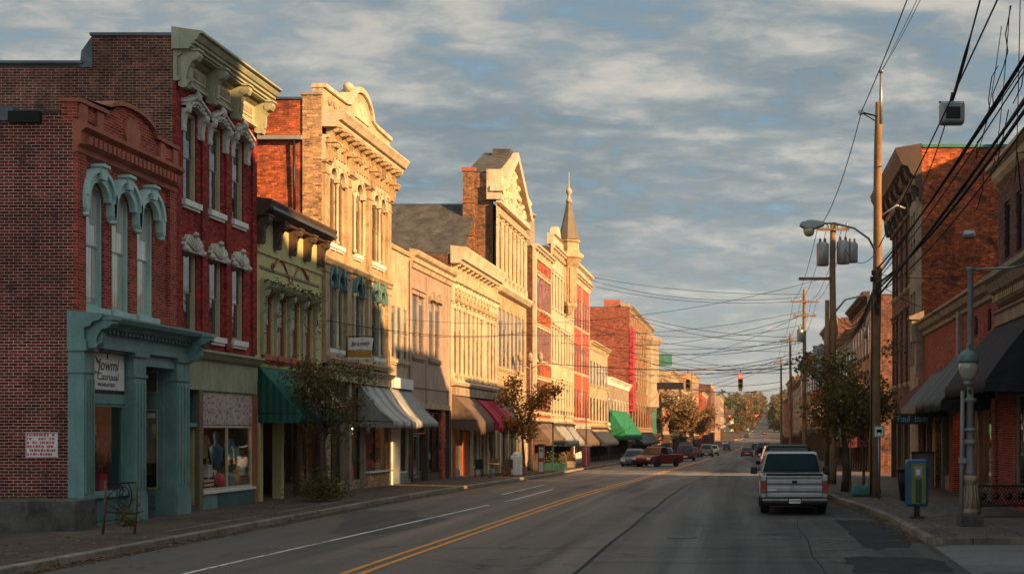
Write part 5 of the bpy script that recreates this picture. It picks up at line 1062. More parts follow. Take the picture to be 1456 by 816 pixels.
# sign under the awning
s = MB(); s.box((5.6, 51.2, 2.70), (7.05, 51.27, 3.10), p_black); s = tag(s.build('shop_sign'), 'black hanging sign with pale blue letters under the dark right awnings', 'sign')
m_bl = paint('sign_blue', (.16, .42, .52), .5, .1, 0); letters('Faul  Bain', .34, m_bl, s, (6.32, 51.19, 2.90), FACE_CAM, sx=.9); b = MB(); b.box((5.68, 51.22, 3.10), (5.72, 51.25, 3.6), m_metal); b.box((6.9, 51.22, 3.10), (6.94, 51.25, 3.6), m_metal); b.build('hanger', s)
# tall sooty building
Y0, Y1 = 61.5, 74.0; H = 15.3
RB = thing('brick_building', 'tall sooty brick building with a deep corbelled cornice and orange patched flank', 'building', RF(68, 0, 0))
shell(RF, RB, Y0, Y1, -.3, 15.5, 4.7, b_rb, m_roof, parapet=.3)
us = [65.2, 67.2, 69.4, 71.6, 73.1]; us_p = [62.25, 63.3]; b = MB(); hs = holes_of(us, 9.6, .95, 3.4) + holes_of(us, 4.9, .95, 3.4) + holes_of(us_p, 11.4, .45, 1.1) + holes_of(us_p, 5.6, .6, 3.2) + holes_of(us_p, 10.0, .6, 1.2) + [(64.4, 73.6, -.3, 3.4)]
facade(b, RF, Y0, Y1, -.3, 15.4, hs, b_purple); backing(RF, Y0, Y1, 3.6, 15.2, m_dim, b); b.build('wall', RB)
for z_ in (9.6, 4.9): window_row(RF, RB, us, z_, .95, 3.4, p_brownd, g_dark, 'cap', b_purple, p_dust)
window_row(RF, RB, us_p, 11.4, .45, 1.1, p_brownd, g_dark); window_row(RF, RB, us_p, 5.6, .6, 3.2, p_brownd, g_dark, None, None, p_dust); window_row(RF, RB, us_p, 10.0, .6, 1.2, p_brownd, g_dark)
b = MB(); hs2 = [(h[0]-.12, h[1]+.12, h[2]-.12, h[3]+.12) for h in holes_of(us_p, 11.4, .45, 1.1) + holes_of(us_p, 5.6, .6, 3.2) + holes_of(us_p, 10.0, .6, 1.2)]
facade(b, RF, Y0-.02, Y0+2.4, -.3, 13.2, hs2, p_dust, .24, .24); b.add([RF(Y0-.02, .24, -.3), RF(Y0-.02, 0, -.3), RF(Y0-.02, 0, 13.2), RF(Y0-.02, .24, 13.2)], [(0,1,2,3)], p_dust); b.add([RF(Y0+2.4, .24, -.3), RF(Y0+2.4, 0, -.3), RF(Y0+2.4, 0, 13.2), RF(Y0+2.4, .24, 13.2)], [(0,1,2,3)], p_dust); b.build('stone_pier', RB)
cornice(RF, RB, Y0-.1, Y1+.2, 14.9, [(0, -1.9), (.12, -1.85), (.12, -1.3), (.28, -1.2), (.28, -.8), (.5, -.6), (.62, -.3), (.9, -.2), (1.02, .05), (1.15, .3), (1.2, .55), (0, .75)], p_brownd, dent=(.28, .16, -1.15, -.85, .4), dm=b_tan)
brackets(RF, RB, [Y0+.35, Y0+2.2, 66.3, 68.3, 70.5, 72.4, Y1-.3], 13.1, 14.55, .62, .34, p_brownd, w0=.1)
b = MB(); b.box((8.05, Y0-.06, 15.48), (12.6, Y0+.4, 15.62), p_green); b.build('gutter', RB)
b = MB(); b.lathe([(.16, 0), (.22, .1), (.22, .5), (.1, .6)], (9.8, Y0-.5, 11.4), m_galv, 10, axis='x'); b.tube([(10.1, Y0, 11.5), (10.1, Y0-.45, 11.45)], .04, m_metal); tag(b.build('flood_light'), 'small grey flood light bracketed to the sooty brick flank', 'light')
b = MB(); fbox(b, RF, 64.4, 73.6, -.2, .3, 3.1, 3.6, p_dust); b.build('fascia', RB)
for a, c in ((64.4, 64.7), (67.4, 67.8), (70.4, 70.8), (73.3, 73.6)):
    q = MB(); fbox(q, RF, a, c, -.2, .1, -.3, 3.1, p_brownd); q.build('post', RB)
for a, c in ((64.7, 67.4), (67.8, 70.4)): display(RF, RB, a, c, .0, 3.1, -.1, p_lintd, g_shop, 1)
door(RF, RB, 70.8, 73.3, -.2, 3.1, -.15, p_brownd, g_shop, m_brass, .2); interior(RF, RB, 64.5, 73.5, -.2, 3.3, m_shop, m_floor, -.35, 3)
row_building('brick_shop_building', 'dark brick right row building with brown flat cornice behind utility poles', RF, 87.5, 103, 11.5, 14, b_tan, b_brown, p_brownd, 2, 6, g_dark, 'cap', .45, awn=(88, 100, c_bur, 3.5, 1.3, None))
row_building('plain_shop_building', 'low green fronted right row building behind the street tree', RF, 103.2, 118, 10.2, 14, p_green, b_orange, p_dust, 2, 4, g_dark, None, .5, wf=p_brownd, awn=(105, 116, c_emer, 3.4, 1.2, None))
far = [(118.2, 140, 12.6, b_brown, p_dust, 'brown brick'), (140.2, 170, 11.5, b_orange, p_cream, 'low orange brick'), (170.2, 205, 12.5, b_tan, p_brownd, 'tan brick brown trimmed'), (206, 250, 10.5, p_rose, p_dust, 'rose plastered'), (251, 300, 13, b_brown, p_lint, 'tall brown brick'), (302, 360, 10.5, b_orange, p_dust, 'orange brick dusty trimmed'), (362, 440, 12, b_tan, p_lint, 'long tan brick')]
for a, c, h, fm, tm, lb in far:
    fr = Fr(8+bend((a+c)/2), -1); row_building('distant_building', lb+' far building on the right row', fr, a, c, h, 13, fm, fm, tm, 2, 6, g_dark, None, .52, wf=p_brownd, group='distant buildings of the right row', sill=False)
# unseen blocks added off to the right, placed and gapped to shade the street
def block(x0, x1, y0, y1, H, label, mat):
    r_ = thing('shade_block', label, 'building', ((x0+x1)/2, (y0+y1)/2, 0)); fr = Fr(x0, -1)
    us = [y0+1.1+i*3.0 for i in range(max(1, int((y1-y0-2)/3.0)))]; nf = int((H-5)/4); b = MB(); hs = []
    for k in range(nf): hs += holes_of(us, 4.5+4*k, 1.2, 2.3)
    facade(b, fr, y0, y1, -.2, H, hs, mat); backing(fr, y0, y1, 0, H-.2, m_dim, b); b.build('wall', r_); shell(fr, r_, y0, y1, -.2, H, x1-x0, mat, m_roof, parapet=.3)
    f = window(fr, r_, us[0], 4.5, 1.2, 2.3, p_lint, g_dark)
    for k in range(nf):
        for u in us:
            if k or u != us[0]: dup(f, r_, (0, u-us[0], 4*k))
    cornice(fr, r_, y0, y1, H, CORN, p_dust)
block(9.5, 30, -16, 21.5, 26.5, 'unseen tall brown brick block added across the side street to cast shade', b_brown); block(18, 22, 22.5, 35.4, 23.5, 'unseen orange brick block added behind the right edge shops to cast shade', b_orange); block(18, 22, 39.6, 48, 21.0, 'unseen plum brick block added behind right row to cast shade', b_purple); block(18.2, 22.2, 48.2, 50.4, 18.5, 'unseen low narrow brown block added behind right row to cast shade', b_brown); block(18.2, 20.8, 54.2, 58, 18.5, 'unseen low narrow orange block added behind right row to cast shade', b_orange)
# ------------------------------------------------------------------ utility poles, wires, lamps
def pole(x, y, H, r0, lean, mat, label, base=None):
    z = gz(y)+.1; t = thing('utility_pole', label, 'utility pole', (x, y, z), 'timber utility poles along the right pavement')
    b = MB(); b.tube([(x+lean*i/10+.02*math.sin(i*1.3), y, z-.3+(H-z+.3)*i/10) for i in range(11)], [r0-(r0*.36)*i/10 for i in range(11)], mat, 12); b.build('shaft', t); return t
def crossarm(t, x, y, z, L_, n=4, ang=0.0):
    b = MB(); b.box((x-L_/2, y-.22, z-.06), (x+L_/2, y-.12, z+.07), m_woodd); b.build('crossarm', t)
    for i in range(n):
        q = MB(); xx = x-L_/2+.12+(L_-.24)*i/(n-1); q.lathe([(.02, 0), (.02, .1), (.06, .12), (.06, .17), (.04, .19), (.055, .22), (.03, .27)], (xx, y-.17, z+.06), m_galv, 8); q.build('insulator', t)
def transformer(t, x, y, z, r=.27, h=.95):
    b = MB(); b.lathe([(r*.9, 0), (r, .04), (r, h-.1), (r*.92, h-.03), (r*.5, h+.03)], (x, y, z), m_galv, 14)
    for a in (.6, 2.5): b.lathe([(.05, 0), (.07, .05), (.04, .1), (.06, .15), (.03, .24)], (x+r*.5*math.cos(a), y+r*.5*math.sin(a), z+h), p_brownd, 8)
    o = b.build('transformer', t)
P1 = (4.40, 46.5); P2 = (4.42, 70.5); P3 = (4.42, 104); P4 = (4.42, 138); P0 = (4.6, 13.0)
t1 = pole(*P1, 13.85, .20, .17, m_wood, 'nearest timber pole carrying the cobra head street lamp by the curved kerb')
b = MB(); b.tube([(4.62, 46.42, 13.1), (4.64, 46.40, 14.9)], [.07, .05], m_galv, 8); b.lathe([(.07, 0), (.09, .06), (.05, .16)], (4.64, 46.4, 14.85), m_galv, 8); b.build('pole_extension', t1)
b = MB(); b.tube([(4.5, 46.4, 13.35), (4.0, 46.3, 13.45)], .03, m_iron, 6); b.tube([(4.5, 46.4, 13.15), (4.0, 46.3, 13.42)], .02, m_iron, 6); b.lathe([(.05, -.08), (.09, -.02), (.09, .06), (.05, .12)], (3.92, 46.3, 13.45), p_white, 8); b.build('insulator_arm', t1)
b = MB(); b.tube([(4.45, 46.4, 8.65), (4.2, 46.35, 9.1), (3.7, 46.3, 9.45), (3.0, 46.25, 9.62), (2.6, 46.2, 9.6)], .04, m_galv, 8); ar = b.build('lamp_arm', t1)
b = MB(); b.prism([(2.65, 9.66), (2.65, 9.52), (2.3, 9.40), (1.95, 9.42), (1.78, 9.52), (1.85, 9.64), (2.2, 9.72)], lambda p, t: (p[0], t, p[1]), 46.03, 46.37, m_galv); lh = b.build('lamp_head', ar, bevel=.03)
b = MB(); b.lathe([(.05, -.26), (.14, -.22), (.19, -.12), (.20, .0)], (2.12, 46.2, 9.41), p_lint, 12); b.build('lens', lh)
b = MB(); b.tube([(4.65, 46.5, 9.9), (5.2, 46.6, 10.3), (5.5, 46.7, 10.2)], .04, m_galv); b.build('bracket_arm', t1)
b = MB()
for k in range(7): x_ = 4.2+rnd.uniform(0, .28); z_ = 6.5+k*.22; b.box((x_, 46.18, z_), (x_+rnd.uniform(.1, .2), 46.34, z_+.17), m_metal)
b.build('junction_box', t1)
b = MB(); b.tube([(4.27, 46.28, .2), (4.3, 46.27, 7.2)], .03, m_metal); b.build('conduit', t1)
t2 = pole(*P2, 13.1, .20, .05, m_wood, 'second timber pole, carrying two grey transformer cans'); b = MB(); b.tube([(4.15, 70.4, gz(70)), (4.2, 70.45, 9.2)], .10, m_wood, 8); b.build('brace_post', t2)
transformer(t2, 3.98, 70.2, 10.9, .28, 1.15); transformer(t2, 4.92, 70.3, 11.0, .30, 1.15); transformer(t2, 5.35, 70.5, 11.1, .25, 1.0); crossarm(t2, 4.45, 70.5, 12.75, 1.5); b = MB(); b.box((2.9, 70.3, 10.2), (4.4, 70.42, 10.34), m_woodd); b.build('crossarm', t2)
b = MB(); b.box((3.55, 70.2, 5.2), (4.0, 70.5, 6.9), m_galv); b.build('equipment_box', t2)
b = MB(); b.tube([(4.55, 70.4, 8.6), (5.0, 70.2, 9.2), (5.9, 69.9, 9.4)], .05, p_lint); b.tube([(5.9, 69.9, 7.2), (6.0, 69.9, 8.2), (6.05, 69.9, 9.3)], .07, p_lint); b.build('service_mast', t2)
t3 = pole(*P3, 13.5, .19, .0, m_woodd, 'third timber pole further down the right pavement'); crossarm(t3, 4.42, 104, 12.5, 2.2); crossarm(t3, 4.42, 104, 11.4, 1.8); transformer(t3, 4.1, 103.7, 9.4)
t4 = pole(*P4, 12.6, .18, .0, m_woodd, 'fourth timber pole far along the right pavement'); crossarm(t4, 4.42, 138, 11.8, 2.2)
t5 = pole(4.42, 176, 12.2, .18, .0, m_woodd, 'farthest timber pole on the right pavement'); crossarm(t5, 4.42, 176, 11.4, 2.0)
t0 = pole(4.75, 12, 14.2, .20, 0, m_wood, 'timber pole close beside the camera on right pavement'); crossarm(t0, 4.75, 12, 13.7, 2.0)
t2.location = (3.85, 61, gz(61)+.1); t2.scale = (1, 1, .905)
def W2(x, z): return (x-.57, 61, z*.905)
def wire(a, b_, sag, r, label, group, n=16, mat=None):
    m = MB(); m.tube(sagline(a, b_, sag, n), r, mat or m_tar, 5, False); return tag(m.build('overhead_wire'), label, 'wire', group)
LG = 'thin dark wire running along the row of timber poles'; GG = 'wires along the poles'
wire((3.95, 46.3, 13.5), (4.0, 12, 13.8), .5, .016, LG, GG); wire((3.95, 46.3, 13.5), W2(3.8, 12.9), .6, .016, LG, GG); wire((4.64, 46.4, 14.9), (4.85, 12, 14.1), .4, .009, LG, GG); wire((4.64, 46.4, 14.9), (4.7, 12, 14.0), .7, .009, LG, GG)
wire((5.6, 12, 13.8), (4.55, 46.45, 8.8), .3, .02, LG, GG); wire((4.6, 46.45, 8.8), W2(5.0, 11.9), .6, .014, LG, GG)
for i, x in enumerate((3.78, 4.2, 4.9, 5.15)):
    wire(W2(x, 13.0), (x-.2+.15*i, 104, 12.7), .7, .014, LG, GG); wire((x-.2+.15*i, 104, 12.7), (x-.2+.15*i, 138, 12.0), .8, .014, LG, GG); wire((x-.2+.15*i, 138, 12.0), (x-.2+.15*i, 176, 11.6), .8, .014, LG, GG)
LB = 'thick black cable in the tangled bundle sweeping down from upper right'; GB = 'bundle of cables at the upper right'
for i in range(9):
    a = (4.7+.35*rnd.random()+.14*i, 12+rnd.uniform(0, 1), 8.9+.30*i+rnd.uniform(-.2, .2)); c = (4.5+.1*rnd.random(), 46.4, 7.1+.12*i); wire(a, c, .35+rnd.uniform(-.2, .6), (.035, .018, .028, .014, .04, .016, .022, .014, .03)[i], LB, GB, 20)
for i in range(6): wire((4.5, 46.5, 7.1+.15*i), W2(4.45+.1*i, 6.6+.35*i), .4+.1*i, .018, LB, GB)
for i in range(5): wire(W2(4.5, 6.2+.4*i), (4.45, 104, 6.4+.5*i), .6, .018, LB, GB)
for i in range(4): wire((4.45, 104, 6.6+.5*i), (4.45, 138, 6.2+.5*i), .6, .018, LB, GB)
for k in range(3): wire((4.9+.4*k, 24+3*k, 10.5+.5*k), (6.0, 30+3*k, 8.0+.8*k), .7, .010, LB, GB, 12)
wire((8.0, 60, 13.2), (4.5, 46.6, 8.2), .3, .012, LB, GB); wire((8.0, 50, 6.6), (4.5, 46.6, 7.6), .2, .012, LB, GB); wire((8.0, 90, 9.5), W2(4.5, 8.6), .4, .014, LB, GB); wire((8.0, 43, 7.6), (4.5, 46.6, 7.9), .2, .012, LB, GB)
# hung equipment box on its slack cable
a, c = (5.25, 30, 12.2), (8.0, 61.3, 13.6); w_ = MB(); pts = sagline(a, c, .4, 20); w_.tube(pts, [.05 if 2 < i < 7 else .022 for i in range(21)], m_tar, 6); tag(w_.build('overhead_wire'), 'thick slack cable threaded through the hung grey box', 'wire')
px = Vector((6.02, 39.4, 11.78)); bx = MB(); bx.box((px.x-.36, px.y-.22, px.z-.33), (px.x+.36, px.y+.22, px.z+.33), m_galv); bx = tag(bx.build('equipment_box', bevel=.08), 'weathered grey equipment box hung from cable against the sky', 'cable box')
q = MB(); q.box((px.x-.2, px.y-.25, px.z-.2), (px.x+.22, px.y-.222, px.z+.15), m_metal); q.build('hatch', bx, bevel=.03); q = MB(); q.tube([(px.x-.05, px.y, px.z+.3), (px.x+.02, px.y, px.z+.62)], .04, m_metal); q.tube([(px.x-.38, px.y, px.z+.33), (px.x+.36, px.y, px.z+.33)], .03, m_metal); q.build('hanger', bx)
# wires crossing the street
LC = 'thin dark wire strung across the street between the rows'; GC = 'wires crossing the street'
for (yl, zl, xr, yr, zr, sg, r) in [(130, 17.6, 4.4, 104, 13.1, .5, .02), (131, 16.9, 4.4, 104, 12.6, .8, .02), (128, 17.2, 4.4, 104, 12.9, 1.0, .018), (180, 18.3, 4.4, 138, 12.2, .7, .03), (182, 18.1, 4.4, 138, 11.7, .9, .03), (170, 13.5, 4.4, 104, 11.5, .8, .024), (160, 12.2, 4.4, 104, 9.9, 1.0, .024), (190, 14.8, 4.4, 104, 9.4, 1.2, .024), (200, 13.2, 4.4, 138, 10.0, 1.4, .03), (215, 13.5, 4.4, 138, 9.0, 1.2, .03), (150, 9.8, 4.4, 104, 8.6, .9, .022), (185, 11.0, 4.4, 104, 8.0, 1.3, .022), (225, 12.5, 4.4, 176, 9.0, 1.3, .035), (235, 11.5, 4.4, 176, 8.2, 1.3, .035), (140, 8.6, 4.4, 104, 7.8, .6, .022)]: wire((-15.9, yl, zl), (xr, yr, zr), sg, r, LC, GC, 20)
wire((-15.85, 50.4, 6.6), (-15.85, 99, 9.9), .5, .014, 'sagging wire strung along the left fronts', 'wires along the left fronts'); wire((-15.85, 85, 8.6), (4.4, 104, 11.8), .7, .016, LC, GC); wire((-15.8, 62, 7.6), W2(4.4, 10.5), 0.9, .010, LC, GC); wire((-15.8, 99, 12.1), (-15.8, 134, 10), .3, .02, 'sagging wire strung along the left fronts', 'wires along the left fronts')
for k in range(11):
    yl = rnd.uniform(110, 240); yr = rnd.choice((104, 138, 176)); wire((-15.9, yl, rnd.uniform(8, 13)), (4.4, yr, rnd.uniform(7.5, 12.5)), rnd.uniform(.4, 1.6), .018+.006*(yr > 120), LC, GC, 18)
for k in range(7):
    a = Vector((5.0+.5*rnd.random(), rnd.uniform(22, 30), rnd.uniform(8.2, 10.6))); m = MB(); m.tube([a+Vector((rnd.uniform(-.12, .12), .5*i, -.22*i+rnd.uniform(-.25, .25))) for i in range(7)], .012, m_tar, 4, False); tag(m.build('overhead_wire'), LB, 'wire', GB)
# signals on their span wire
SZ = 6.75; m = MB(); m.tube(sagline((-15.9, 100, 7.6), (4.4, 104, 7.4), .35, 20), .03, m_tar, 6); tag(m.build('span_wire'), 'heavy span wire holding the two red traffic signals', 'wire')
m = MB(); m.tube([(-5.6, 101.9, 7.12), (-.9, 103, 7.20)], .05, m_rustm, 6); tag(m.build('signal_cable'), 'rusty sheathed cable between the two traffic signals', 'wire')
def signal(x, y, zt, label):
    t = thing('traffic_signal', label, 'traffic light', (x, y, zt-1.35), 'traffic lights over the street'); b = MB(); b.box((x-.19, y-.13, zt-1.15), (x+.19, y+.16, zt), m_sigy); b.build('housing', t, bevel=.03)
    for k, (mt, nm) in enumerate(((e_red, 'red_lens'), (m_lens, 'amber_lens'), (m_lens, 'green_lens'))):
        z = zt-.20-.37*k; q = MB(); q.lathe([(.17 if k == 0 else .145, -.165), (.17 if k == 0 else .145, -.135)], (x, y, z), mt, 16, axis='y'); q.build(nm, t)
        v = MB(); v.prism([(.18*math.cos(R(a)), .18*math.sin(R(a))) for a in range(-20, 201, 20)] + [(.16*math.cos(R(a)), .16*math.sin(R(a))) for a in range(200, -21, -20)], lambda p, tt: (x+p[0], tt, z+p[1]), y-.36, y-.13, m_sigy if k else p_red); v.build('visor', t)
    q = MB(); q.tube([(x, y, zt), (x, y, zt+.35)], .03, m_metal); q.build('hanger', t); q = MB(); q.box((x-.14, y-.1, zt-1.35), (x+.14, y+.1, zt-1.16), m_sigy); q.build('end_cap', t)
signal(-4.55, 102, 6.85, 'yellow traffic signal showing red, hung over the middle of street'); signal(-.55, 103, 6.9, 'yellow traffic signal showing red, hung above the pickup lane')
signal(-5.2+bend(300), 300, 6.2, 'small yellow traffic signal showing red at the next junction, left of centre line'); signal(.6+bend(306), 306, 6.3, 'small yellow traffic signal showing red at the next junction, right lane'); signal(-1+bend(440), 440, 8.2, 'tiny yellow traffic signal far off at the foot of the hill')
for yy in (300, 440): wire((-14+bend(yy), yy, gz(yy)+9.2), (5+bend(yy), yy+4, gz(yy)+9.2), .4, .04, LC, GC)
# ------------------------------------------------------------------ pavement lamp, bin, bench ...
def lamp():
    x, y = 5.40, 32.4; t = thing('street_lamp', 'cast iron street lamp with glass lantern and tall grey pole on fluted base', 'street lamp', (x, y, .13))
    b = MB(); b.box((x-.28, y-.28, .13), (x+.28, y+.28, .42), m_concrete); b.build('plinth', t, bevel=.02)
    b = MB(); b.lathe([(.25, .42), (.25, .50), (.22, .54), (.215, .6), (.17, .85), (.145, 1.1), (.15, 1.16), (.20, 1.22), (.21, 1.3), (.12, 1.36)], (x, y, 0), p_dust, 16)
    for k in range(12):
        a = 2*math.pi*k/12; b.tube([(x+.225*math.cos(a), y+.225*math.sin(a), .58), (x+.19*math.cos(a), y+.19*math.sin(a), .82), (x+.16*math.cos(a), y+.16*math.sin(a), 1.12)], [.035, .028, .02], p_dust, 5)
    b.build('fluted_base', t)
    b = MB(); b.lathe([(.115, 1.36), (.12, 1.45), (.095, 1.5), (.085, 3.1), (.15, 3.14), (.15, 3.2), (.08, 3.24), (.075, 3.5), (.07, 6.3), (.09, 6.32), (.10, 6.4)], (x, y, 0), p_grey, 14); b.lathe([(.15, 2.1), (.16, 2.14), (.15, 2.2), (.10, 2.22)], (x, y, 0), p_grey, 12); b.lathe([(.14, 2.42), (.15, 2.46), (.10, 2.5)], (x, y, 0), p_grey, 12); b.build('pole', t)
    b = MB(); b.tube([(x-.24, y-.12, .3), (x-.2, y-.10, 3.4)], .05, p_grey, 8); b.box((x-.30, y-.2, 1.65), (x-.14, y-.06, 1.78), m_galv); b.build('conduit', t)
    cx, cy = x-.1, y-.34; b = MB(); b.tube([(x, y, 3.35), (cx, cy, 3.42), (cx, cy, 3.52)], .04, p_grey, 8); b.lathe([(.05, 3.5), (.11, 3.55), (.12, 3.62)], (cx, cy, 0), p_grey, 12); ar = b.build('lantern_arm', t)
    m_gl, p, o = newmat('lantern_glass'); setc(p, 'Base Color', (.50, .47, .36)); setc(p, 'Roughness', .15); setc(p, 'Transmission Weight', .25); setc(p, 'Coat Weight', .6)
    b = MB(); b.lathe([(.10, 3.62), (.19, 3.74), (.235, 3.92), (.235, 4.08)], (cx, cy, 0), m_gl, 18); b.build('globe', ar)
    b = MB(); b.lathe([(.25, 4.06), (.26, 4.12), (.245, 4.16), (.25, 4.22), (.17, 4.32), (.06, 4.38), (.05, 4.44), (.07, 4.47), (.02, 4.53)], (cx, cy, 0), p_blueteal, 18); b.build('cap', ar)
    b = MB(); b.tube([(x, y, 6.34), (x+1.0, y, 6.38), (x+1.6, y, 6.5)], .03, m_galv, 6); b.build('arm', t)
lamp()
def kiosk():
    x, y = 4.48, 35.4; t = thing('newspaper_box', 'tall blue vending box with yellow and green front panel on a short post', 'newspaper box', (x, y, .13))
    b = MB(); b.box((x-.29, y-.22, .44), (x+.29, y+.24, 1.68), paint('box_blue', (.022, .10, .21), .4, .2, .3, None, .05)); b.build('cabinet', t, bevel=.07, seg=3)
    b = MB(); b.box((x-.17, y-.235, .52), (x+.21, y-.221, 1.58), paint('box_olive', (.20, .19, .035), .5, .2, .2)); pn = b.build('front_panel', t, bevel=.005); b = MB()
    b.box((x-.06, y-.243, .54), (x+.10, y-.236, 1.15), p_greend); b.build('window_strip', pn); b = MB(); b.box((x-.10, y-.245, 1.22), (x+.12, y-.236, 1.50), m_galv); b.box((x-.05, y-.25, 1.27), (x+.06, y-.246, 1.42), p_white); b.build('coin_slot', pn)
    b = MB(); b.box((x-.07, y-.07, .13), (x+.07, y+.07, .46), m_metal); b.box((x-.17, y-.17, .13), (x+.17, y+.17, .17), m_metal); b.build('post', t)
kiosk()
def bin_():
    x, y = 5.25, 43.6; t = thing('litter_bin', 'tapered black wire litter bin beside the blue vending box', 'bin', (x, y, .13)); b = MB()
    b.lathe([(.24, .16), (.34, 1.15), (.31, 1.15), (.22, .2)], (x, y, 0), m_iron, 16); b.build('body', t)
    for k in range(14):
        pass
    b = MB(); b.lathe([(.36, 1.12), (.385, 1.15), (.385, 1.22), (.30, 1.26), (.26, 1.22)], (x, y, 0), m_iron, 16); b.build('rim', t); b = MB()
    for k in range(16): a = 2*math.pi*k/16; b.tube([(x+.27*math.cos(a), y+.27*math.sin(a), .18), (x+.36*math.cos(a+.3), y+.36*math.sin(a+.3), 1.12)], .012, m_iron, 4)
    b.build('lattice', t)
bin_()
def bench():
    x0, x1, y = 6.15, 7.9, 36.0; t = thing('cast_iron_bench', 'black lattice cast iron bench against the right shop wall', 'bench', ((x0+x1)/2, y, .13))
    b = MB(); b.box((x0, y-.02, .92), (x1, y+.04, .98), m_iron); b.box((x0, y-.02, .40), (x1, y+.03, .44), m_iron); st = .09; n = int((x1-x0)/st)
    for i in range(n+1):
        for s in (-1, 1):
            xa = x0+i*st; xb = xa+s*.36; za, zb = .44, .92
            if xb < x0: zb = za+(zb-za)*(x0-xa)/(xb-xa) if xb != xa else zb; xb = x0
            if xb > x1: zb = za+(zb-za)*(x1-xa)/(xb-xa) if xb != xa else zb; xb = x1
            if abs(xb-xa) > .02: b.tube([(xa, y, za), (xb, y, zb)], .011, m_iron, 4)
    for i in range(5): b.lathe([(.0, -.02), (.10, -.015), (.10, .015), (.0, .02)], (x0+.2+i*.34, y-.01, .68), m_iron, 10, axis='y')
    b.build('backrest', t); b = MB()
    for i in range(7): b.box((x0, y-.50+i*.07, .42), (x1, y-.45+i*.07, .45), m_iron)
    b.build('seat', t)
    for x in (x0+.04, x1-.04):
        for ya, yb in ((y-.5, y-.56), (y-.02, y+.08)):
            q = MB(); q.tube([(x, ya, .42), (x, (ya+yb)/2+.03, .28), (x, yb, .14)], [.022, .02, .03], m_iron, 6); q.build('leg', t)
        q = MB(); q.tube([(x, y, .92), (x, y-.2, .76), (x, y-.48, .70), (x, y-.54, .62), (x, y-.5, .44)], .02, m_iron, 6); q.build('armrest', t)
    b = MB(); m_bag = m_iron; b.lathe([(.16, 0), (.24, .1), (.22, .3), (.1, .42), (.03, .46)], (x0+.35, y+.35, .85), m_metal, 10); 
bench()
b = MB(); b.box((6.9, 56.0, .1), (7.8, 56.1, 1.55), p_grey); o = tag(b.build('notice_board'), 'plain grey board stood against the right shopfronts under the awnings', 'board'); b = MB(); b.box((6.86, 55.97, 1.5), (7.84, 56.13, 1.58), m_metal); b.box((6.9, 55.97, .1), (6.94, 56.13, 1.5), m_metal); b.box((7.76, 55.97, .1), (7.8, 56.13, 1.5), m_metal); b.build('frame', o)
def signpost(x, y, zt, zb, w_, mat, label, txt=None, round_=False, extra=None):
    t = thing('street_sign', label, 'sign', (x, y, gz(y)+.13)); b = MB(); b.tube([(x, y+.03, gz(y)+.1), (x, y+.03, zt)], .03, m_galv, 6); b.build('post', t)
    b = MB(); b.box((x-w_/2, y-.03, zb), (x+w_/2, y-.005, zt), mat); o = b.build('panel', t)
    if extra:
        b = MB()
        for (a, c, d, e, mt) in extra: b.box((x+a*w_, y-.036, zb+(zt-zb)*c), (x+d*w_, y-.031, zb+(zt-zb)*e), mt)
        b.build('emblem', o)
    return t
signpost(4.48, 45.6, 2.62, 2.22, .36, paint('sign_green', (.10, .32, .20), .5, .1, 0), 'pale green square sign with red emblem fixed before the nearest timber pole', extra=[(-.38, .12, .38, .88, p_white), (-.22, .42, .26, .68, p_red), (-.18, .28, -.10, .45, p_red), (.12, .28, .20, .45, p_red)])
signpost(4.55, 49.0, 3.55, 3.38, .62, paint('street_name_blue', (.04, .30, .34), .5, .1, 0), 'small turquoise street name plate above the pavement tree', extra=[(-.4, .35, -.1, .65, p_white), (-.02, .35, .38, .65, p_white)])
signpost(4.05, 52.5, 3.1, 2.4, .55, p_red, 'red and white parking sign behind the right street tree', extra=[(-.4, .1, .4, .42, p_white), (-.2, .55, .2, .9, p_white)])
for x, y in ((3.6, 47.6),):
    b = MB(); b.prism([(-.55, 0), (.5, .0), (.55, .25), (.2, .5), (-.1, .34), (-.4, .45)], lambda p, t: (x+.6+p[0], t, .13+p[1]), 47.2, 47.7, paint('tarp_teal', (.05, .20, .17), .7, .3, .2)); tag(b.build('crumpled_tarp', bevel=.1, seg=3), 'crumpled teal tarpaulin at the foot of the right street tree', 'tarpaulin')
# left pavement
def rack():
    y = 29.8; xs = (-14.32, -13.62); t = thing('bicycle_rack', 'rusty wrought iron bicycle rack with scrolled middle and dead vine', 'bike rack', (-13.95, y, .13))
    for x in xs:
        q = MB(); q.tube([(x-.04, y-.05, .1), (x, y, .7), (x, y, 1.32)], [.03, .024, .024], m_rustm, 6); q.build('post', t)
    b = MB(); b.tube([(xs[0], y, 1.24), (xs[1], y, 1.28)], .018, m_iron, 5); b.tube([(xs[0], y, .62), (xs[1], y, .58)], .018, m_iron, 5); b.build('rail', t)
    b = MB(); c = (-13.9, .98)
    for r_, a0, a1 in ((.30, 90, 450), (.2, 0, 300)): b.tube([(c[0]+r_*.55*math.cos(R(a0+(a1-a0)*i/20)), y, c[1]+r_*math.sin(R(a0+(a1-a0)*i/20))) for i in range(21)], .014, m_iron, 5)
    b.tube([(c[0]-.05+.1*math.cos(i*.6)*(1-i/16), y-.02, c[1]-.25+i*.035) for i in range(15)], .014, m_iron, 5); b.tube([(xs[0], y, .9), (-14.0, y, 1.24)], .012, m_iron, 5); b.tube([(xs[0], y, .85), (-14.0, y, .62)], .012, m_iron, 5); b.build('scrollwork', t)
    ivy(t, lambda g: (-13.85+g.gauss(0, .13), y+g.gauss(0, .1), .30+abs(g.gauss(0, .22))), 260, .06, l_thin, 'dead_vine', 9)
rack()
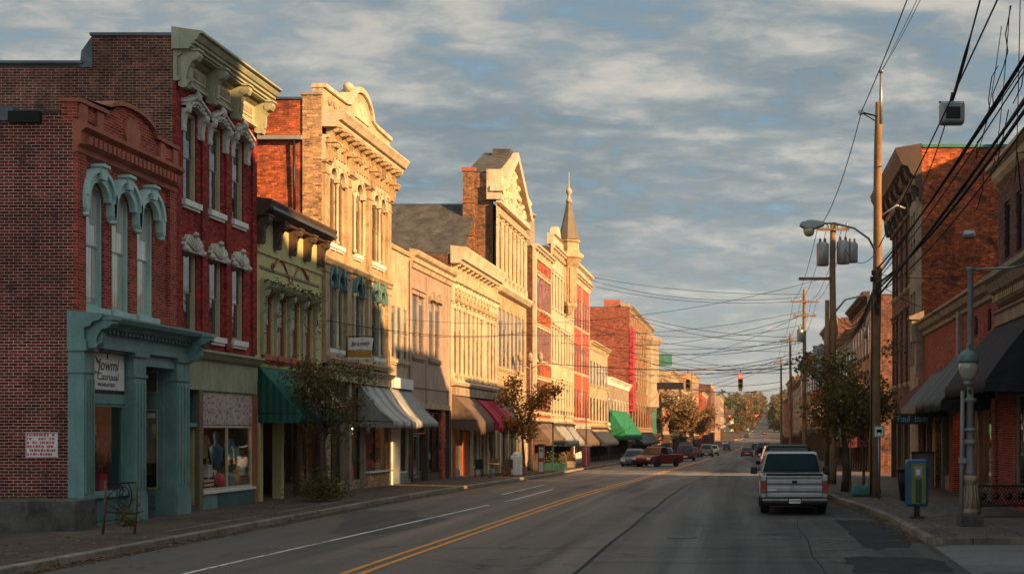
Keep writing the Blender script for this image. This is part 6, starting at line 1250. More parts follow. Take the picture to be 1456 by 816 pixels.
m_tex = [paint('goods_%s' % n_, c_, .6, .15, 0) for n_, c_ in (('red', (.5, .03, .03)), ('white', (.6, .57, .5)), ('blue', (.04, .16, .32)), ('teal', (.03, .22, .25)), ('tan', (.42, .28, .15)), ('olive', (.14, .15, .06)), ('orange', (.5, .18, .03)), ('black', (.03, .03, .03)))]
def goods(kind, u, w0, z, s, mi, label, fr=LF):
    m = m_tex[mi]; b = MB(); w0 = w0*.45-.02; P = lambda a, c, d: fr(u+a*s, w0+c*s, z+d*s)
    if kind == 'torso':
        b.lathe([(.02, 0), (.02, .55), (.13, .58), (.15, .8), (.19, 1.05), (.21, 1.2), (.10, 1.3), (.06, 1.36), (.06, 1.46), (.09, 1.52), (.09, 1.64), (.03, 1.72)], P(0, 0, 0), m, 12)
        for q in (-1, 1): b.tube([P(q*.2, 0, 1.2), P(q*.27, .03, .95), P(q*.25, .08, .7)], [.06*s, .05*s, .035*s], m, 6)
        b.lathe([(.2, 0), (.2, .03), (.03, .06)], P(0, 0, 0), m_metal, 10)
    elif kind == 'ball': b.lathe([(.05, 0), (.18, .05), (.25, .2), (.24, .34), (.14, .46), (.04, .5)], P(0, 0, 0), m, 14)
    elif kind == 'bag':
        b.prism([(-.2, 0), (.2, 0), (.17, .42), (-.17, .42)], lambda p, t: P(p[0], t, p[1]), -.08, .08, m); b.tube([P(-.09, 0, .42), P(-.07, 0, .6), P(.07, 0, .6), P(.09, 0, .42)], .014*s, m, 5)
    elif kind == 'crate':
        for (a, c) in ((0, .06), (.1, .16), (.2, .26)): b.add([], [], m); b.box(tuple(min(p, q) for p, q in zip(P(-.3, -.2, a), P(.3, .2, c))), tuple(max(p, q) for p, q in zip(P(-.3, -.2, a), P(.3, .2, c))), m)
        b.box(tuple(min(p, q) for p, q in zip(P(-.27, -.17, 0), P(.27, .17, .24))), tuple(max(p, q) for p, q in zip(P(-.27, -.17, 0), P(.27, .17, .24))), m_tex[(mi+3) % 8])
    elif kind == 'frame':
        b.prism([(-.3, 0), (.3, 0), (.3, .45), (-.3, .45)], lambda p, t: P(p[0], t, p[1]), -.02, .02, m_tex[7]); b.prism([(-.25, .05), (.25, .05), (.25, .4), (-.25, .4)], lambda p, t: P(p[0], t, p[1]), .021, .03, m)
    elif kind == 'shirt':
        b.prism([(-.2, 0), (.2, 0), (.2, .45), (.36, .34), (.42, .48), (.2, .7), (.08, .72), (0, .66), (-.08, .72), (-.2, .7), (-.42, .48), (-.36, .34), (-.2, .45)], lambda p, t: P(p[0], t, p[1]), -.04, .04, m); b.tube([P(0, 0, .7), P(0, 0, .95)], .008*s, m_metal, 4)
    elif kind == 'vase': b.lathe([(.08, 0), (.1, .03), (.16, .2), (.12, .36), (.06, .45), (.09, .52)], P(0, 0, 0), m, 12)
    elif kind == 'chair':
        for (a, c) in ((-.2, -.2), (.2, -.2), (-.2, .2), (.2, .2)): b.tube([P(a, c, 0), P(a, c, .45)], .025*s, m, 5)
        b.box(tuple(min(p, q) for p, q in zip(P(-.24, -.24, .44), P(.24, .24, .5))), tuple(max(p, q) for p, q in zip(P(-.24, -.24, .44), P(.24, .24, .5))), m); b.prism([(-.24, .5), (.24, .5), (.2, 1.0), (-.2, 1.0)], lambda p, t: P(p[0], t, p[1]), -.24, -.2, m)
    return tag(b.build({'torso': 'mannequin', 'ball': 'beach_ball', 'bag': 'shopping_bag', 'crate': 'wooden_crate', 'frame': 'framed_picture', 'shirt': 'hanging_shirt', 'vase': 'vase', 'chair': 'chair'}[kind]), label, {'torso': 'mannequin', 'ball': 'ball', 'bag': 'bag', 'crate': 'crate', 'frame': 'picture', 'shirt': 'shirt', 'vase': 'vase', 'chair': 'chair'}[kind])
W1 = 'in the teal corner shop window'; W2 = 'in the window under the woven panel'
goods('ball', 32.55, -.35, .9, .9, 3, 'round teal ball '+W1); goods('bag', 33.35, -.3, .9, 1.1, 0, 'red shopping bag '+W1); goods('torso', 33.75, -.75, .9, 1.1, 7, 'dark mannequin '+W1); goods('vase', 32.35, -.5, 2.45, .9, 1, 'white vase on the top shelf '+W1); goods('frame', 33.2, -.6, 2.3, .7, 4, 'small tan framed picture hung '+W1); goods('shirt', 35.5, -2.0, 1.2, 1.2, 6, 'orange shirt hanging inside the teal shop entrance')
for a in [('crate', 39.6, -.4, .68, 1.2, 4, 'tan slatted crate low '), ('chair', 40.3, -.8, .7, 1.1, 1, 'white chair '), ('ball', 40.7, -.35, .68, .8, 0, 'red ball at the front '), ('torso', 41.3, -.9, .7, 1.05, 2, 'blue clad mannequin '), ('shirt', 39.5, -.9, 1.5, 1.0, 0, 'red shirt hanging '), ('shirt', 41.9, -.5, 1.55, .9, 2, 'blue shirt hanging by the mullion '), ('bag', 41.7, -.35, .68, 1.1, 3, 'teal shopping bag '), ('frame', 42.4, -.5, 1.5, 1.0, 3, 'turquoise framed picture '), ('vase', 42.2, -.35, .68, 1.2, 6, 'orange vase '), ('crate', 42.65, -.4, .68, 1.0, 0, 'red crate '), ('torso', 39.2, -1.1, .7, 1.05, 7, 'black mannequin '), ('bag', 40.0, -.3, 1.05, .9, 1, 'white paper bag on the crate '), ('vase', 42.7, -.4, 1.0, .9, 1, 'white vase on the red crate '), ('shirt', 40.6, -1.1, 1.6, 1.0, 4, 'tan shirt hanging ')]: goods(*a[:6], a[6]+W2)
W3 = 'in the low window under the striped grey awning'
for a in [('torso', 56.2, -.6, .75, 1.05, 1, 'white mannequin '), ('ball', 56.9, -.3, .75, .9, 0, 'red ball '), ('shirt', 57.4, -.5, 1.5, 1.2, 0, 'red shirt '), ('frame', 58.1, -.4, 1.2, 1.2, 3, 'turquoise picture '), ('crate', 57.6, -.35, .75, 1.2, 4, 'tan crate '), ('vase', 58.6, -.35, .75, 1.2, 6, 'orange vase '), ('bag', 54.4, -.5, .45, 1.5, 0, 'large red bag ')]: goods(*a[:6], a[6]+W3)
for i, a in enumerate([('shirt', 73.5, -.5, 1.2, 1.6, 0, 'red shirt in the blue framed far shop window'), ('torso', 78.4, -.6, .3, 1.2, 0, 'red mannequin under the crimson awning'), ('frame', 65.0, -.4, 2.4, 1.4, 5, 'olive picture in the brown transom of rose beige shop'), ('torso', 44.4, -.9, .6, 1.1, 4, 'tan mannequin in the low right shop window'), ('vase', 46.5, -.5, .6, 1.3, 0, 'red vase in the low right shop window')]): goods(*a[:6], a[6], RF if i > 2 else LF)
def bulb(x, y, z, label):
    t = thing('pendant_lamp', label, 'lamp', (x, y, z)); b = MB(); b.lathe([(.02, -.06), (.06, 0), (.06, .06), (.02, .1)], (x, y, z), e_warm, 10); b.build('lit_globe', t); b = MB(); b.tube([(x, y, z+.1), (x, y, z+.7)], .01, m_metal, 4); b.build('cord', t)
    l = bpy.data.lights.new('bulb_light', 'POINT'); l.energy = 9; l.color = (1, .6, .25); l.shadow_soft_size = .06; o = bpy.data.objects.new('bulb_light', l); COL.objects.link(o); o.parent = t; o.location = (0, -.0, -.15)
bulb(9.2, 45.4, 2.4, 'lit warm bulb inside the low right shop nearest the lamp post'); bulb(9.0, 49.0, 2.3, 'lit warm bulb deeper along the low right shop'); bulb(-17.2, 40.9, 2.42, 'lit warm bulb over the goods under the woven panel'); bulb(-17.4, 46.6, 2.4, 'lit warm bulb behind the green awning door'); bulb(-17.2, 58.0, 2.5, 'lit warm bulb under the striped grey awning window'); bulb(-17.2, 74, 2.4, 'lit warm bulb in the shop with fringed awning')
# ------------------------------------------------------------------ trees and plants
def tree(x, y, H, R_, zc, mat, label, n=3500, leaf=.10, trunk=.10, seed=1, group=None, name='street_tree', squash=1.2, limbs=9, base=None, sparse=.0, thick=None):
    g = random.Random(seed); z = (gz(y)+.12) if base is None else base; t = thing(name, label, 'tree', (x, y, z), group); b = MB(); tips = []
    b.tube([(x+.05*math.sin(i), y+.05*math.cos(i*1.3), z+(zc-z)*i/6) for i in range(7)], [trunk*(1-.09*i) for i in range(7)], m_bark, 8)
    for k in range(limbs):
        a = 2*math.pi*k/limbs+g.uniform(-.3, .3); s = zc-g.uniform(.1, .5)*(zc-z)*.6; r_ = R_*g.uniform(.5, .95); zz = zc+g.uniform(-.5, 1.0)*(H-zc)
        p = [Vector((x, y, s)), Vector((x+r_*.4*math.cos(a), y+r_*.4*math.sin(a), s+(zz-s)*.55)), Vector((x+r_*math.cos(a), y+r_*math.sin(a), zz))]; b.tube(p, [trunk*.5, trunk*.3, trunk*.1], m_bark, 5); tips += [p[1], p[2], (p[1]+p[2])/2]
        for q in range(6):
            e = p[1].lerp(p[2], g.random()); d = e+Vector((g.gauss(0, .3), g.gauss(0, .3), g.uniform(.0, .5)))*R_*.6; b.tube([e, d], [trunk*.14, trunk*.05], m_bark, 4); tips.append(d)
    b.build('trunk', t); c = MB(); cl_ = []
    for k in range(int(26*squash)): cl_.append(g.choice(tips)+Vector((g.gauss(0, .2), g.gauss(0, .2), g.gauss(0, .2)))*R_)
    for k in range(n):
        ce = g.choice(cl_); p = ce+Vector((g.gauss(0, 1), g.gauss(0, 1), g.gauss(0, .8)))*R_*.17; s = leaf*g.uniform(.6, 1.3)
        if p.z < z+.4: continue
        d = Vector((g.uniform(-1, 1), g.uniform(-1, 1), g.uniform(-.8, .8))).normalized(); e = d.cross(Vector((g.uniform(-1, 1), g.uniform(-1, 1), g.uniform(-1, 1)))).normalized()
        c.add([p-d*s, p+e*s*.55-d*s*.1, p+d*s, p-e*s*.55-d*s*.1], [(0,1,2,3)], mat)
    c.build('crown', t); return t
tree(-14.1, 44.6, 4.9, 1.3, 3.0, l_thin, 'thin leaning autumn tree with sparse dark leaves before the green awning', 4300, .06, .06, 3, limbs=18, squash=1.8)
ivy(None, lambda g: (-14.0+g.gauss(0, .38), 44.0+g.gauss(0, .4), .2+abs(g.gauss(0, .42))), 1800, .07, l_dark, 'shrub', 8); tag(bpy.data.objects['shrub'], 'low dark shrub growing at the foot of the thin autumn tree', 'shrub')
tree(3.75, 51.5, 5.1, 1.75, 3.3, l_dark, 'dense dark orange and green street tree behind the silver pickup', 6200, .075, .17, 11, limbs=12, squash=1.6)
tree(4.15, 48.3, 4.2, .9, 3.0, l_dark, 'slender young street tree next to the nearest timber pole', 2200, .08, .06, 21)
tree(-13.6, 81, 5.2, 1.6, 3.0, l_oran, 'bright orange autumn street tree before the crimson awning', 3400, .10, .09, 5, limbs=12)
GB2 = 'bare brown trees along the far left kerb'
t_ = tree(-12.2, 236, 9.0, 3.6, 4.8, l_brown, 'round brown autumn tree along the far left kerb', 3000, .28, .18, 6, GB2)
for (x, y) in ((-12.6, 262), (-11.8, 290), (-11, 330)): dup(t_, None, loc=(x, y, gz(y)+.1), rotz=y)
bw = [tree(300, 300, 9.5, 4.2, 4.5, m_, lb, 1500, .5, .22, s_, 'trees on the far hill', 'hill_tree', base=0) for m_, lb, s_ in ((l_green, 'olive green tree on the far hill among houses', 31), (l_brown, 'brown autumn tree on the far hill among houses', 32), (l_thin, 'dark rusty tree on the far hill among houses', 33))]
g = random.Random(77); first = [True]*3
for k in range(170):
    y = g.uniform(430, 1350); s = g.choice((-1, 1)); off = (g.uniform(6.5, 9.5) if k % 2 else g.uniform(9, 14)+(y-400)*.05*g.random()**1.5); x = bend(y)-4.5+s*off; i = k % 3
    if y < 560: x += s*8
    if first[i]: o = bw[i]; first[i] = False; o.location = (x, y, hill(x, y)); 
    else: o = dup(bw[i], None, loc=(x, y, hill(x, y)), rotz=g.uniform(0, 6))
    q = g.uniform(.9, 1.5)*(.55 if y < 620 else 1); o.scale = (q, q, q*g.uniform(.85, 1.1))
# houses on the far hill
hs_ = []
for wm, rm, lb in ((p_tanb, m_slate, 'tan gabled house on the far hillside among trees'), (p_white, p_brownd, 'white gabled house on the far hillside among trees'), (b_orange, m_slate, 'brick gabled house on the far hillside among trees')):
    t = thing('hill_house', lb, 'house', (0, 0, 0), 'houses on the far hill'); b = MB(); b.prism([(-4, -2), (4, -2), (4, 6), (0, 9), (-4, 6)], lambda p, q: (p[0], q, p[1]), -5, 5, wm); b.build('wall', t)
    b = MB(); b.prism([(-4.5, 5.7), (0, 9.1), (4.5, 5.7), (4.5, 6.0), (0, 9.5), (-4.5, 6.0)], lambda p, q: (p[0], q, p[1]), -5.4, 5.4, rm); rf = b.build('roof', t); b = MB(); b.box((1.4, 1, 7.5), (2.3, 2, 10.6), b_brown); b.box((1.3, .9, 10.6), (2.4, 2.1, 10.9), p_dust); b.build('chimney', rf)
    for x_, z_ in ((-2, 3.6), (1.8, 3.6), (-2, .6), (1.8, .6)):
        b = MB(); b.box((x_-.6, -5.06, z_), (x_+.6, -4.98, z_+1.6), p_white); wn_ = b.build('window', t); b = MB(); b.box((x_-.5, -5.08, z_+.1), (x_+.5, -5.065, z_+1.5), g_dark); b.build('pane', wn_)
    hs_.append(t)
for k in range(16):
    y = 470+k*34; s_ = (-1, 1)[k % 2]; x = bend(y)-4.5+s_*g.uniform(15, 19); o = hs_[k] if k < 3 else dup(hs_[k % 3]); o.location = (x, y, hill(x, y)); o.rotation_euler = (0, 0, g.choice((0, 1.57*s_)))
# planters and street furniture further along the left
def planter(x, y, w_, label, mat, leaf, n=500):
    z = gz(y)+.13; t = thing('planter', label, 'planter', (x, y, z)); b = MB(); b.prism([(-w_/2, 0), (w_/2, 0), (w_/2+.08, .5), (-w_/2-.08, .5)], lambda p, q: (x+p[0], q, z+p[1]), y-.35, y+.35, mat); b.build('tub', t, bevel=.03)
    ivy(t, lambda g: (x+g.uniform(-.5, .5)*w_, y+g.uniform(-.35, .35), z+.45+abs(g.gauss(0, .3))), n, .09, leaf, 'foliage', int(y))
planter(-13.3, 91.5, 1.6, 'long box planter with dark green shrub by the red kiosk sign', p_greend, l_green); planter(-13.8, 79.0, 1.3, 'terracotta planter with orange plants under the orange tree', p_terr, l_oran); planter(-13.6, 101, 1.2, 'tan planter with brown plants past the dark box planter', p_dust, l_brown)
def chairset(x, y, label, mat):
    z = gz(y)+.13; t = thing('cafe_chair', label, 'chair', (x, y, z))
    for a, c in ((-.2, -.2), (.2, -.2), (-.2, .2), (.2, .2)):
        q = MB(); q.tube([(x+a, y+c, z), (x+a*.9, y+c*.9, z+.46)], .022, mat, 5); q.build('leg', t)
    q = MB(); q.box((x-.24, y-.24, z+.45), (x+.24, y+.24, z+.5), mat); q.build('seat', t); q = MB(); q.box((x-.23, y+.19, z+.5), (x+.23, y+.23, z+.98), mat); q.build('backrest', t)
def table(x, y, label):
    z = gz(y)+.13; t = thing('cafe_table', label, 'table', (x, y, z)); q = MB(); q.lathe([(.4, .72), (.42, .74), (.42, .76)], (x, y, z), m_woodd, 16); q.build('tabletop', t); q = MB(); q.lathe([(.25, 0), (.25, .03), (.03, .06), (.03, .72)], (x, y, z), m_iron, 10); q.build('pedestal', t)
table(-14.0, 73.2, 'round dark cafe table on the pavement by the fringed awning'); chairset(-14.7, 73.0, 'black cafe chair left of the round cafe table', m_iron); chairset(-13.2, 73.6, 'black cafe chair right of the round cafe table', m_iron); chairset(-14.2, 74.6, 'wooden cafe chair behind the round cafe table', m_woodd)
b = MB(); zz_ = gz(84)+.13; b.box((-13.15, 83.9, zz_), (-12.78, 84.2, zz_+1.75), p_red); o = tag(b.build('kiosk_sign', bevel=.02), 'upright red kiosk sign with white panel and dark red disc at the kerb', 'sign')
b = MB(); b.box((-13.10, 83.885, zz_+.95), (-12.83, 83.899, zz_+1.62), p_white); b.box((-13.10, 83.885, zz_+.1), (-12.83, 83.899, zz_+.7), p_white); b.build('panel', o); b = MB(); b.lathe([(.09, -.01), (.09, .01)], (-12.965, 83.88, zz_+1.42), p_pink, 14, axis='y'); b.build('emblem', o); b = MB(); b.box((-13.2, 83.85, zz_+1.75), (-12.72, 84.25, zz_+1.83), p_red); b.build('cap', o)
for (x, y, h, lb) in ((-12.75, 87.5, 3.2, 'bare grey post at the left kerb beside red kiosk'), (-12.8, 106, 4.6, 'taller bare grey post further along the left kerb')):
    b = MB(); b.lathe([(.09, 0), (.09, .15), (.05, .2), (.045, h), (.07, h+.02), (.0, h+.1)], (x, y, gz(y)+.13), m_galv, 10); tag(b.build('sign_post'), lb, 'post')
def box_thing(name, x, y, s, mat, label, cat, top=None):
    z = gz(y)+.13; t = thing(name, label, cat, (x, y, z)); b = MB(); b.box((x-s[0]/2, y-s[1]/2, z), (x+s[0]/2, y+s[1]/2, z+s[2]), mat); b.build('body', t, bevel=.06, seg=3); b = MB(); b.lathe([(s[0]*.45, 0), (s[0]*.4, .12), (s[0]*.2, .22)], (x, y, z+s[2]-.01), top or mat, 12); b.build('lid', t)
box_thing('mailbox', -13.5, 78.0, (.6, .6, 1.15), p_white, 'white round topped mailbox near the orange tree', 'mailbox'); box_thing('litter_bin', -13.4, 97, (.55, .55, 1.0), p_brownd, 'brown square litter bin past the red kiosk', 'bin'); box_thing('mailbox', -13.2, 109, (.6, .6, 1.3), p_pink, 'faded pink kerbside cabinet beyond the planters', 'cabinet')
# old style globe lamps and sign cluster on the left
def globe_lamp(x, y, label, h=8.5):
    z = gz(y)+.13; t = thing('street_lamp', label, 'street lamp', (x, y, z)); b = MB(); b.lathe([(.22, 0), (.22, .5), (.12, .7), (.08, 1.2), (.06, h-.6), (.12, h-.5)], (x, y, z), p_dust, 10); b.build('pole', t)
    for dx in (-.7, 0, .7):
        q = MB(); q.tube([(x, y, z+h-.9), (x+dx, y, z+h-.5)], .04, p_dust, 5); q.lathe([(.08, -.4), (.17, -.2), (.17, .05), (.05, .25)], (x+dx, y, z+h), p_dust, 10); q.build('lantern', t)
globe_lamp(-14.8, 91, 'ornate stone coloured three lantern lamp before the brick flank', 7.8)
# ------------------------------------------------------------------ vehicles.  Built with the tail at y=0, pointing +Y, then placed
def sidecut(L_, z0, hood, tail, axles, r, deck):
    """lower body outline in (y, z) with wheel arches"""
    p = [(0.02, z0+.12), (.10, z0)]
    for a in axles: p += [(a-r, z0)] + [(a+r*math.cos(R(t)), z0+.0+r*.98*math.sin(R(t))) for t in range(165, 10, -15)] + [(a+r, z0)]
    p += [(L_-.12, z0), (L_, z0+.14), (L_-.02, z0+.42), (L_-.12, hood-.06), (L_-.28, hood)] + deck + [(.05, tail-.03), (0, tail-.12)]
    return p
def taper(mb, prof, hw0, hw1, z0, z1, mat, cap=True):
    """prof (y, z) swept sideways, narrowing from hw0 at z0 to hw1 at z1"""
    hw = lambda z: hw0+(hw1-hw0)*max(0, min(1, (z-z0)/(z1-z0))); n = len(prof)
    vs = [(-hw(z), y, z) for y, z in prof] + [(hw(z), y, z) for y, z in prof]
    mb.add(vs, [list(range(n))[::-1], list(range(n, 2*n))] + [(i, (i+1) % n, n+(i+1) % n, n+i) for i in range(n)], mat)
def wheel(t, x, y, r, wd, s):
    b = MB(); b.lathe([(r*.62, -wd/2), (r*.92, -wd/2), (r, -wd*.32), (r, wd*.32), (r*.92, wd/2), (r*.62, wd/2)], (x, y, r), m_rubber, 20, axis='x'); o = b.build('wheel', t)
    b = MB(); b.lathe([(r*.64, -wd*.46), (r*.60, -wd*.30), (r*.2, -wd*.34), (r*.18, wd*.34), (r*.60, wd*.30), (r*.64, wd*.46)], (x, y, r), m_chrome if t.get('bright') else m_galv, 16, axis='x'); b.build('rim', o)
m_tail = paint('tail_lamp_red', (.30, .006, .006), .25, .1, 0, None, 0, 0, .6); m_head = paint('headlamp', (.7, .68, .6), .15, .1, 0, None, 0, 0, .8); m_under = paint('underbody', (.010, .010, .010), .9, .1, 0)
def car(label, col, kind, x, y, yaw=0.0, cat=None, group=None, L_=4.6, W=1.82, H=1.45, z=None):
    t = thing('parked_' + ('suv' if kind == 'suv' else 'pickup' if kind == 'pickup' else 'car'), label, cat or {'sedan': 'car', 'suv': 'suv', 'pickup': 'pickup'}[kind], (0, 0, 0), group)
    r = .33 if kind == 'sedan' else .38; z0 = .22 if kind == 'sedan' else .34; ax = [L_*.21, L_*.80]; hw = W/2; belt = H*.62
    hood = belt-.04; b = MB(); deck = [(L_*.70, belt), (L_*.2, belt)] if kind != 'pickup' else [(L_*.74, belt), (L_*.2, belt)]
    pr = sidecut(L_, z0, hood-.1, belt if kind != 'sedan' else belt-.02, ax, r+.06, deck); b.prism(pr, lambda p, q: (q, p[0], p[1]), -hw, hw, col); b.build('body', t, bevel=.06, seg=3)
    ya, yb, yc_, yd = {'sedan': (L_*.12, L_*.26, L_*.56, L_*.72), 'suv': (.05, .22, L_*.58, L_*.72), 'pickup': (L_*.40, L_*.45, L_*.62, L_*.74)}[kind]
    cb = MB(); taper(cb, [(ya, belt-.02), (yb, H-.05), (yb+.12, H), (yc_-.15, H), (yc_, H-.05), (yd, belt-.02)], hw-.05, hw-.25, belt, H, col); cab = cb.build('cabin', t, bevel=.05, seg=2)
    def pane(name, pts):
        q = MB(); q.add(pts, [list(range(len(pts)))], m_carglass); q.build(name, cab, solid=.008)
    hwz = lambda z_: hw-.05-.20*max(0, min(1, (z_-belt)/(H-belt))); e = .02; z1, z2 = belt+.05, H-.09; f = lambda z_, p, q: p+(q-p)*(z_-belt)/(H-.05-belt)
    pane('rear_window', [(-hwz(z1)+.1, f(z1, ya, yb)-e, z1), (hwz(z1)-.1, f(z1, ya, yb)-e, z1), (hwz(z2)-.1, f(z2, ya, yb)-e, z2), (-hwz(z2)+.1, f(z2, ya, yb)-e, z2)]); pane('windscreen', [(-hwz(z1)+.08, f(z1, yd, yc_)+e, z1), (hwz(z1)-.08, f(z1, yd, yc_)+e, z1), (hwz(z2)-.08, f(z2, yd, yc_)+e, z2), (-hwz(z2)+.08, f(z2, yd, yc_)+e, z2)])
    for s in (-1, 1): pane('side_window', [(s*(hwz(z1)+.012), f(z1, ya, yb)+.16, z1), (s*(hwz(z1)+.012), f(z1, yd, yc_)-.2, z1), (s*(hwz(z2)+.012), f(z2, yd, yc_)-.15, z2), (s*(hwz(z2)+.012), f(z2, ya, yb)+.14, z2)])
    for a in ax:
        for s in (-1, 1): wheel(t, s*(hw-.10), a, r, .22, s)
    for s in (-1, 1):
        q = MB(); q.box((min(s*(hw-.24), s*(hw-.02)), -.02, belt-.36), (max(s*(hw-.24), s*(hw-.02)), .08, belt-.12), m_tail); q.build('tail_light', t, bevel=.02); q = MB(); q.box((min(s*(hw-.45), s*(hw-.08)), L_-.1, hood-.38), (max(s*(hw-.45), s*(hw-.08)), L_+.015, hood-.2), m_head); q.build('headlight', t, bevel=.02)
        q = MB(); q.box((min(s*(hw-.04), s*(hw+.14)), yd-.3, belt), (max(s*(hw-.04), s*(hw+.14)), yd-.18, belt+.14), col); q.build('side_mirror', t, bevel=.03)
    for nm, y0_, y1_ in (('rear_bumper', -.08, .1), ('front_bumper', L_-.1, L_+.08)):
        q = MB(); q.box((-hw+.03, y0_, z0+.05), (hw-.03, y1_, z0+.28), m_metal if kind != 'sedan' else col); q.build(nm, t, bevel=.04)
    q = MB(); q.box((-.26, -.095, z0+.30 if kind == 'sedan' else z0+.1), (.26, -.085, z0+.43 if kind == 'sedan' else z0+.23), p_white); q.build('licence_plate', t); q = MB(); q.box((-hw+.15, .2, z0-.06), (hw-.15, L_-.2, z0+.12), m_under); q.build('underbody', t)
    t.location = (x, y, gz(y+2) if z is None else z); t.rotation_euler = (0, 0, yaw); return t
def hero():
    L_, W, H = 5.3, 1.96, 1.80; hw = W/2; t = thing('parked_pickup', 'silver pickup seen from behind, parked by the curved right kerb', 'pickup', (0, 0, 0)); silver = carpaint('silver_paint', (.34, .34, .345), .65, .25); dark = paint('dark_plastic', (.02, .02, .022), .5, .2, .2)
    r = .375; z0 = .46; ax = [1.12, 4.35]; bedz = 1.14
    # lower body: bed sides are separate plates so that the load bed is open
    for s in (-1, 1):
        p = [(.03, z0+.06), (ax[0]-.46, z0-.02)] + [(ax[0]+.46*math.cos(R(a)), z0-.02+.44*math.sin(R(a))) for a in range(165, 10, -15)] + [(ax[0]+.46, z0-.02), (2.22, z0-.04), (2.22, bedz), (.03, bedz)]
        b = MB(); b.prism(p, lambda q, x_: (x_, q[0], q[1]), s*hw, s*(hw-.09), silver); b.build('bed_side', t, bevel=.025, seg=3)
        b = MB(); b.prism([(ax[0]+.53*math.cos(R(a)), z0-.02+.50*math.sin(R(a))) for a in range(172, 7, -15)] + [(ax[0]+.45*math.cos(R(a)), z0-.02+.43*math.sin(R(a))) for a in range(8, 173, 15)], lambda q, x_: (x_, q[0], q[1]), s*(hw+.0), s*(hw+.035), silver); b.build('wheel_arch', t, bevel=.012)
    b = MB(); b.box((-hw+.09, .08, .62), (hw-.09, 2.2, .68), dark); b.box((-hw+.09, 2.14, .6), (hw-.09, 2.22, bedz-.01), silver); b.build('load_bed', t)
    b = MB(); p = [(2.24, z0-.04), (ax[1]-.46, z0-.02)] + [(ax[1]+.46*math.cos(R(a)), z0-.02+.44*math.sin(R(a))) for a in range(165, 10, -15)] + [(ax[1]+.46, z0), (L_-.05, z0+.05), (L_, z0+.3), (L_-.06, 1.02), (L_-.3, 1.08), (3.75, 1.16), (2.24, 1.16)]
    b.prism(p, lambda q, x_: (x_, q[0], q[1]), -hw, hw, silver); b.build('body', t, bevel=.05, seg=3)
    cb = MB(); taper(cb, [(2.26, 1.14), (2.34, 1.72), (2.48, H), (3.3, H-.01), (3.42, 1.72), (3.9, 1.14)], hw-.02, hw-.20, 1.14, H, silver); cab = cb.build('cabin', t, bevel=.06, seg=3)
    q = MB(); q.prism([(-.88, 1.19), (.88, 1.19), (.745, 1.70), (.68, 1.735), (-.68, 1.735), (-.745, 1.70)], lambda p, y_: (p[0], 2.255+(p[1]-1.14)*.138+y_, p[1]), -.022, -.004, m_tar); sr = q.build('window_seal', cab)
    q = MB(); q.prism([(-.83, 1.23), (.83, 1.23), (.705, 1.67), (.66, 1.70), (-.66, 1.70), (-.705, 1.67)], lambda p, y_: (p[0], 2.255+(p[1]-1.14)*.138+y_, p[1]), -.032, -.023, paint('rear_glass', (.006, .030, .040), .3, .3, 0, None, 0, 0, .12)); q.build('rear_window', cab)
    for (a, c, d, e, m_) in ((-.5, 1.26, -.12, 1.47, m_tex[7]), (.12, 1.26, .5, 1.47, m_tex[7]), (-.42, 1.5, -.2, 1.62, m_tex[7]), (.2, 1.5, .42, 1.62, m_tex[7]), (-.25, 1.42, .55, 1.65, paint('reflected_pane', (.12, .20, .20), .1, .3, 0))):
        pass
    q = MB(); q.prism([(2.5, 1.2), (3.75, 1.2), (3.4, 1.66), (2.56, 1.66)], lambda p, x_: (x_*(hw-.02-.18*(p[1]-1.14)/(H-1.14)+.012), p[0], p[1]), -1, 1, m_carglass); q.build('side_window', cab)
    # tailgate pressed with ribs
    prof = [(.0, .50), (-.02, .52), (-.02, .60), (.012, .625), (.012, .66), (-.02, .69), (-.02, .80), (.018, .835), (.018, .87), (-.025, .91), (-.025, 1.0), (.006, 1.02), (.006, 1.05), (-.02, 1.07), (-.02, 1.13), (.0, bedz+.005), (.07, bedz+.005), (.07, .50)]
    b = MB(); b.prism(prof, lambda q, x_: (x_, q[0], q[1]), -.80, .80, silver); tg = b.build('tailgate', t, bevel=.01)
    b = MB(); b.box((-.81, -.03, bedz+.006), (.81, .07, bedz+.05), m_tar); b.build('gap_shade_strip', tg); b = MB(); b.box((-.075, -.045, .92), (.075, -.02, .995), m_tar); b.build('handle', tg, bevel=.012)  # black strip atop the tailgate stands in for the shaded gap behind it
    b = MB(); b.box((-.79, -.028, .70), (-.52, -.021, .745), p_white); b.build('badge', tg)
    for s in (-1, 1):
        b = MB(); b.box((min(s*.805, s*.965), -.012, .50), (max(s*.805, s*.965), .05, bedz), silver); b.build('corner_post', t, bevel=.02); b = MB(); b.box((min(s*.815, s*.975), -.035, .63), (max(s*.815, s*.975), .03, 1.0), m_tail); tl = b.build('tail_light', t, bevel=.02)
        b = MB(); b.box((min(s*.83, s*.955), -.042, .655), (max(s*.83, s*.955), -.036, .73), paint('reverse_lamp', (.35, .05, .04), .2, .1, 0)); b.build('reverse_light', tl)
        b = MB(); b.tube([(s*(hw-.02), 3.55, 1.22), (s*(hw+.1), 3.52, 1.22)], .03, dark); b.box((min(s*(hw+.06), s*(hw+.26)), 3.46, 1.08), (max(s*(hw+.06), s*(hw+.26)), 3.56, 1.30), dark); mr = b.build('side_mirror', t, bevel=.03); b = MB(); b.box((min(s*(hw+.08), s*(hw+.24)), 3.445, 1.10), (max(s*(hw+.08), s*(hw+.24)), 3.455, 1.28), m_carglass); b.build('mirror_glass', mr)
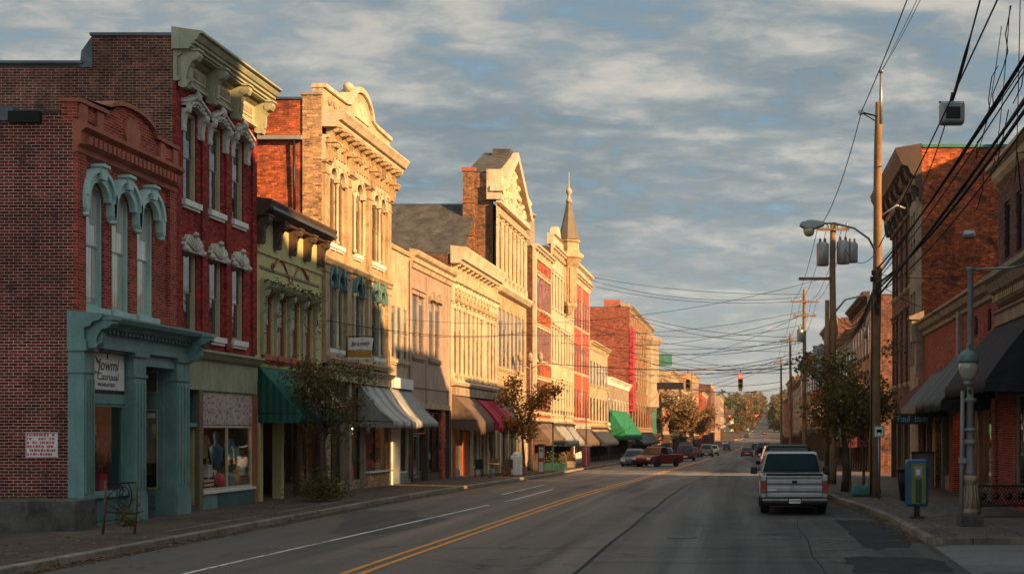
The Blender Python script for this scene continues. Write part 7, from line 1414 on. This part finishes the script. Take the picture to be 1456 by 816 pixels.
    b = MB(); b.prism([(.0, .26), (-.16, .30), (-.19, .36), (-.19, .46), (-.12, .49), (.0, .49)], lambda q, x_: (x_, q[0], q[1]), -.95, .95, dark); bp = b.build('rear_bumper', t, bevel=.015); [MB().box((x0, -.21, .42), (x1, -.188, .482), m_galv).build('step_pad', bp) for x0, x1 in ((-.93, -.2), (.2, .93))]
    b = MB(); b.box((-.165, -.215, .345), (.165, -.195, .475), p_white); lp = b.build('licence_plate', bp); letters('4PSN8', .095, paint('plate_blue', (.03, .10, .30), .5, .1, 0), lp, (0, -.218, .41), FACE_CAM, ext=.001, sx=1.1)
    b = MB(); b.box((-.7, .4, .34), (.7, 4.9, .55), m_under); b.tube([(-.5, .0, .30), (-.5, 1.6, .32)], .035, m_metal, 8); b.lathe([(.12, -.7), (.17, -.1), (.17, .1), (.12, .7)], (0, ax[0], r), m_metal, 10, axis='x'); b.build('underbody', t)
    for a in ax:
        for s in (-1, 1): wheel(t, s*(hw-.14), a, r, .26, s)
    t.location = (1.36, 38.7, 0.002); t.rotation_euler = (0, 0, R(.4))
hero()
cp_black = paint('black_paint', (.008, .010, .013), .4, .2, 0, None, 0, 0, .12); cp_red = carpaint('red_car_paint', (.16, .018, .016), .1, .25); cp_blue = carpaint('slate_blue_paint', (.05, .08, .11), .3); cp_grey = carpaint('grey_car_paint', (.16, .165, .17), .5); cp_white = carpaint('white_car_paint', (.62, .60, .56)); cp_maroon = carpaint('maroon_paint', (.11, .018, .022), .2); cp_tan = carpaint('tan_car_paint', (.30, .24, .17), .4); cp_green = carpaint('dark_green_paint', (.02, .05, .04), .2)
car('black suv parked just in front of the silver pickup', cp_black, 'suv', 1.42, 46.4, 0, L_=4.9, W=1.96, H=1.95)
car('dark blue van parked under the street tree ahead of black suv', cp_blue, 'suv', 1.75, 56, 0, L_=4.8, W=1.9, H=1.8)
car('red pickup with chrome nose pulling out from the left kerb', cp_red, 'pickup', -6.4, 116.0, R(152), L_=5.3, W=1.95, H=1.72)
car('slate blue sedan parked behind the red pickup at the left kerb', cp_blue, 'sedan', -9.6, 118.0, R(176), L_=4.7)
car('white sedan parked by the left kerb beyond the red pickup', cp_white, 'sedan', -9.9, 137, 0)
car('black sedan parked before the maroon suv on the left', cp_black, 'sedan', -9.5, 151, 0)
car('maroon suv with red tail lamps on the left side', cp_maroon, 'suv', -7.0, 150, 0, H=1.85, W=1.95)
car('tall dark green suv beyond the maroon suv', cp_green, 'suv', -8.0, 172, 0, H=2.1, W=2.0)
car('dark red sedan parked beyond the green suv', cp_red, 'sedan', -7.9, 190, 0)
car('tan suv in the far left lane', cp_tan, 'suv', -6.0, 194, 0, H=1.9)
car('white pickup parked in the distance on the left', cp_white, 'pickup', -5.9, 228, 0, H=1.8); car('grey sedan parked in the distance on the left', cp_grey, 'sedan', -6.5, 250, 0)
car('black suv driving away in the far right lane', cp_black, 'suv', 2.5, 205, 0, W=2.1, H=2.1); car('low red car driving away beside the far black suv', cp_red, 'sedan', -.1, 200, 0)
car('grey sedan parked close behind the slate blue sedan', cp_grey, 'sedan', -10.9, 127, 0); car('black pickup parked at the left kerb near the emerald awning', cp_black, 'pickup', -11.0, 163, 0, L_=5.3, H=1.75); car('tan sedan parked at the left kerb near the brick corner', cp_tan, 'sedan', -10.9, 178, 0); car('maroon sedan parked at the right kerb beyond the tree', cp_maroon, 'sedan', 1.8, 66, 0); car('white suv parked at the right kerb far down', cp_white, 'suv', 1.8, 90, 0, H=1.8)
g = random.Random(5)
for k, c_ in enumerate((cp_white, cp_tan, cp_grey, cp_red, cp_white, cp_black)): car('%s car far off on the rising road' % ('white first', 'tan', 'grey', 'red', 'white second', 'black')[k], c_, 'sedan', bend(420+k*45)+(-11, -9, -7, -1, -10, 0)[k], 420+k*45, 0, group='cars on the far rising road')

for k, (x_, y_, c_, n_) in enumerate(((-9.5, 268, cp_black, 'black'), (-9.2, 284, cp_maroon, 'maroon'), (-8.8, 305, cp_white, 'white'), (1.6, 262, cp_grey, 'grey'), (2.2, 300, cp_tan, 'tan'), (-7.6, 345, cp_blue, 'blue'), (-.4, 350, cp_black, 'black'))):
    car('%s car %s in the distance, %s' % (n_, 'parked' if k < 5 else 'moving', ('nearest at the far left kerb', 'behind the far black sedan', 'by the next junction', 'at the far right kerb', 'by the right of the next junction', 'heading down the far left lane', 'climbing the far right lane')[k]), c_, 'suv' if k % 2 else 'sedan', bend(y_)+x_, y_, 0, H=1.7, group='cars beyond the traffic signals')
# ------------------------------------------------------------------ thin evening haze
m_hz = bpy.data.materials.new('haze'); m_hz.use_nodes = True; n_ = m_hz.node_tree; n_.nodes.clear(); ho = n_.nodes.new('ShaderNodeOutputMaterial'); hv = n_.nodes.new('ShaderNodeVolumePrincipled')
hv.inputs['Color'].default_value = (.95, .88, .78, 1); hv.inputs['Density'].default_value = .00011; hv.inputs['Anisotropy'].default_value = .2; n_.links.new(hv.outputs[0], ho.inputs['Volume'])
hz = MB().box((-880, -90, -8), (880, 2590, 75), m_hz); tag(hz.build('haze', at=(0, 0, 0)), kind='stuff')
